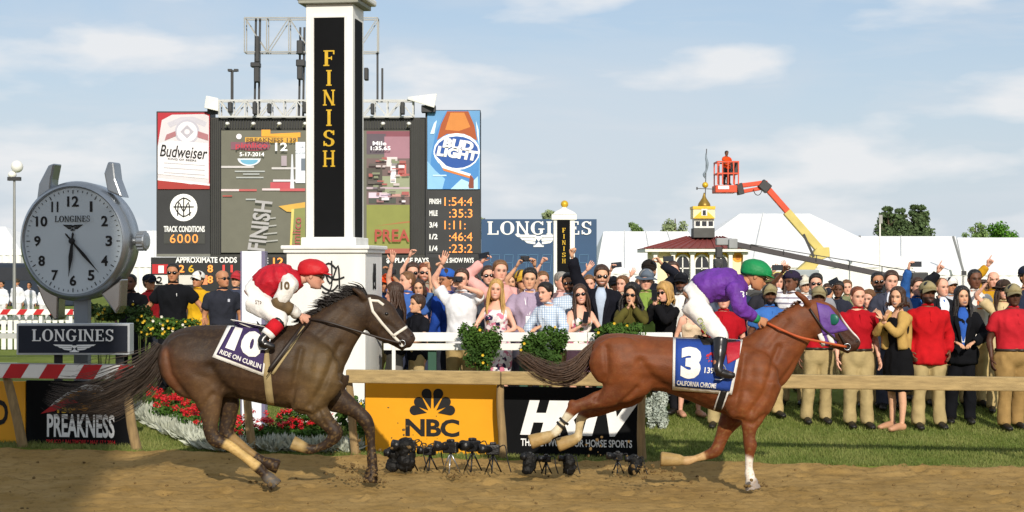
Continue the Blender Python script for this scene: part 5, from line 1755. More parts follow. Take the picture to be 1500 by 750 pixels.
# ------------------------------------------------------------------ patterned cloth
def pattern(name, kind, cols, scale):
    m = cloth(cols[0]).copy()
    m.name = name
    n, l = m.node_tree.nodes, m.node_tree.links
    b = n['Principled BSDF']
    t = n.new('ShaderNodeTexCoord')
    prev = b.inputs['Base Color'].links[0].from_socket
    def mixin(fac, c):
        nonlocal prev
        x = n.new('ShaderNodeMix'); x.data_type = 'RGBA'
        l.new(fac, x.inputs[0]); l.new(prev, x.inputs[6]); x.inputs[7].default_value = lin(c) + (1,)
        prev = x.outputs[2]
    if kind == 'flowers':
        for i, c in enumerate(cols[1:]):
            v = n.new('ShaderNodeTexNoise'); v.inputs['Scale'].default_value = scale * (1 + .2 * i); v.inputs['Detail'].default_value = 1.5
            mp = n.new('ShaderNodeMapping'); mp.inputs['Location'].default_value = (3.1 * i, 1.7 * i, i); l.new(t.outputs['Object'], mp.inputs[0]); l.new(mp.outputs[0], v.inputs['Vector'])
            r = n.new('ShaderNodeValToRGB'); r.color_ramp.elements[0].position = .56; r.color_ramp.elements[1].position = .59
            l.new(v.outputs['Fac'], r.inputs['Fac']); mixin(r.outputs['Color'], c)
    else:
        for ax in ((0, 2) if kind == 'plaid' else (0,) if kind == 'vstripe' else (2,)):
            s = n.new('ShaderNodeSeparateXYZ'); l.new(t.outputs['Object'], s.inputs[0])
            a = n.new('ShaderNodeMath'); a.operation = 'MULTIPLY'; a.inputs[1].default_value = scale; l.new(s.outputs[ax], a.inputs[0])
            f = n.new('ShaderNodeMath'); f.operation = 'FRACT'; l.new(a.outputs[0], f.inputs[0])
            g_ = n.new('ShaderNodeMath'); g_.operation = 'GREATER_THAN'; g_.inputs[1].default_value = .68; l.new(f.outputs[0], g_.inputs[0])
            h = n.new('ShaderNodeMath'); h.operation = 'MULTIPLY'; h.inputs[1].default_value = .75; l.new(g_.outputs[0], h.inputs[0])
            mixin(h.outputs[0], cols[1])
    l.new(prev, b.inputs['Base Color'])
    return m
FLORAL = pattern('floral_navy', 'flowers', ['#d9cfd2', '#2b2340', '#c9788e', '#ece6e6'], 11)
FLORALP = pattern('floral_pink', 'flowers', ['#e6dcd8', '#c0607e', '#5f7a4a'], 12)
CHECK = pattern('blue_check', 'plaid', ['#cfd9e4', '#8fa6c2'], 34)
LAVCH = pattern('lavender_check', 'plaid', ['#a999ae', '#94839c'], 60)
STRIPEW = pattern('purple_stripe', 'stripe', ['#e6e4e6', '#463a63'], 14)
KHAKI, GUARDR = '#a59268', '#a3141f'
GUARD = 'track guards lined up on the grass'
def badge(c='#d8d8d8', z=1.36, x=.085, w=.03, h=.04):
    def f(t, W, arms, hr, hcw, hk, Rb):
        mb = MB(); q = W((x, -.150, z)); mb.box(q, (w, .008, h), Rb); mb.build('badge', mat('badge_' + c.strip('#'), c, .4, .1, 5), t)
    return f
def lanyard(c='#e8e8e8', z=1.16):
    def f(t, W, arms, hr, hcw, hk, Rb):
        mb = MB()
        for s in (-1, 1):
            mb.tube([W((s * .06, -.04, 1.53)), W((s * .05, -.125, 1.42)), W((s * .01, -.155, z + .07))], .005, n=5, sub=3)
        mb.box(W((0, -.158, z)), (.075, .004, .11), Rb); mb.build('lanyard', mat('badge_' + c.strip('#'), c, .4, .1, 5), t)
    return f
def tie(c):
    def f(t, W, arms, hr, hcw, hk, Rb):
        mb = MB(); mb.tube([W((0, -.115, 1.50)), W((0, -.16, 1.40)), W((0, -.178, 1.2)), W((0, -.172, 1.02))], [(.014, .008), (.02, .008), (.034, .008), (.04, .006)], side=Rb @ Vector((1, 0, 0)), n=8, sub=2); mb.build('tie', cloth(c), t, smooth=True)
    return f
def cardigan(c):
    def f(t, W, arms, hr, hcw, hk, Rb):
        mb = MB()
        for s in (-1, 1):
            mb.tube([W((s * .10, -.03, 1.50)), W((s * .125, -.075, 1.36)), W((s * .13, -.08, 1.2)), W((s * .14, -.07, 1.02))], [(.05, .05), (.055, .06), (.05, .07), (.055, .07)], side=Rb @ Vector((1, 0, 0)), n=10, sub=2)
        for s, (sh, e, w, nrm, pose) in arms.items():
            mb.tube([W(sh - Vector((s * .06, 0, .01))), W(sh), W(sh.lerp(e, .5)), W(e), W(e.lerp(w, .75))], [.06, .064, .058, .052, .045], n=10, sub=2)
        mb.tube([W((0, .05, 1.0)), W((0, .05, 1.25)), W((0, .04, 1.44))], [(.15, .08), (.16, .09), (.16, .07)], side=Rb @ Vector((1, 0, 0)), n=12, sub=2)
        link('cardigan', skin_(mb, .021, 4, wrinkle=.007, seed=2), cloth(c), t, smooth=True)
    return f
def stripes_polo(t, W, arms, hr, hcw, hk, Rb):
    mb = MB(); mb.tube([W((0, 0, 1.21)), W((0, 0, 1.28)), W((0, 0, 1.33))], [(.185, .137), (.196, .144), (.2, .148)], side=Rb @ Vector((1, 0, 0)), n=18, sub=1, cap=False); mb.build('chest_stripe', cloth('#8c90a8'), t, smooth=True)
def both(*fs):
    def f(*a):
        for q in fs: q(*a)
    return f
pp = person
RG = 'guests standing on the right of the rail'
LG = 'people beside the giant watch'
# ---- left, beside the watch
pp(192, 402, 24.2, 'guard in black polo shirt half hidden behind the giant watch', 'd', top='#141519', bottom='#16171b', la='hip', ra='down', build=1.12, hair='buzz', hc='k', extra=badge(), group=LG, tuck=True)
pp(254, 386, 23.8, 'guard in black polo and sunglasses with arms held out wide', 'c', top='#131418', bottom='#15161a', la='wide', ra='wide', build=1.15, hair='buzz', hc='k', glasses=True, extra=badge(), group=LG, tuck=True)
pp(326, 396, 23.6, 'shaven guard in charcoal polo and sunglasses looking sideways', 'c', top='#2b2d36', bottom='#17181c', la='down', ra='down', build=1.12, hair='bald', glasses=True, yaw=12, hyaw=35, extra=badge('#b9bcc8'), group=LG, tuck=True)
pp(219, 404, 25.6, 'man in red shirt and dark cap behind the black polo guards', 'c', top='#b0262c', bottom='#2c3038', cap=('#20222a', 'cap'), hyaw=40, yaw=20, group=LG)
pp(290, 399, 25.4, 'person in yellow shirt and white cap between two guards', 'c', top='#c79a1e', bottom='#2c3038', cap=('#d9d6d0', 'cap'), glasses=True, hyaw=-15, group=LG)
pp(346, 399, 25.8, 'person with red cap behind the charcoal guard', 'b', top='#3a3f50', bottom='#2c3038', cap=('#a8343a', 'cap'), group=LG)
for i, (px, y) in enumerate(((3, 412), (25, 409), (43, 414), (64, 417), (84, 418))):
    pp(px, y, 58 + i * .7, 'distant guest in white jacket and brown cap behind the picket fence' if i == 1 else 'bareheaded distant guest in white jacket behind the picket fence', 'c', top='#dcdde2', topkind='long', bottom='#d0d0d4', hair='short', hc='k', cap=('#4a4032', 'cap') if i == 1 else None, group='guests in white behind the picket fence', vox=.05, yaw=-20 + 14 * i)
# ---- middle crowd
M1 = pp(579, 416, 21.75, 'woman with long dark hair in black top facing the watch', 'a', 1, top='#15151a', topkind='tee', hair='long', hc='b', yaw=-75, hyaw=-8, la='rail', ra='rail', bottom='#6d6a66')
pp(612, 433, 21.75, 'boy in dark polo leaning his arm on the white rail', 'b', top='#15161c', bottom='#a8946a', hair='short', hc='b', yaw=-50, hyaw=-12, la='rail', ra='rail', build=.86)
pp(597, 398, 22.4, 'balding man in blue T-shirt with one arm thrown up', 'f', top='#3f63a8', hair='buzz', hc='l', hyaw=-45, yaw=-20, la=(574, 384, .1), ra='down', bottom='#33384a')
pp(614, 410, 22.9, 'smiling woman with brown hair behind the boy, arm raised', 'b', 1, top='#4a6ca0', hair='pony', hc='b', ra=(628, 384, .05, 'fist'), mouth='smile', bottom='#33384a')
pp(604, 386, 23.8, 'man in sunglasses with brown hair behind the balding man', 'f', top='#7a3b44', hair='short', hc='b', glasses=True)
pp(621, 387, 24.0, 'man in sunglasses with reddish beard in the back row', 'f', top='#8f8a7c', hair='short', hc='r', glasses=True, beard='#7a4a2e', mouth='smile', la=(600, 376, .1, 'hold'))
M7 = pp(567, 404, 23.0, 'person in orange cap lifting a camera beside the finish post', 'c', top='#3b5a8c', hair='short', hc='k', cap=('#d84a1c', 'cap'), ra=(572, 400, .30, 'hold'), yaw=-30)
phone(P(574, 398, 22.66), 'small dark camera held up beside the orange cap', kind='camera')
pp(655, 396, 22.7, 'person in blue cap and royal blue jacket turned away', 'c', top='#1f3f8c', topkind='long', hair='short', hc='b', cap=('#2c58a8', 'back'), yaw=-140, bottom='#2c3038')
M9 = pp(676, 395, 22.0, 'man in white polo with grey chest stripe photographing, one hand waving', 'f', top='#dcdce0', hair='short', hc='b', la=(648, 386, .05), ra=(676, 419, .26, 'hold'), bottom='#a08a5e', build=1.05, extra=stripes_polo)
phone(P(671, 409, 21.70), 'small camera held to the eye of the white polo man', kind='camera')
pp(727, 411, 21.8, 'smiling blonde woman with long hair in floral dress', 'f', 1, top=FLORAL, topkind='dress', hair='long', hc='y', mouth='smile', la='rail', ra='rail')
pp(732, 383, 22.4, 'man in pale pink shirt with raised phone', 'f', top='#d9a29c', topkind='long', hair='short', hc='l', la=(706, 384, .05, 'hold'), bottom='#6d6a76', build=1.08)
phone(P(709, 374, 22.3), 'dark phone raised above the pink shirt', d=(1, 0, .2))
pp(715, 391, 23.3, 'man in sunglasses peering past the pink shirt', 'f', top='#4a4f5a', hair='short', hc='b', glasses=True)
pp(776, 394, 22.0, 'dark haired man in lavender shirt with white lanyard', 'b', top=LAVCH, hair='short', hc='k', la='rail', ra='rail', bottom='#4a4a58', build=1.1, extra=lanyard())
pp(765, 398, 22.9, 'person in yellow cap holding a camera overhead in both hands', 'b', top='#8a6a4e', hair='short', hc='b', cap=('#c9a23a', 'cap'), la=(757, 390, .25, 'hold'), ra=(783, 388, .25, 'hold'))
phone(P(769, 379, 22.62), 'dark camera held overhead behind the lavender shirt', kind='camera')
pp(795, 399, 23.5, 'person with arm up behind the lavender shirt', 'f', top='#9a9284', hair='short', hc='l', la=(793, 386, .1, 'fist'))
pp(808, 415, 21.8, 'laughing man in blue checked shirt leaning over the rail', 'f', top=CHECK, topkind='long', hair='short', hc='k', yaw=-35, hyaw=-10, pitch=0, la='rail', ra='rail', mouth='open', lean=10)
pp(833, 402, 22.6, 'dark bearded man with mirrored sunglasses in blue checked shirt', 'c', top=CHECK, hair='short', hc='k', glasses=True, beard='#1a1310')
pp(822, 400, 23.5, 'grey haired person in pink behind the bearded man', 'f', top='#d0a8a4', hair='short', hc='g', hyaw=30)
M18 = pp(850, 418, 21.7, 'brown haired woman in sunglasses and pink floral top holding a phone', 'f', 1, top=FLORALP, topkind='strap', hair='long', hc='b', glasses=True, la='phonelow', ra='rail', mouth='smile', bottom='#b5889a', botkind='skirt')
phone(M18[2][-1][1] + Vector((.02, -.08, .09)), 'dark phone in the hand of the pink floral top woman', d=(.15, 0, 1), up=(1, .3, 0))
pp(881, 390, 22.3, 'bearded man in dark suit jacket and sunglasses punching the air', 'b', top='#16171f', topkind='jacket', shirt='#a9b6c8', hair='short', hc='b', glasses=True, beard='#4a3526', mouth='smile', la=(838, 376, .1, 'fist'), ra='down', bottom='#16171f', build=1.06)
pp(899, 407, 27.5, 'distant man in black cap with white badge', 'e', top='#1c1d24', hair='short', hc='k', cap=('#15161c', 'cap'))
pp(912, 405, 23.8, 'person lifting a reddish phone behind the suit man', 'f', top='#c9b9a4', hair='short', hc='l', la=(895, 396, .15, 'hold'), hyaw=-20)
phone(P(903, 388, 23.6), 'reddish phone lifted over the suit man', d=(1, 0, .1))
pp(925, 418, 21.75, 'dark curly haired woman in olive top with hands on cheeks', 'b', 1, top='#4f4a22', topkind='long', hair='curly', hc='k', glasses=True, la='cheek', ra='cheek', mouth='open')
pp(946, 397, 22.5, 'man in patterned sun hat and green shirt', 'f', top='#7c9446', hair='short', hc='g', cap=('#5a6470', 'brimhat'), beard=None, build=1.05)
pp(951, 383, 23.3, 'uniformed man with gold badged cap reaching up with a phone', 'b', top='#1b1d26', topkind='long', hair='short', hc='k', cap=('#241f1c', 'cap'), ra=(969, 386, .2, 'hold'))
phone(P(979, 379, 23.05), 'black phone held sideways in front of the cream pavilion', d=(1, 0, .05))
pp(986, 384, 23.6, 'ruddy faced man in dark shirt beside the pavilion windows', 'f', top='#23242c', hair='short', hc='b', build=1.1)
M25 = pp(975, 415, 21.9, 'blonde woman in black leather jacket and sunglasses aiming a phone', 'f', 1, top='#131316', topkind='long', hair='bob', hc='y', glasses=True, yaw=-35, hyaw=-12, la='phone', ra='phone', bottom='#1a1a1e')
phone((M25[2][-1][1] + M25[2][1][1]) / 2 + Vector((-.01, -.06, .12)), 'black phone in both hands of the blonde woman', d=(0, 0, 1), up=(1, -.4, 0))
pp(998, 402, 22.8, 'man in black cap and white shirt behind the purple jockey', 'd', top='#dedcd8', hair='short', hc='k', cap=('#16171c', 'cap'), beard='#1a1310')
pp(1013, 428, 21.7, 'woman in cream top behind the blue saddle cloth', 'f', 1, top='#dcc3a6', topkind='strap', hair='pony', hc='b', bottom='#8a8478', botkind='skirt', shoes='#b98a70')
pp(1030, 400, 24.5, 'dark haired person with camera before the pavilion', 'c', top='#3a3a48', hair='curly', hc='k')
pp(1064, 398, 24.0, 'person in orange cap behind the purple jockey', 'b', top='#5a6478', hair='short', hc='b', cap=('#d84a1c', 'cap'))
pp(1060, 424, 20.95, 'guard in red polo standing behind the purple jockey', 'f', top=GUARDR, bottom=KHAKI, group=GUARD, tuck=True, build=1.08, hair='short', hc='l')
# ---- right
pp(1124, 400, 22.9, 'man in olive bucket hat beside the green helmet', 'f', top='#2d2d34', hair='short', hc='b', cap=('#5e5a38', 'brimhat'), group=RG)
pp(1127, 419, 21.7, 'bearded man in tan cap and blue shirt behind the chestnut neck', 'd', top='#3b69ae', hair='short', hc='k', cap=('#8f8462', 'cap'), beard='#16100d', build=1.1, group=RG)
pp(1160, 399, 22.5, 'person in purple striped white jersey raising a phone', 'd', top=STRIPEW, topkind='tee', hair='short', hc='k', cap=('#2a2438', 'back'), la=(1147, 398, .25, 'hold'), hyaw=-30, yaw=-25, group=RG)
phone(P(1139, 392, 22.2), 'silver phone raised by the striped jersey', d=(1, 0, 0))
pp(1195, 402, 22.6, 'dark haired man in sunglasses and grey shirt above the red guard', 'f', top='#8d8f96', hair='short', hc='k', glasses=True, group=RG)
pp(1199, 422, 21.2, 'guard in red polo and tan cap behind the chestnut head', 'd', top=GUARDR, bottom=KHAKI, cap=('#8f8462', 'cap'), group=GUARD, tuck=True, build=1.05, hair='short', hc='k')
pp(1240, 412, 27.0, 'distant man in olive shirt standing before the peaked marquee', 'f', top='#75795a', hair='short', hc='l', group=RG, yaw=20)
pp(1228, 414, 24.6, 'person in dark sleeve lifting a black phone', 'd', top='#2a2c38', topkind='long', hair='short', hc='k', la=(1219, 424, .2, 'hold'), group=RG)
phone(P(1221, 412, 24.3), 'black phone lifted over a dark sleeve', d=(1, 0, .5))
pp(1256, 420, 20.9, 'guard with short red hair in red polo, arms hanging', 'f', top=GUARDR, bottom=KHAKI, hair='buzz', hc='r', group=GUARD, tuck=True, build=1.08)
pp(1273, 426, 22.4, 'blond child clapping behind the red polo guard', 'f', top='#c9a27a', hair='short', hc='l', la='clap', ra='clap', group=RG, hyaw=-30)
pp(1285, 399, 22.7, 'tall man with goatee and sunglasses in grey T-shirt', 'c', top='#7f858c', hair='buzz', hc='k', glasses=True, beard='#2a1d16', group=RG)
pp(1305, 398, 22.2, 'young man in grey suit with pink tie', 'f', top='#3f4250', topkind='jacket', shirt='#dfe2ea', hair='short', hc='b', group=RG, extra=tie('#c06a80'), bottom='#3f4250')
pp(1316, 421, 20.75, 'cheering woman in black dress and tan cardigan clapping', 'b', 1, top='#101013', topkind='dress', hair='pony', hc='b', yaw=-55, la='clap', ra='clap', mouth='open', group=RG, extra=cardigan('#b08f52'), shoes='#b98a6a')
pp(1343, 408, 22.9, 'man in blue sleeve photographing over the red jacket', 'f', top='#2f5c9c', topkind='long', hair='short', hc='b', la=(1331, 393, .2, 'hold'), group=RG)
phone(P(1342, 387, 22.7), 'black phone held high over the red jacket', d=(1, 0, 0))
pp(1359, 415, 20.85, 'guard in big red windbreaker and tan cap', 'd', top='#b0161c', topkind='long', bottom=KHAKI, cap=('#8f8462', 'cap'), beard='#1a1310', group=GUARD, build=1.16, hair='short', hc='k', la='pocket', ra='pocket', hem=.80)
pp(1379, 408, 22.5, 'man in black blazer pointing one finger at the sky', 'f', top='#1c1d22', topkind='jacket', shirt='#dfe6f2', hair='recede', hc='l', la=(1374, 398, .15, 'point'), group=RG, hyaw=20, extra=tie('#3f69b0'))
pp(1409, 421, 21.2, 'laughing woman with long dark hair in black jacket and blue top', 'b', 1, top='#111216', topkind='jacket', shirt='#2f58a8', hair='long', hc='k', mouth='open', la='rail', ra='rail', bottom='#121318', group=RG, yaw=-8, extra=lanyard('#d8d8dc', 1.14))
pp(1427, 395, 22.4, 'tall man in grey hood and white orange shirt', 'd', top='#d8d2cc', hair='buzz', hc='k', group=RG, cap=None, extra=lanyard('#c8622c', 1.34), build=1.05)
pp(1455, 398, 23.6, 'bald man in navy vest and yellow sleeve pointing aside', 'f', top='#b98a20', topkind='long', hair='bald', la=(1447, 389, .1, 'point'), group=RG)
pp(1470, 412, 22.0, 'woman in dark brimmed hat and sunglasses with one arm raised', 'f', 1, top='#c9b48a', topkind='tee', hair='long', hc='b', glasses=True, cap=('#3a2f28', 'brimhat'), la=(1447, 413, .1, 'fist'), mouth='smile', group=RG)
pp(1484, 419, 20.8, 'heavy guard in red polo and tan cap with red badge', 'e', top='#b0222c', bottom='#94774a', cap=('#8f8462', 'cap'), group=GUARD, tuck=True, build=1.32, hair='short', hc='k', extra=badge('#c84a48', 1.22, .03, .07, .09))
pp(1503, 392, 23.0, 'man in dark blue hooded top beside the heavy guard', 'c', top='#23293c', topkind='long', hair='short', hc='k', cap=('#23293c', 'back'), yaw=60, group=RG)

pp(1064, 221, 74.9, 'worker in orange vest standing in the raised lift basket', 'd', top='#d8481a', bottom='#2a2426', hair='buzz', hc='k', la='rail', ra='rail', yaw=40, zb=P(0, 271, 75).z, vox=.04, build=1.35, group='lift crew')

pp(641, 399, 24.4, 'man with raised fist behind the blue cap', 'b', top='#5a4f62', hair='short', hc='k', ra=(648, 392, .1, 'fist'))
pp(693, 402, 24.2, 'man in navy shirt between white polo and pink shirt', 'c', top='#28304a', hair='short', hc='b', hyaw=-20)
pp(748, 402, 23.6, 'woman in burgundy top behind the floral dress', 'b', 1, top='#5c2230', topkind='tee', hair='long', hc='b')
pp(863, 404, 23.9, 'man with thin raised arm behind the suit jacket shoulder', 'f', top='#8890a0', hair='short', hc='l', la=(860, 396, .1))
pp(938, 408, 24.6, 'woman with open hand up between olive top and sun hat', 'f', 1, top='#c9c0b4', topkind='tee', hair='pony', hc='l', la=(924, 404, .1))
pp(1086, 404, 23.2, 'man in navy shirt squeezed behind the green helmet', 'c', top='#26304c', hair='short', hc='b')
pp(1140, 402, 24.4, 'woman in white top with both arms up near the crane', 'f', 1, top='#e0dedc', topkind='tee', hair='long', hc='b', la=(1132, 398, .1), ra=(1152, 394, .1))
pp(1178, 405, 23.8, 'man in white shirt and pale cap behind the chestnut ears', 'b', top='#dcdad6', hair='short', hc='b', cap=('#c9c4b4', 'cap'))
pp(1213, 418, 25.5, 'person in orange vest far behind the chestnut head', 'b', top='#d8581c', hair='short', hc='b')
pp(1337, 420, 24.4, 'woman with brown bob behind the clapping woman', 'b', 1, top='#6a5a78', topkind='tee', hair='bob', hc='b')
pp(1393, 408, 24.2, 'man in white cap behind the laughing woman', 'c', top='#b9bcc4', hair='short', hc='k', cap=('#dad7d2', 'cap'))
pp(1441, 412, 24.0, 'woman in lilac top behind the hooded man', 'b', 1, top='#9a86b0', topkind='tee', hair='long', hc='b')
# ------------------------------------------------------------------ race horses and jockeys
HORSEM = mat('horse_coat', '#ffffff', .55, .2, 9, .16, 60, attr='Col', stretch=(1, 1, 1.6), spec=.22)
def seg_dist(V, a, b):
    a, b = np.array(a), np.array(b)
    ab = b - a
    t = np.clip(((V - a) @ ab) / (ab @ ab), 0, 1)
    return np.linalg.norm(V - (a + t[:, None] * ab), axis=1)
class Horse:
    def __init__(s, Y0, basepx, label):
        s.Y0, s.s = Y0, F / Y0
        b = P(basepx, 388, Y0)
        s.root = thing('race_horse', label, 'horse', (b.x, Y0, 0))
        s.mb = MB()
        s.marks = []
        s.grooves = []
    def p(s, x, y, dy=0.0):
        return P(x, y, s.Y0 + dy)
    def loft(s, secs, dy=0.0, side=(0, 1, 0), sub=4, n=18):
        """secs: (px, py, r_other, r_side[, dy]) radii in px"""
        pts = [s.p(q[0], q[1], (q[4] if len(q) > 4 else dy)) for q in secs]
        s.mb.tube(pts, [(q[3] / s.s, q[2] / s.s) for q in secs], side=side, n=n, sub=sub)
    def leg(s, secs, dy):
        """secs: (px, py, r[, flat]) from shoulder/hip to hoof"""
        k_ = .82 if s.Y0 < 16 else .88
        secs = [(q[0], q[1], q[2] * (1 if i < 2 else (1 + k_) / 2 if i == 2 else k_)) + tuple(q[3:]) for i, q in enumerate(secs)]
        s.loft([(q[0], q[1], q[2], q[2] * (q[3] if len(q) > 3 else .8), dy * (q[4] if len(q) > 4 else 1)) for q in secs], n=12)
    def hoof(s, a, b, dy, r0, r1):
        pa, pb = s.p(*a, dy), s.p(*b, dy)
        s.mb.tube([pa, pa.lerp(pb, .5), pb], [r0 / s.s, (r0 + r1) / 2 / s.s, r1 / s.s], n=12)
    def finish(s, base, voxel=.0125, it=8):
        me = skin(s.mb, voxel, it, .5)
        V = coords(me)
        cols = np.tile(np.array(lin(base)), (len(V), 1))
        nz = np.array([noise.noise((v[0] * 3, v[1] * 3, v[2] * 3)) for v in V.tolist()])
        cols *= (1 + .12 * nz)[:, None]
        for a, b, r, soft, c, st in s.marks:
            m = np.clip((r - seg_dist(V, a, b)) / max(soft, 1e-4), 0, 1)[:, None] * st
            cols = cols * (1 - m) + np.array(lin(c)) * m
        dn = np.array([noise.noise((v[0] * 40, v[1] * 40, v[2] * 40)) + .7 * noise.noise((v[0] * 80, v[1] * 80, v[2] * 80)) for v in V.tolist()])
        low_ = np.clip((.95 - V[:, 2]) / .6, 0, 1)                # splashed dirt, thickest on the legs
        m = (np.clip((dn - .18) / .25, 0, 1) * (.06 + .34 * low_))[:, None]
        cols = cols * (1 - m) + np.array(lin('#8a6d3e')) * m
        paint(me, cols)
        N = np.empty(len(V) * 3, 'f'); me.vertices.foreach_get('normal', N); N = N.reshape(-1, 3)
        D = np.zeros(len(V))
        px_, py_2 = 750 + F * V[:, 0] / s.Y0, HOR - F * (V[:, 2] - CAMZ) / s.Y0     # side-on coordinates of the drawing
        side_ = np.clip(np.abs(V[:, 1] - s.Y0) / .07, 0, 1)
        for path, dep, wd in s.grooves:
            dmin = np.full(len(V), 1e9)
            for (x0, y0), (x1, y1) in zip(path[:-1], path[1:]):
                ax, ay = x1 - x0, y1 - y0
                t_ = np.clip(((px_ - x0) * ax + (py_2 - y0) * ay) / (ax * ax + ay * ay), 0, 1)
                dmin = np.minimum(dmin, np.hypot(px_ - x0 - t_ * ax, py_2 - y0 - t_ * ay))
            D -= 1.7 * dep * np.exp(-(dmin / wd) ** 2)
        D += .004 * np.array([noise.noise((v[0] * 7, v[1] * 7, v[2] * 9)) for v in V.tolist()])
        V2 = V + N * (D * side_)[:, None]
        me.vertices.foreach_set('co', V2.astype('f').ravel()); me.update()
        s.body = link('body', me, HORSEM, s.root, smooth=True)
        W = V.astype(float)
        s.bvh = BVHTree.FromPolygons([Vector(v) for v in W.tolist()], [tuple(p.vertices) for p in me.polygons])
    def mark(s, a, b, dy, r, c, soft=6, st=1.0):
        s.marks.append((s.p(*a, dy), s.p(*b, dy), r / s.s, soft / s.s, c, st))
    def hit(s, x, y, off=.008, far=False):
        o = Vector((0, 0, CAMZ)); d = (P(x, y, s.Y0) - o).normalized()
        h = s.bvhw.ray_cast(o, d)
        if h[0] is None:
            return None
        if not far:
            return h[0] - d * off
        q = h[0]
        h2 = s.bvhw.ray_cast(Vector((q.x, s.Y0 + 2, q.z)), Vector((0, -1, 0)))
        return (h2[0] if h2[0] is not None else q) + Vector((0, off, 0))
    def world_bvh(s):
        me = s.body.data
        off = np.array(root_loc(s.body))
        W = coords(me).astype(float) + off
        s.bvhw = BVHTree.FromPolygons([Vector(v) for v in W.tolist()], [tuple(p.vertices) for p in me.polygons])
    def drape(s, quad, name, m, off=.012, n=14, k=12, parent=None, far=True, thick=.008):
        TL, TR, BR, BL = [np.array(q, float) for q in quad]
        outs = []
        for fr in ((False, True) if far else (False,)):
            vs, ok = [], []
            last = None
            for j in range(k + 1):
                for i in range(n + 1):
                    u, v = i / n, j / k
                    q = (TL * (1 - u) + TR * u) * (1 - v) + (BL * (1 - u) + BR * u) * v
                    h = s.hit(q[0], q[1], off, fr)
                    if h is None:
                        h = last if last is not None else s.p(q[0], q[1], -.2)
                    last = h
                    vs.append(h)
            fs = [(j * (n + 1) + i, (j + 1) * (n + 1) + i, (j + 1) * (n + 1) + i + 1, j * (n + 1) + i + 1) for j in range(k) for i in range(n)]
            if fr: fs = [f[::-1] for f in fs]
            mb = MB(); mb.add(vs, fs)
            o = mb.build(name, m, parent or s.root, smooth=True)
            if thick:
                sm_ = o.modifiers.new('thick', 'SOLIDIFY'); sm_.thickness = thick; sm_.offset = 0
            outs.append(o)
        return outs[0]
    def cloth_text(s, text, quad, box, m, parent, off=.024, bold=.02, name='lettering'):
        """text in box (u0,u1,v0,v1) of the draped quad (v downwards)"""
        TL, TR, BR, BL = [np.array(q, float) for q in quad]
        v, f = glyphs(text, bold)
        bm = bmesh.new()
        bv = [bm.verts.new(q) for q in v.tolist()]
        for q in f:
            try: bm.faces.new([bv[i] for i in q])
            except ValueError: pass
        bmesh.ops.triangulate(bm, faces=bm.faces)
        for _ in range(4):
            L_ = [e for e in bm.edges if e.calc_length() > .09]
            if L_: bmesh.ops.subdivide_edges(bm, edges=L_, cuts=1); bmesh.ops.triangulate(bm, faces=bm.faces)
        bm.verts.index_update()
        v = np.array([q.co[:] for q in bm.verts]); f = [tuple(q.index for q in p.verts) for p in bm.faces]
        bm.free()
        mn, mx = v.min(0), v.max(0)
        vs = []
        for a, b, c in v:
            u = box[0] + (a - mn[0]) / (mx[0] - mn[0]) * (box[1] - box[0])
            w = box[3] - (b - mn[1]) / (mx[1] - mn[1]) * (box[3] - box[2])
            q = (TL * (1 - u) + TR * u) * (1 - w) + (BL * (1 - u) + BR * u) * w
            h = s.hit(q[0], q[1], off)
            vs.append(h if h is not None else s.p(q[0], q[1], -.25))
        mb = MB(); mb.add(vs, f)
        return mb.build(name, m, parent)
    def strap(s, path, w, name, m, off=.008, far=True, sub=6, parent=None, mb=None):
        own = mb is None
        mb = mb or MB()
        a = np.array(path, float)
        t = np.linspace(0, len(a) - 1, (len(a) - 1) * sub + 1)
        q = np.stack([np.interp(t, np.arange(len(a)), a[:, 0]), np.interp(t, np.arange(len(a)), a[:, 1])], 1)
        for fr in ((False, True) if far else (False,)):
            pts = [h for h in (s.hit(x, y, off, fr) for x, y in q) if h is not None]
            if len(pts) > 1:
                mb.tube(pts, [(.005, w)] * len(pts), side=(0, 1, 0), n=6)
        if own:
            return mb.build(name, m, parent or s.root, smooth=True)
    def hairs(s, path, spread, n, r, name, m, seed, lat=.05, flare=None):
        """tail or mane: strands following a px path; spread per path point (px)"""
        rg = random.Random(seed)
        mb = MB()
        for i in range(n):
            o = rg.gauss(0, .5); l = rg.gauss(0, .5); L_ = rg.uniform(.62, 1.0)
            pts = []
            m_ = len(path)
            for j in range(m_):
                t = j / (m_ - 1) * L_ * (m_ - 1)
                a = int(min(t, m_ - 2)); f = t - a
                x = path[a][0] * (1 - f) + path[a + 1][0] * f; y = path[a][1] * (1 - f) + path[a + 1][1] * f
                sp = spread[a] * (1 - f) + spread[a + 1] * f
                dx, dyy = path[a + 1][0] - path[a][0], path[a + 1][1] - path[a][1]
                nl = math.hypot(dx, dyy)
                w = o * sp + rg.uniform(-.05, .05) * sp
                pts.append(s.p(x - dyy / nl * w, y + dx / nl * w, l * lat * (.4 + j / m_)))
            mb.tube(pts, [r, r * 1.1, r, r * .8] + [r * .5] * (m_ - 5) + [r * .15] if m_ >= 5 else [r] * (m_ - 1) + [r * .2], n=5, sub=3)
        return mb.build(name, m, s.root, smooth=True)
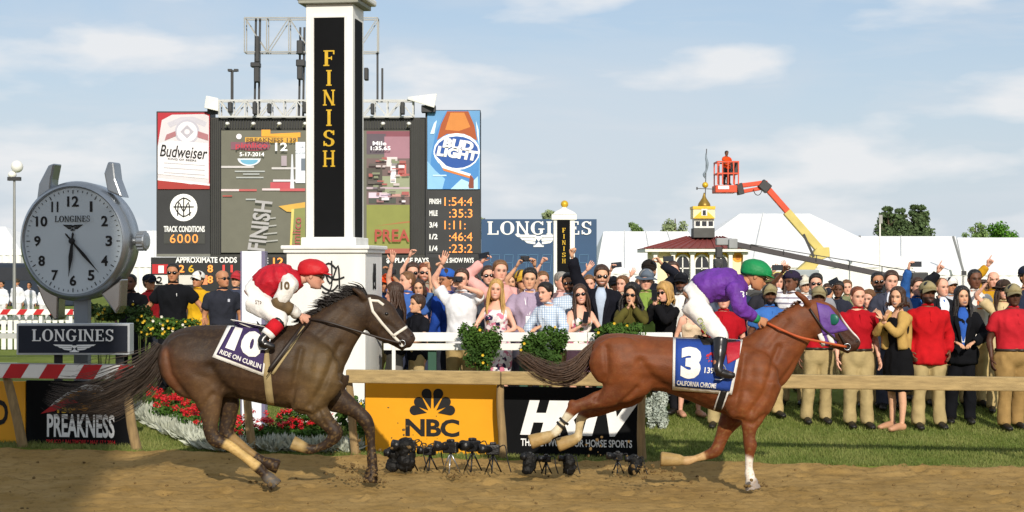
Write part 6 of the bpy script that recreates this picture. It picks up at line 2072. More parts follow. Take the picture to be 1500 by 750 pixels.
def head_bits(h, eye, nostril, dy):
    mb = MB()
    q = h.hit(*eye, -.004); mb.ell(q, (.02, .012, .017)); mb.build('eye', mat('horse_eye', '#0c0807', .1, .1, 5, spec=.8), h.root, smooth=True)
    q = h.hit(*eye, -.004, True); mb = MB(); mb.ell(q, (.02, .012, .017)); mb.build('eye', MATS['horse_eye'], h.root, smooth=True)
    for fr in (False, True):
        q = h.hit(*nostril, -.002, fr); mb = MB(); mb.ell(q, (.019, .007, .013), Matrix.Rotation(R(-35), 3, 'Y')); mb.build('nostril', mat('nostril', '#1d1210', .6, .1, 5), h.root, smooth=True)

class Jockey:
    def __init__(s, h, label, base):
        s.h = h
        b = h.p(*base)
        s.root = thing('person', label, 'person', b)
    def limb(s, mb, secs, n=12, sub=3, flat=1.0):
        mb.tube([s.h.p(q[0], q[1], q[3] if len(q) > 3 else 0) for q in secs], [(q[2] / s.h.s * (q[4] if len(q) > 4 else 1), q[2] / s.h.s) for q in secs], side=(0, 1, 0), n=n, sub=sub)
def build_jockey(h, label, base, hip, mid, sho, neck, hd, yawp, knee, ankle, toe, elbow, wrist, hand, skinc, silk, silk2, breech, boots, helm, helm2, grip=(1, 0, -.3)):
    J = Jockey(h, label, base)
    s = h.s
    D, DS = .17, .17                                       # half spread of legs and shoulders
    # body
    bd = MB()
    tor = [(hip[0], hip[1], 19, 0, 1.25), ((hip[0] + mid[0]) / 2, (hip[1] + mid[1]) / 2 - 3, 18, 0, 1.25), (mid[0], mid[1], 19, 0, 1.3), (sho[0] - 10, sho[1] - 2, 19, 0, 1.4), (sho[0], sho[1], 15, 0, 1.5), (neck[0], neck[1], 8, 0, 1.0), (hd[0] - 2, hd[1] + 2, 8, 0, 1)]
    J.limb(bd, tor)
    for e in (-1, 1):
        J.limb(bd, [(hip[0], hip[1], 15, e * .08), ((hip[0] + knee[0]) / 2, (hip[1] + knee[1]) / 2, 12.5, e * .16), (knee[0], knee[1], 9, e * .26), ((knee[0] + ankle[0]) / 2, (knee[1] + ankle[1]) / 2, 8, e * .32), (ankle[0], ankle[1], 6, e * .36), (toe[0], toe[1], 4.5, e * .36)])
        J.limb(bd, [(sho[0] - 3, sho[1], 9, e * .12), (sho[0], sho[1] + 4, 9, e * .18), (elbow[0], elbow[1], 7, e * .22), (wrist[0], wrist[1], 5, e * .10)])
    me = skin(bd, .017, 4)
    V = [coords(me)]; polys = [tuple(p.vertices) for p in me.polygons]; nV = len(V[0])
    sk = np.array(lin(SK[skinc])); cols = [np.tile(sk, (nV, 1))]
    hv, hcol = head(SK[skinc], None, mouth='closed')
    hr = rotm(*yawp); hc = h.p(*hd); hk = 1.0
    V.append(tf(hv, hr, hc, hk)); cols.append(hcol); polys += [tuple(i + nV for i in f) for f in HFACES]; nV += len(hv)
    ex = MB()
    for e in (-1, 1):
        w = h.p(wrist[0], wrist[1], e * .10); d = h.p(hand[0], hand[1], e * .07) - w
        hand_mesh(ex, w, d, (0, -e, -.4), 1.08, 'fist', thumb=e)
        ex.ell(hc + hr @ Vector((e * .076, .012, -.004)), (.010, .019, .031), hr, 8, 6)
    V.append(np.array(ex.v)); cols.append(np.tile(sk, (len(ex.v), 1))); polys += [tuple(i + nV for i in f) for f in ex.f]
    me = bpy.data.meshes.new('body'); me.from_pydata(np.concatenate(V).tolist(), [], polys); paint(me, np.concatenate(cols)); link('body', me, SKINM, J.root, smooth=True)
    # silks
    mb = MB()
    J.limb(mb, [(q[0], q[1], q[2] + 4.4) + q[3:] for q in tor[1:5]] + [(neck[0] - 3, neck[1] + 1, 11, 0, 1.2)])
    silkm = mat('silk_' + silk.strip('#'), silk, .6, .22, 9, .8, 16, spec=.25)
    sl2 = mat('silk_' + silk2.strip('#'), silk2, .6, .18, 9, .7, 16, spec=.25)
    so_ = link('silk_jacket', skin(mb, .016, 3, wrinkle=.016, wscale=12), silkm, J.root, smooth=True)
    for e in (-1, 1):
        mb = MB(); J.limb(mb, [(sho[0] - 4, sho[1] + 1, 12, e * .13), (sho[0], sho[1] + 5, 12.5, e * .19), ((sho[0] + elbow[0]) / 2, (sho[1] + elbow[1]) / 2, 11, e * .215), (elbow[0], elbow[1], 10, e * .225), ((wrist[0] + elbow[0]) / 2, (wrist[1] + elbow[1]) / 2, 8.5, e * .17), (wrist[0] - 2, wrist[1] - 1, 6.5, e * .105)])
        link('sleeve', skin(mb, .015, 3, wrinkle=.014, wscale=14, seed=e), sl2, J.root, smooth=True)
    # breeches and boots
    mb = MB()
    J.limb(mb, [(hip[0] - 3, hip[1] + 1, 18, 0, 1.25), (hip[0] + 1, hip[1] - 1, 21.5, 0, 1.28), ((hip[0] + mid[0]) / 2 - 1, (hip[1] + mid[1]) / 2 - 1, 21.5, 0, 1.28), (mid[0] - 8, mid[1] - 1, 20, 0, 1.28)])
    for e in (-1, 1):
        J.limb(mb, [(hip[0] + 1, hip[1] + 2, 19, e * .085), (hip[0] * .6 + knee[0] * .4, hip[1] * .6 + knee[1] * .4, 16.5, e * .15), (hip[0] * .2 + knee[0] * .8, hip[1] * .2 + knee[1] * .8, 12.5, e * .235), (knee[0], knee[1], 11, e * .26), (knee[0] * .85 + ankle[0] * .15, knee[1] * .85 + ankle[1] * .15, 9.5, e * .275)])
    link('breeches', skin(mb, .016, 3, wrinkle=.008, wscale=12), cloth(breech), J.root, smooth=True)
    for e in (-1, 1):
        mb = MB()
        lp_ = lambda f: (knee[0] * (1 - f) + ankle[0] * f, knee[1] * (1 - f) + ankle[1] * f)
        J.limb(mb, [(*lp_(.08), 11.5, e * .268), (*lp_(.22), 10.8, e * .285), (*lp_(.5), 10, e * .32), (*lp_(.8), 7.5, e * .345), (*lp_(1.0), 7.2, e * .36), (ankle[0] * .8 + toe[0] * .2, ankle[1] * .6 + toe[1] * .4 + 3, 7.5, e * .36)])
        bt_ = link('boot', skin(mb, .012, 2), mat('boot_leather', '#141112', .28, .2, 5, spec=.6), J.root, smooth=True)
        mb = MB(); heel = (ankle[0] - 5, ankle[1] + 5)
        J.limb(mb, [(*heel, 5, e * .36), (ankle[0] + 3, ankle[1] + 5, 7, e * .36), ((ankle[0] + toe[0]) / 2 + 3, (ankle[1] + toe[1]) / 2 + 4, 6.5, e * .36, .85), (toe[0], toe[1] + 1, 5, e * .36, .9), (toe[0] + 3, toe[1] + 1.5, 2.5, e * .36)])
        link('boot_foot', skin(mb, .011, 2), MATS['boot_leather'], bt_, smooth=True)
        if boots:
            mb = MB(); J.limb(mb, [(*lp_(.18), 11.3, e * .28), (*lp_(.62), 10.6, e * .33)], sub=1); q = mb.build('boot_top', cloth(boots), bt_, smooth=True)
    # helmet and goggles
    x, y, z, A, Z = head_grid(0)
    mk = sm((Z - np.interp(np.abs(A), [0, 1.2, 1.8, 3.15], [.34, .1, -.1, -.3])) / .12)
    inf_ = -.02 + mk * .062
    w_ = 1 + inf_ / .09
    m2 = bpy.data.meshes.new('helmet'); m2.from_pydata(tf(np.stack([x * w_, y * w_ * 1.06, z * (1 + inf_ / .1175)], -1).reshape(-1, 3), hr, hc, hk).tolist(), [], HFACES)
    ho = link('helmet', m2, mat('helmet_' + helm.strip('#'), helm, .55, .15, 9, .3, 30, spec=.3), J.root, smooth=True)
    mb = MB()
    pk_ = []
    for j in range(3):
        for i in range(11):
            a = -1.1 + 2.2 * i / 10
            pk_.append((.112 * math.sin(a), -(.128 + .045 * j / 2 * math.cos(a)) * math.cos(a), .056 - .012 * j / 2))
    fs = [(j * 11 + i, j * 11 + i + 1, (j + 1) * 11 + i + 1, (j + 1) * 11 + i) for j in range(2) for i in range(10)]
    m2 = bpy.data.meshes.new('peak'); m2.from_pydata(tf(pk_, hr, hc, hk).tolist(), [], fs); o = link('peak', m2, MATS['helmet_' + helm.strip('#')], ho, smooth=True)
    q = o.modifiers.new('t', 'SOLIDIFY'); q.thickness = .006
    mb = MB()
    for k in range(3 if helm2 else 0):
        a = R(-22 + 22 * k)
        pts = [(math.sin(a) * .095 * math.sin(t) + .0, -.137 * math.cos(t), .022 + .136 * math.sin(t) * math.cos(a)) for t in [R(12 + 12 * i) for i in range(14)]]
        mb.tube(pts, [(.013, .004)] * 14, side=(1, 0, 0), n=6)
    if helm2:
        m2 = bpy.data.meshes.new('helmet_bands'); m2.from_pydata(tf(mb.v, hr, hc, hk).tolist(), [], mb.f); link('helmet_bands', m2, mat('helmet_' + helm2.strip('#'), helm2, .35, .1, 6), ho, smooth=True)
    mb = MB()
    for e in (-1, 1):
        mb.ell((e * .031, -.092, .012), (.028, .013, .020), n=12, m=6)
    pts = [(.086 * math.sin(t), -.098 * math.cos(t), .016) for t in [R(-150 + 20 * i) for i in range(16)]]
    mb.tube(pts, [(.004, .010)] * 16, n=6)
    m2 = bpy.data.meshes.new('goggles'); m2.from_pydata(tf(mb.v, hr, hc, hk).tolist(), [], mb.f); link('goggles', m2, mat('goggle', '#3a2c22', .15, .2, 5, spec=.7), J.root, smooth=True)
    return J

# ---- chestnut, number 3
h = Horse(15.95, 1070, 'chestnut race horse wearing blue saddle cloth number 3 and purple hood')
CH = '#68371b'
h.loft([(866, 520, 16, 16), (878, 521, 31, 32), (898, 525, 38, 41), (925, 529, 40, 43), (955, 532, 40, 41), (985, 535, 42, 42), (1020, 541, 48, 46), (1055, 549, 54, 46), (1085, 554, 56, 42), (1110, 556, 50, 36), (1130, 560, 32, 26), (1138, 562, 16, 14)])
h.loft([(1100, 540, 46, 26), (1120, 528, 46, 23), (1145, 500, 37, 17), (1168, 476, 30, 14), (1184, 464, 25, 13)])
h.loft([(1176, 452, 13, 9), (1190, 458, 22, 13), (1206, 470, 27, 15), (1224, 484, 20, 12.5), (1240, 496, 14.5, 10.5), (1251, 504, 12, 10), (1258, 508, 7, 7)])
h.loft([(1196, 478, 16, 13), (1210, 494, 13, 11), (1228, 503, 9, 8), (1246, 513, 7, 7)])                 # jaw
for dy in (-.06, .06):
    h.loft([(1184, 446, 5, 5, dy), (1178, 438, 5, 6, dy * 1.3), (1168, 430, 3.5, 4, dy * 1.4), (1163, 427, 1, 1, dy * 1.4)], n=8)
# muscles
for c, r, dy in (((1108, 560), (34, 46), .155), ((1088, 588), (30, 30), .165), ((908, 532), (46, 40), .165), ((925, 560), (34, 24), .13)):
    for e in (-1, 1):
        h.mb.ell(h.p(c[0], c[1], e * dy), (r[0] / h.s, .11, r[1] / h.s))
h.leg([(905, 528, 40, .42), (915, 556, 34, .5), (895, 577, 22, .6), (868, 588, 14.5, .7), (849, 594, 11.5, .75), (840, 599, 11.5, .75), (832, 609, 8.5, .85), (822, 622, 7.2, .85), (815, 632, 8.6, .95), (806, 638, 7.2, .95)], -.15)
h.mb.ell(h.p(838, 592, -.15), (7 / h.s, 6 / h.s, 7 / h.s))
h.hoof((806, 639), (776, 648), -.15, 8.5, 11)
h.leg([(915, 530, 38, .42), (922, 566, 30, .5), (900, 586, 19, .6), (874, 600, 13, .7), (857, 606, 11, .75), (850, 617, 8.5, .8), (848, 632, 7.1, .85), (846, 641, 9, .9), (838, 646, 7.2, .95)], .15)
h.hoof((842, 644), (816, 652), .15, 8.5, 11)
h.leg([(1112, 556, 36, .5), (1106, 590, 28, .6), (1100, 618, 17.5, .75), (1098, 638, 12.5, .8), (1099, 655, 12.2, .9), (1098, 666, 9, .85), (1097, 684, 6.9, .85), (1098, 695, 9.5, .9), (1100, 704, 7.4, .95)], -.16)
h.hoof((1100, 702), (1103, 717), -.16, 9, 12.5)
h.leg([(1095, 575, 30, .5), (1078, 602, 22, .6), (1064, 625, 15, .75), (1055, 646, 11.8, .8), (1048, 660, 12, .9), (1034, 667, 8.6, .85), (1018, 672, 6.9, .85), (1006, 675, 9.3, .9), (995, 674, 7.2, .95)], .14)
h.hoof((998, 674), (967, 672), .14, 8.5, 11.5)
h.mark((1090, 684), (1108, 720), -.16, 20, '#d9cfc2', 5)
h.mark((1085, 690), (1098, 712), -.16, 14, '#d9cfc2', 5)
h.mark((1104, 712), (1104, 722), -.16, 15, '#8a7f76', 4)
for a, b, dy, c in (((828, 618), (806, 640), -.15, '#cfc3a8'), ((849, 622), (842, 644), .15, '#b8a57e'), ((1020, 671), (990, 674), .14, '#b59468')):
    h.mark(a, b, dy, 16, c, 3)
for a, b, dy in (((800, 641), (776, 648), -.15), ((836, 647), (816, 652), .15), ((990, 674), (966, 672), .14)):
    h.mark(a, b, dy, 15, '#9c8253', 4, .9)
h.mark((1218, 478), (1256, 506), 0, 30, '#33201a', 12, .85)
h.mark((1224, 462), (1259, 496), 0, 7, '#e3dbd2', 3)
h.mark((1250, 502), (1262, 510), 0, 14, '#2a1914', 8, .8)
h.mark((1224, 462), (1257, 494), 0, 6, '#e3dbd2', 2)
h.mark((1098, 655), (1098, 640), -.16, 20, '#5f3219', 14, .4)
h.grooves = [([(1138, 508), (1124, 540), (1112, 575), (1096, 598)], .014, 5), ([(1086, 520), (1079, 560), (1070, 598)], .014, 5), ([(1192, 503), (1165, 530), (1142, 560)], .012, 5), ([(1076, 612), (1098, 618), (1116, 606)], .010, 4), ([(972, 566), (952, 552), (936, 528)], .016, 7), ([(886, 508), (888, 545), (872, 582)], .014, 5), ([(930, 566), (905, 592)], .010, 4), ([(1108, 606), (1105, 640)], .007, 3), ([(1205, 470), (1215, 482), (1208, 496)], .006, 4), ([(1218, 478), (1246, 500)], .005, 3), ([(1150, 470), (1120, 505)], .008, 6), ([(1110, 540), (1112, 560)], -.010, 14), ([(905, 530), (915, 545)], -.010, 18)]
h.grooves += [([(1058 - 13 * i, 508), (1050 - 13 * i, 545), (1046 - 14 * i, 586 - 5 * i)], .0035, 3.2) for i in range(6)]
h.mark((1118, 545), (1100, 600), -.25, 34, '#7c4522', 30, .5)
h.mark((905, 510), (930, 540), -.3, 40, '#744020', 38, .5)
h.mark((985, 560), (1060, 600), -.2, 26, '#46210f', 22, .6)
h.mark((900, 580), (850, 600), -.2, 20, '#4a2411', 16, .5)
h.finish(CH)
h.world_bvh()
head_bits(h, (1219, 470), (1255, 500), 0)
TAILM = mat('tail_hair', '#4a3526', .5, .3, 20, .4, 60)
h.hairs([(874, 503), (862, 520), (846, 540), (822, 550), (795, 543), (770, 526), (756, 517)], [5, 9, 13, 14, 12, 10, 8], 340, .0042, 'tail', TAILM, 5, .10)
mb = MB()
rg = random.Random(3)
for i in range(90):                                         # short mane lying along the crest
    f = rg.random()
    x, y = 1098 + 76 * f, 499 - 58 * f ** .95
    q = h.p(x, y + 1, rg.uniform(-.03, .03)); d = Vector((-.035 - .03 * rg.random(), rg.uniform(-.05, .02), rg.uniform(-.02, .02)))
    mb.tube([q, q + d * .6 + Vector((0, 0, .008)), q + d], [.007, .006, .001], n=5)
mb.build('mane', mat('mane_brown', '#50311f', .5, .3, 20, .4, 60), h.root, smooth=True)
BLUE = mat('blue_cloth', '#1c3f8e', .8, .1, 7, .3, 30)
WHT = mat('white_cloth', '#dcdad4', .8, .06, 7, .3, 30)
Q3 = ((990, 496), (1084, 499), (1069, 573), (989, 566))
h.drape(((986, 495), (1088, 498), (1072, 578), (985, 571)), 'cloth_border', WHT, .010)
sc3 = h.drape(Q3, 'saddle_cloth', BLUE, .022)
h.cloth_text('3', Q3, (.09, .43, .16, .82), WHT, sc3, .034, .07, 'number')
h.cloth_text('CALIFORNIA CHROME', Q3, (.03, .74, .87, .97), WHT, sc3, .034, .02)
h.cloth_text('*', Q3, (.50, .66, .25, .5), MATS['red_paint'], sc3, .034, .08, 'emblem')
h.cloth_text('139', Q3, (.50, .66, .56, .68), WHT, sc3, .034, .02)
gm = MB(); h.strap([(1061, 574), (1055, 590), (1050, 606)], .048, 'x', WHT, .010, mb=gm); gm.build('girth_edge', WHT, h.root, smooth=True)
h.strap([(1061, 572), (1055, 590), (1050, 607)], .034, 'girth', mat('girth_black', '#1a1716', .6, .2, 6), .016)
h.drape(((1062, 502), (1085, 500), (1083, 524), (1066, 533)), 'saddle_flap', mat('red_flap', '#a8182a', .6, .12, 8, .3, 30), .034, far=False)
h.drape(((1022, 491), (1080, 494), (1076, 506), (1030, 505)), 'saddle', MATS['girth_black'], .03)
for (x, y, dx, dy2) in ((826, 617, 4, -6), (822, 623, 4, -6)):
    mb = MB(); c_2 = h.p(x, y, -.15); tn = Vector((dx, 0, -dy2)).normalized(); tn = Vector((-.62, 0, -.78))
    mb.tube([c_2 - tn * .010, c_2 + tn * .010], [.053, .053], n=16); mb.build('leg_band', MATS['girth_black'], h.root, smooth=True)
# hood, bridle, reins
PUR = mat('purple_hood', '#5b3a86', .6, .15, 8, .4, 24)
hd_ = h.drape(((1196, 443), (1214, 448), (1243, 483), (1205, 492)), 'hood', PUR, .008, thick=.005)
mb = MB(); mb.ell(h.hit(1221, 468, .016), (.052, .014, .052), Matrix.Rotation(R(-20), 3, 'Z')); mb.build('eye_cup', mat('green_cup', '#0f5a4c', .4, .1, 8), hd_, smooth=True)
gm = MB()
for a, b in (((1201, 489), (1208, 506)), ((1214, 490), (1220, 505))):
    h.strap([a, ((a[0] + b[0]) / 2, (a[1] + b[1]) / 2), b], .026, 'x', WHT, .010, mb=gm)
gm.build('hood_stripes', WHT, hd_, smooth=True)
h.drape(((1200, 491), (1222, 489), (1226, 503), (1206, 507)), 'jaw_flap', PUR, .006, thick=.004)
DKL = mat('dark_leather', '#231913', .5, .2, 6)
gm = MB()
for p_ in ([(1186, 452), (1206, 482), (1228, 500)], [(1229, 488), (1236, 500), (1240, 510)], [(1238, 505), (1240, 508), (1243, 511)]):
    h.strap(p_, .011, 'x', DKL, .014, mb=gm)
gm.build('bridle', DKL, h.root, smooth=True)
mb = MB(); q = h.hit(1241, 508, .02); mb.tube([q + Vector((.03 * math.cos(t), 0, .03 * math.sin(t))) for t in [R(20 * i) for i in range(19)]], .0045, side=(0, 1, 0), n=6); mb.build('bit_ring', STEEL, h.root, smooth=True)
REIN = mat('orange_rein', '#a8491c', .6, .2, 8)
for e in (-1, 1):
    mb = MB(); mb.tube([h.p(1124, 473, e * .08), h.p(1145, 483, e * .13), h.p(1172, 494, e * .14), h.p(1205, 501, e * .12), h.p(1240, 508, e * .085)], [(.004, .012)] * 5, side=(0, 1, 0), n=6, sub=4); mb.build('rein', REIN, h.root, smooth=True)
j3 = build_jockey(h, 'jockey in purple silks and green helmet crouched on the chestnut horse', (1030, 490), (1012, 442), (1040, 419), (1076, 419), (1093, 412), (1107, 405), (90, 22), (1056, 492), (1052, 541), (1074, 549), (1085, 452), (1108, 467), (1122, 473), 'c', '#5f2f8c', '#5f2f8c', '#dddad6', None, '#0e7a44', '#0c4a5c')
WH_G = mat('silk_cuff', '#1f8a5a', .6, .1, 6)
for e in (-1, 1):
    mb = MB(); mb.tube([h.p(1100, 463, e * .135), h.p(1110, 468, e * .10)], [.046, .042], n=12); mb.build('cuff', WH_G, j3.root, smooth=True)
    mb = MB(); q = h.p(1052, 549, e * .36)
    mb.tube([q + Vector((.05, 0, -.03)), q + Vector((.02, 0, -.045)), q + Vector((-.03, 0, -.04))], [(.03, .006)] * 3, side=(0, 1, 0), n=6); mb.tube([q + Vector((.06, 0, -.03)), q + Vector((.07, 0, .05)), q + Vector((.03, 0, .11))], .007, n=6, sub=3); mb.tube([q + Vector((.03, 0, .11)), h.p(1050, 505, e * .30)], .008, n=6); mb.build('stirrup', STEEL, j3.root, smooth=True)
mb = MB(); q = h.p(1046, 472, -.245); mb.box(q, (.085, .012, .075), Matrix.Rotation(R(-20), 3, 'Y')); mb.build('thigh_patch', mat('lime_patch', '#b7c22c', .6, .1, 6), j3.root, bevel=.004)
lettering('CHEL', h.p(1020, 468, -.262), Vector((.45, 0, -.75)), Vector((.75, 0, .45)), .16, .05, mat('lime_text', '#8a9436', .6, .1, 6), j3.root)
lettering('3', h.p(1084, 436, -.275), X_, UPV, .04, .06, CHALK, j3.root, name='sleeve_number')

# ---- dark bay, number 10
h = Horse(16.1, 420, 'dark bay race horse wearing purple saddle cloth number 10 and white bridle')
h.loft([(234, 518, 14, 14), (244, 520, 32, 30), (262, 523, 43, 41), (285, 525, 49, 45), (312, 527, 52, 45), (340, 529, 54, 46), (375, 532, 57, 48), (410, 536, 60, 47), (440, 538, 62, 44), (468, 541, 55, 37), (490, 546, 38, 27), (502, 549, 20, 16)])
h.loft([(450, 522, 48, 27), (468, 508, 48, 24), (492, 482, 38, 18), (516, 461, 30, 14), (534, 453, 25, 13)])
h.loft([(526, 442, 12, 9), (540, 450, 22, 13), (556, 463, 26, 15), (573, 478, 20, 12.5), (588, 490, 15, 10.5), (599, 499, 12.5, 10), (605, 503, 8, 7)])
h.loft([(546, 470, 16, 13), (558, 486, 13, 11), (576, 497, 9, 8), (594, 509, 7, 7)])
for dy in (-.06, .06):
    h.loft([(534, 438, 5, 5, dy), (528, 430, 5, 6, dy * 1.3), (519, 424, 3.5, 4, dy * 1.4), (514, 422, 1, 1, dy * 1.4)], n=8)
for c, r, dy in (((466, 550), (34, 46), .16), ((448, 578), (30, 30), .165), ((276, 532), (44, 44), .175), ((305, 565), (30, 26), .14)):
    for e in (-1, 1):
        h.mb.ell(h.p(c[0], c[1], e * dy), (r[0] / h.s, .11, r[1] / h.s))
h.leg([(272, 528, 42, .42), (290, 556, 38, .5), (305, 585, 24, .6), (308, 612, 15.5, .7), (309, 632, 12.5, .75), (316, 645, 12, .8), (334, 652, 9.5, .85), (358, 669, 7.8, .85), (378, 685, 9.5, .9), (390, 697, 7.4, .95)], -.15)
h.hoof((388, 695), (405, 712), -.15, 8.5, 11)
h.leg([(290, 530, 40, .42), (318, 560, 34, .5), (332, 588, 22, .6), (334, 612, 15, .7), (331, 630, 13, .75), (337, 641, 11.5, .8), (352, 652, 9.5, .8), (368, 664, 7.1, .85), (380, 673, 9, .9), (390, 678, 7.2, .95)], .15)
h.hoof((388, 677), (408, 684), .15, 8.5, 11)
h.leg([(468, 550, 38, .5), (460, 580, 30, .6), (466, 602, 19.5, .75), (480, 620, 13.5, .8), (492, 634, 12.6, .9), (482, 648, 9, .85), (466, 656, 7.1, .85), (453, 658, 9.5, .9), (445, 655, 7.4, .95)], -.16)
h.hoof((447, 656), (428, 648), -.16, 8.5, 11)
h.leg([(480, 556, 34, .5), (488, 580, 25, .6), (506, 592, 17, .75), (525, 604, 12.8, .8), (537, 618, 12.2, .9), (542, 634, 9, .85), (544, 655, 7.1, .85), (545, 674, 9.5, .9), (547, 686, 7.4, .95)], .14)
h.hoof((546, 684), (542, 706), .14, 9, 12)
BAY = '#33251a'
for a, b, dy, r in (((309, 640), (395, 700), -.15, 34), ((332, 640), (390, 680), .15, 34), ((492, 636), (445, 656), -.16, 26), ((540, 625), (546, 690), .14, 26)):
    h.mark(a, b, dy, r, '#2a1e16', 16, .75)
h.mark((470, 545), (460, 570), -.2, 60, '#66512f', 50, .7)  # golden sheen on the shoulder, painted into the coat colour
h.mark((265, 540), (285, 575), -.22, 46, '#553822', 40, .55)
h.mark((300, 560), (316, 610), -.2, 26, '#6b5136', 22, .5)
h.mark((360, 560), (430, 575), -.25, 40, '#4e3826', 36, .5)
h.mark((340, 655), (368, 676), -.15, 16, '#b89a62', 3)
h.mark((345, 647), (364, 661), .15, 14, '#8a6f45', 3)
h.mark((440, 654), (427, 648), -.16, 13, '#a0885a', 4)
h.mark((590, 495), (606, 506), 0, 22, '#2a1c18', 14, .8)
h.mark((395, 702), (408, 714), -.15, 13, '#55504a', 4)
h.grooves = [([(500, 505), (488, 535), (476, 565), (460, 590)], .014, 5), ([(446, 510), (438, 552), (430, 590)], .014, 5), ([(548, 492), (520, 515), (504, 545)], .012, 5), ([(440, 600), (462, 606), (482, 594)], .010, 4), ([(345, 578), (328, 560), (316, 535)], .016, 7), ([(250, 505), (258, 545), (286, 590)], .014, 5), ([(318, 575), (298, 600)], .010, 4), ([(470, 596), (480, 620)], .007, 3), ([(555, 463), (566, 476), (558, 490)], .006, 4), ([(568, 472), (594, 494)], .005, 3), ([(505, 455), (470, 490)], .008, 6), ([(470, 540), (468, 560)], -.010, 14), ([(272, 525), (285, 550)], -.010, 18)]
h.grooves += [([(420 - 14 * i, 500), (412 - 14 * i, 540), (406 - 15 * i, 584 - 3 * i)], .0035, 3.2) for i in range(6)]
h.mark((500, 470), (520, 500), -.15, 26, '#5a4630', 24, .5)
h.mark((245, 520), (255, 560), -.2, 18, '#6e3f24', 14, .55)
h.mark((360, 500), (300, 500), -.2, 40, '#231811', 34, .5)
h.finish(BAY)
h.world_bvh()
head_bits(h, (566, 460), (602, 492), 0)
BLKH = mat('black_hair', '#1b1512', .5, .3, 20, .4, 60)
h.hairs([(238, 506), (228, 524), (208, 548), (178, 566), (146, 580), (112, 586), (82, 580), (66, 574)], [8, 16, 26, 32, 34, 32, 28, 24], 300, .0032, 'tail', mat('tail_dark', '#3a2e24', .5, .3, 20, .4, 60), 9, .16)
mb = MB()
rg = random.Random(8)
for i in range(420):                                        # mane blown up from the crest
    f = rg.random()
    x, y = 452 + 86 * f, 476 - 46 * f ** .75
    q = h.p(x, y + 2, rg.uniform(-.03, .03)); d = Vector((-.10 - .08 * rg.random(), rg.uniform(-.06, .05), rg.uniform(.03, .13) * (1 if f > .3 else .3)))
    mb.tube([q, q + d * .5 + Vector((.02, 0, .03)), q + d], [.006, .005, .001], n=4, sub=3)
mb.build('mane', BLKH, h.root, smooth=True)
PURC = mat('purple_cloth', '#33234f', .8, .12, 7, .3, 30)
Q10 = ((343, 471), (392, 482), (384, 545), (317, 519))
h.drape(((338, 468), (394, 480), (386, 551), (311, 523)), 'cloth_border', WHT, .010)
sc10 = h.drape(Q10, 'saddle_cloth', PURC, .022)
h.cloth_text('10', Q10, (.10, .92, .12, .76), WHT, sc10, .034, .07, 'number')
h.cloth_text('RIDE ON CURLIN', Q10, (.04, .96, .83, .95), WHT, sc10, .034, .02)
TAN = mat('tan_girth', '#9c8a62', .7, .15, 8)
h.strap([(388, 512), (391, 545), (394, 575), (397, 596)], .040, 'girth', TAN, .012)
h.strap([(392, 545), (420, 508), (446, 474)], .022, 'breast_strap', DKL, .012)
h.strap([(399, 548), (424, 512), (446, 478)], .014, 'yoke_strap', TAN, .010)
h.drape(((376, 470), (420, 471), (412, 486), (380, 488)), 'saddle', MATS['girth_black'], .03)
BRW = mat('white_leather', '#cfc9bd', .5, .08, 8)
gm = MB()
for p_ in ([(541, 436), (546, 456), (560, 474), (576, 492)], [(576, 492), (588, 484), (600, 476)], [(541, 440), (554, 441), (562, 447)], [(576, 492), (584, 500), (590, 508)]):
    h.strap(p_, .015, 'x', BRW, .012, mb=gm)
gm.build('bridle', BRW, h.root, smooth=True)
mb = MB(); q = h.hit(589, 503, .018); mb.tube([q + Vector((.03 * math.cos(t), 0, .03 * math.sin(t))) for t in [R(20 * i) for i in range(19)]], .0045, side=(0, 1, 0), n=6); mb.build('bit_ring', STEEL, h.root, smooth=True)
for e in (-1, 1):
    mb = MB(); mb.tube([h.p(452, 467, e * .08), h.p(480, 472, e * .15), h.p(520, 484, e * .13), h.p(560, 496, e * .11), h.p(588, 503, e * .085)], [(.004, .012)] * 5, side=(0, 1, 0), n=6, sub=4); mb.build('rein', DKL, h.root, smooth=True)
j10 = build_jockey(h, 'jockey in red and white silks and red helmet on the dark horse', (400, 490), (371, 438), (396, 414), (424, 412), (443, 408), (459, 404), (90, 14), (412, 468), (384, 499), (400, 507), (411, 444), (438, 462), (452, 468), 'a', '#a81424', '#d6d2cc', '#dddad6', '#b01c26', '#b3161e', None)
mb = MB(); mb.tube([h.p(407, 437, -.232), h.p(411, 446, -.235), h.p(426, 454, -.20)], [.066, .070, .062], n=12, sub=3); mb.build('sleeve_band', mat('dirt_brown', '#5c4a30', .7, .4, 10), j10.root, smooth=True)
lettering('10', h.p(411, 424, -.30), X_, UPV, .085, .075, MATS['dirt_brown'], j10.root, name='sleeve_number', bold=.04)
lettering('STRONGSIDE', h.p(374, 445, -.245), Vector((1, 0, -.30)), UPV, .24, .04, MATS['dirt_brown'], j10.root, name='breeches_lettering')
for e in (-1, 1):
    mb = MB(); lp_ = lambda f: (412 * (1 - f) + 384 * f, 468 * (1 - f) + 499 * f)
    mb.tube([h.p(*lp_(.60), e * .33), h.p(*lp_(.78), e * .345)], [.068, .060], n=14); mb.build('boot_band', WHT, j10.root, smooth=True)
    mb = MB(); q = h.p(386, 505, e * .36)
    mb.tube([q + Vector((.05, 0, -.03)), q + Vector((.02, 0, -.045)), q + Vector((-.03, 0, -.04))], [(.03, .006)] * 3, side=(0, 1, 0), n=6); mb.tube([q + Vector((.05, 0, -.03)), q + Vector((.06, 0, .05)), h.p(398, 480, e * .30)], .007, n=6, sub=3); mb.build('stirrup', STEEL, j10.root, smooth=True)
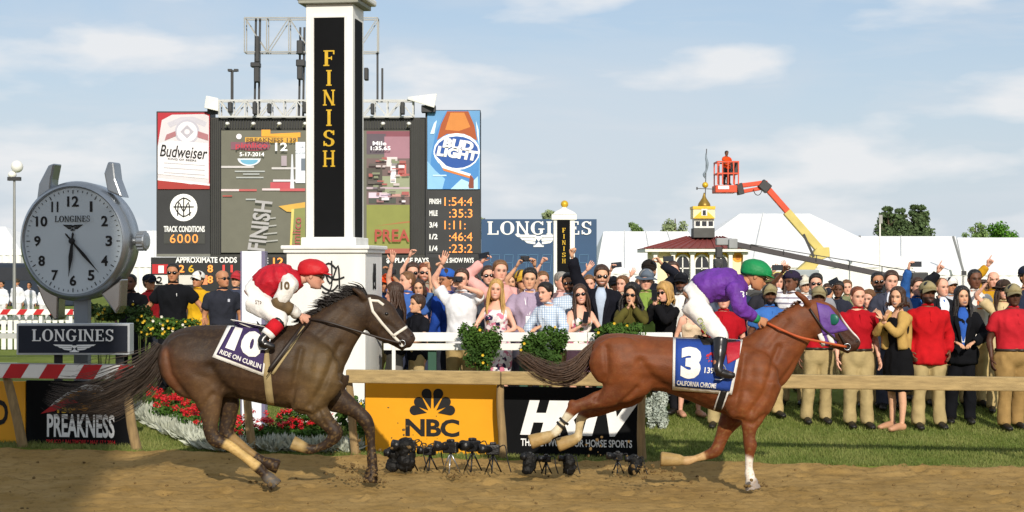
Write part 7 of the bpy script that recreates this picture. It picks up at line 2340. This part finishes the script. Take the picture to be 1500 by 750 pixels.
mb = MB(); mb.tube([h.p(455, 470, -.12), h.p(425, 505, -.34), h.p(390, 552, -.36)], [.009, .007, .004], n=6); mb.build('whip', DKL, j10.root, smooth=True)
# ------------------------------------------------------------------ flowers, bushes
r_ = np.random.default_rng(21)
def bush(px, py, wpx_, hpx, Y, label, nl, flowers, m, box=True, group=None, cat='bush'):
    c = P(px, py, Y); w, hh = wpx_ / F * Y, hpx / F * Y
    t = thing('flowering_bush', label, cat, (c.x, Y, g(Y)), group)
    cl = [(c.x + r_.uniform(-.7, .7) * w, Y + r_.uniform(-.45, .45) * w, c.z + r_.uniform(-.65, .6) * hh) for _ in range(16)]
    mb = MB(); mb.quads(leaf_quads(cl, nl, (w * .38, w * .34, hh * .42), .024, r_)); mb.build('foliage', m, t)
    if flowers:
        for colname, hexc, n in flowers:
            mb = MB()
            for k in range(n):
                q = Vector(cl[int(r_.integers(0, len(cl)))]) + Vector((r_.normal() * w * .22, -abs(r_.normal()) * w * .3 - .05, r_.normal() * hh * .22 + hh * .15))
                for e in range(6):
                    a = e * math.pi / 3
                    u = Vector((math.cos(a), -.25, math.sin(a)))
                    v = Vector((-math.sin(a), 0, math.cos(a)))
                    mb.add([q, q + u * .012 + v * .006, q + u * .020, q + u * .012 - v * .006], [(0, 1, 2, 3)])
            stuff(mb.build('flowers', mat('petal_' + colname, hexc, .6, .1, 8), t))
    mb = MB()
    for k in range(7):
        x = c.x + r_.uniform(-.4, .4) * w
        mb.tube([(c.x + r_.uniform(-.15, .15) * w, Y, g(Y) if not box else c.z - hh), (x, Y, c.z + r_.uniform(-.3, .5) * hh)], [.010, .004], n=5)
    mb.build('stems', mat('stem_green', '#4d5a26', .8, .2, 6), t)
    if box:
        mb = MB(); mb.tube([(c.x, Y, g(Y)), (c.x, Y, g(Y) + .1), (c.x, Y, c.z - hh * .72), (c.x, Y, c.z - hh * .68)], [.12, .15, .20, .20], n=16); mb.build('pot', mat('pot_brown', '#4c3a2a', .8, .15, 4), t, smooth=True)
    return t
BUSHM = leaf_mat('bush_leaf', '#2c4418', '#4a6a26')
BUSHD = leaf_mat('bush_leaf_dark', '#2a3d18', '#48602a')
YF = ('yellow', '#d8b020', 16); WF = ('white', '#e2ddd0', 14)
bush(701, 508, 33, 37, 20.75, 'round bush with yellow flowers before the floral dress', 4600, [('yellow', '#d8b020', 8)], BUSHM, False)
bush(798, 507, 35, 31, 20.75, 'round green bush under the blue checked shirt', 4600, [('yellow', '#d8b020', 3)], BUSHM, False)
bush(905, 484, 40, 15, 20.75, 'low green bush with few yellow flowers before the suit man', 2600, [('yellow', '#d8b020', 4)], BUSHM, False)
bush(258, 481, 44, 18, 21.6, 'wide bush of yellow and white flowers behind the dark horse', 3200, [YF, WF], BUSHM, False)
bush(208, 470, 26, 26, 22.0, 'leafy bush with yellow flowers right of the name board', 2200, [YF], BUSHD, False)
bush(150, 458, 44, 14, 22.2, 'dark bush with yellow flowers behind the name board', 2200, [YF], BUSHD, False)
bush(447, 618, 42, 24, 20.2, 'green bush with yellow flowers at the foot of the finish post', 3400, [YF], BUSHM, False)
bush(518, 606, 26, 30, 20.0, 'green bush with yellow flowers beside the yellow panel', 2600, [YF], BUSHM, False)
bush(961, 600, 17, 34, 20.9, 'fluffy silver leaved bush at the end of the black panel', 3600, None, mat('silver_bush', '#8e988c', .7, .1, 8, c2='#b9c0b6'), False)
# geraniums: four plants, copied into a bed
RED = mat('petal_red', '#c21420', .55, .25, 14)
GERL = leaf_mat('geranium_leaf', '#2c4a16', '#4a6a22')
def geranium(seed):
    r = np.random.default_rng(seed)
    t = thing('geranium', 'red geranium in the bed around the finish post', 'flower', (0, 0, -50), 'red geraniums in the flower bed')
    cl = [(r.uniform(-.12, .12), r.uniform(-.1, .1), r.uniform(.05, .2)) for _ in range(7)]
    mb = MB(); mb.quads(leaf_quads(cl, 260, (.10, .10, .07), .026, r)); o = mb.build('foliage', GERL, None); o.parent = t
    for k in range(int(r.integers(3, 5))):
        q = np.array((r.uniform(-.15, .15), r.uniform(-.12, .06), r.uniform(.22, .33)))
        mb = MB(); mb.quads(leaf_quads([q], 46, (.046, .046, .034), .015, r, .8)); o = mb.build('bloom', RED, None); o.parent = t
    return t
def silver(seed):
    r = np.random.default_rng(seed)
    t = thing('dusty_miller', 'silver leaved border plant along the flower bed', 'plant', (0, 0, -50), 'silver border plants')
    V = []
    for k in range(150):
        a, el = r.uniform(0, 6.28), r.uniform(.25, 1.5)
        d = np.array((math.cos(a) * math.cos(el), math.sin(a) * math.cos(el), math.sin(el)))
        s = np.cross(d, r.normal(size=3)); s /= np.linalg.norm(s)
        L_ = r.uniform(.10, .19); b = np.array((r.uniform(-.05, .05), r.uniform(-.05, .05), .01))
        V.append([b, b + d * L_ * .55 + s * .016, b + d * L_, b + d * L_ * .55 - s * .016])
    mb = MB(); mb.quads(np.array(V)); o = mb.build('leaves', mat('silver_leaf', '#b4b8a8', .7, .12, 10), None); o.parent = t
    mb = MB(); mb.tube([(0, 0, 0), (0, 0, .06)], [.02, .015], n=6); o = mb.build('stem', mat('stem_grey', '#7d8070', .8, .1, 5), None); o.parent = t
    return t
gers = [geranium(40 + i) for i in range(4)]
sils = [silver(60 + i) for i in range(3)]
used = {}
def put(proto, loc, rz, sc):
    if id(proto) not in used:
        used[id(proto)] = 1
        proto.location = loc; proto.rotation_euler = (0, 0, rz); proto.scale = (sc,) * 3
    else:
        dup(proto, loc, None, rz, sc)
rg = random.Random(12)
spots = [(218, 606), (238, 604), (232, 616), (252, 616), (264, 622), (276, 610), (288, 616), (272, 634), (290, 640), (300, 628), (256, 604), (304, 646), (246, 626), (284, 628), (340, 656), (352, 650), (362, 640), (392, 640), (402, 650), (412, 656), (430, 656), (350, 662), (452, 654), (470, 650), (425, 642), (385, 654), (330, 648)]
for i, (x, y) in enumerate(spots):
    put(gers[i % 4], ground_at(x, y), rg.uniform(0, 6.28), rg.uniform(.85, 1.15))
sp_ = [(200 + 98 * k / 13, 612 + 46 * k / 13 + rg.uniform(-2, 2)) for k in range(14)] + [(206 + 98 * k / 11, 607 + 46 * k / 11) for k in range(11)] + [(318 + 12.5 * k, 662 + rg.uniform(-1, 2)) for k in range(17)]
for i, (x, y) in enumerate(sp_):
    big = rg.uniform(.9, 1.25)
    q = ground_at(x, y)
    put(sils[i % 3], q, rg.uniform(0, 6.28), big)

# ------------------------------------------------------------------ remote cameras on the ground by the panels
def remote_camera(px, base_y, hpx, label, kind):
    q = ground_at(px, base_y)
    Y = q.y
    k = hpx / F * Y / .30
    t = thing('remote_camera', label, 'camera', q, 'remote cameras along the panels')
    blk = mat('camera_black', '#141416', .4, .25, 12, .3, 40)
    top = q + Vector((0, 0, .20 * k))
    for a in (0.4, 2.5, 4.6):
        mb = MB(); mb.tube([top, q + Vector((math.cos(a) * .10 * k, math.sin(a) * .10 * k, 0))], [.010, .008], n=6); mb.build('tripod_leg', STEEL if kind == 1 else blk, t, smooth=True)
    rot = Matrix.Rotation(R(rg.uniform(-30, 30)), 3, 'Z')
    mb = MB(); mb.box(top + Vector((0, 0, .05 * k)), (.15 * k, .09 * k, .11 * k), rot); mb.box(top + Vector((0, 0, .115 * k)), (.07 * k, .07 * k, .035 * k), rot)
    mb.build('body', blk, t, bevel=.012)
    d = rot @ Vector((-.85, -.5, .12))
    mb = MB(); mb.tube([top + Vector((0, 0, .05 * k)), top + Vector((0, 0, .05 * k)) + d * .10 * k, top + Vector((0, 0, .05 * k)) + d * .11 * k, top + Vector((0, 0, .05 * k)) + d * .17 * k], [.038 * k, .04 * k, .05 * k, .055 * k], n=14); mb.build('lens', blk, t, smooth=True)
    if kind == 2:                                           # bagged in crumpled black plastic
        mb = MB()
        for e in range(5):
            mb.ell(q + Vector((rg.uniform(-.05, .05) * k, rg.uniform(-.03, .03), (.06 + .05 * e) * k)), (.082 * k, .075 * k, .062 * k))
        link('rain_bag', skin(mb, .016, 1, wrinkle=.022, wscale=26, seed=px), mat('bin_bag', '#141312', .6, .4, 14, .6, 40, spec=.25), t, smooth=True)
    mb = MB(); mb.tube([top + Vector((.05 * k, 0, .06 * k)), top + Vector((.13 * k, -.03, .10 * k)), top + Vector((.16 * k, -.05, -.05 * k)), q + Vector((.20 * k, -.08, .01))], .006, n=5, sub=4); mb.build('cable', INK, t, smooth=True)
for px, by, hp, lb, kd in ((578, 689, 30, 'bagged black remote camera beside the dark horse foreleg', 2), (598, 690, 44, 'tallest bagged remote camera below the yellow panel letters', 2), (630, 689, 34, 'squat black remote camera between bagged and tripod cameras', 0), (660, 692, 44, 'black remote camera on shiny tripod before the yellow panel', 1), (692, 690, 44, 'black remote camera with raised lens before the yellow panel', 0), (722, 692, 40, 'black remote camera at the end of the yellow panel', 0), (776, 693, 28, 'bagged remote camera under the chestnut hind hooves', 2), (800, 694, 26, 'low black remote camera under the slanted white letters', 0), (832, 694, 26, 'bagged remote camera before the small white letters', 2), (905, 694, 30, 'black remote camera near the end of the black panel', 0), (930, 695, 26, 'bagged remote camera at the last panel post', 2)):
    remote_camera(px, by, hp, lb, kd)

# ------------------------------------------------------------------ kicked up dirt
def clods(name, pts, label=None):
    mb = MB()
    for p, s in pts:
        mb.ell(p, (s * rg.uniform(.7, 1.2), s * rg.uniform(.7, 1.2), s * rg.uniform(.6, 1)), Matrix.Rotation(rg.uniform(0, 6), 3, 'Z') @ Matrix.Rotation(rg.uniform(0, 3), 3, 'X'), 6, 4)
    return mb.build(name, mat('clod_dirt', '#6a5430', .95, .25, 20, .5, 60))
pts = []
for (x, y, n, sx, sy, Y) in ((672, 690, 26, 12, 10, 16.6), (512, 686, 36, 20, 16, 16.2), (545, 700, 30, 14, 12, 16.2), (930, 690, 24, 22, 7, 16.0), (980, 692, 16, 20, 6, 16.0), (390, 712, 16, 16, 5, 16.0), (1110, 716, 18, 12, 6, 15.9), (600, 640, 10, 30, 20, 16.5), (880, 660, 8, 20, 14, 16)):
    for k in range(n * 2):
        pts.append((P(rg.gauss(x, sx), min(rg.gauss(y, sy), HOR + 2.06 * F / Y), Y + rg.uniform(-.25, .25)), rg.choice([.005, .007, .009, .012, .018])))
for k in range(420):
    X, Y = rg.uniform(-6, 6), rg.uniform(13.5, 18.4)
    if Y < float(Yedge(X)) - .1:
        z = float(track_z(np.array([X]), np.array([Y]))[2][0])
        pts.append((Vector((X, Y, z + .003)), rg.choice([.006, .008, .012, .018])))
stuff(clods('dirt_clods', pts))

# ------------------------------------------------------------------ grass blades
n = 150000
X = r_.uniform(-7.5, 7.5, n)
S = r_.random(n) ** 1.25 * 5.2
rag = .10 * vnoise(X, X * 0, 3.1, 5, 3) + .05 * vnoise(X, X * 0, 15, 6, 2)
Y = Yedge(X) + S + np.where(S < .6, rag, 0) + .05
Z = ga(X, Y)
h_ = r_.uniform(.018, .05, n) * (1 + .6 * vnoise(X, Y, 2.2, 31, 2))
a = r_.uniform(0, 6.28, n); w = r_.uniform(.003, .006, n)
lx, ly = r_.normal(size=n) * .02, r_.normal(size=n) * .02
B0 = np.stack([X - np.cos(a) * w, Y - np.sin(a) * w, Z - .004], 1)
B1 = np.stack([X + np.cos(a) * w, Y + np.sin(a) * w, Z - .004], 1)
T = np.stack([X + lx, Y + ly, Z + h_], 1)
V = np.stack([B0, B1, T], 1).reshape(-1, 3)
me = bpy.data.meshes.new('lawn_grass')
me.from_pydata(V.tolist(), [], np.arange(3 * n).reshape(-1, 3).tolist())
mixv = np.clip(.5 + 1.3 * vnoise(X, Y, 1.6, 33, 3) + r_.normal(size=n) * .22, 0, 1)[:, None]
colr = np.array(lin('#526428')) * (1 - mixv) + np.array(lin('#80824a')) * mixv
paint(me, np.repeat(colr, 3, 0))
stuff(link('lawn_grass', me, mat('blade', '#ffffff', .7, .05, 3, attr='Col', spec=.2)))
bpy.data.scenes.remove(_tmp)
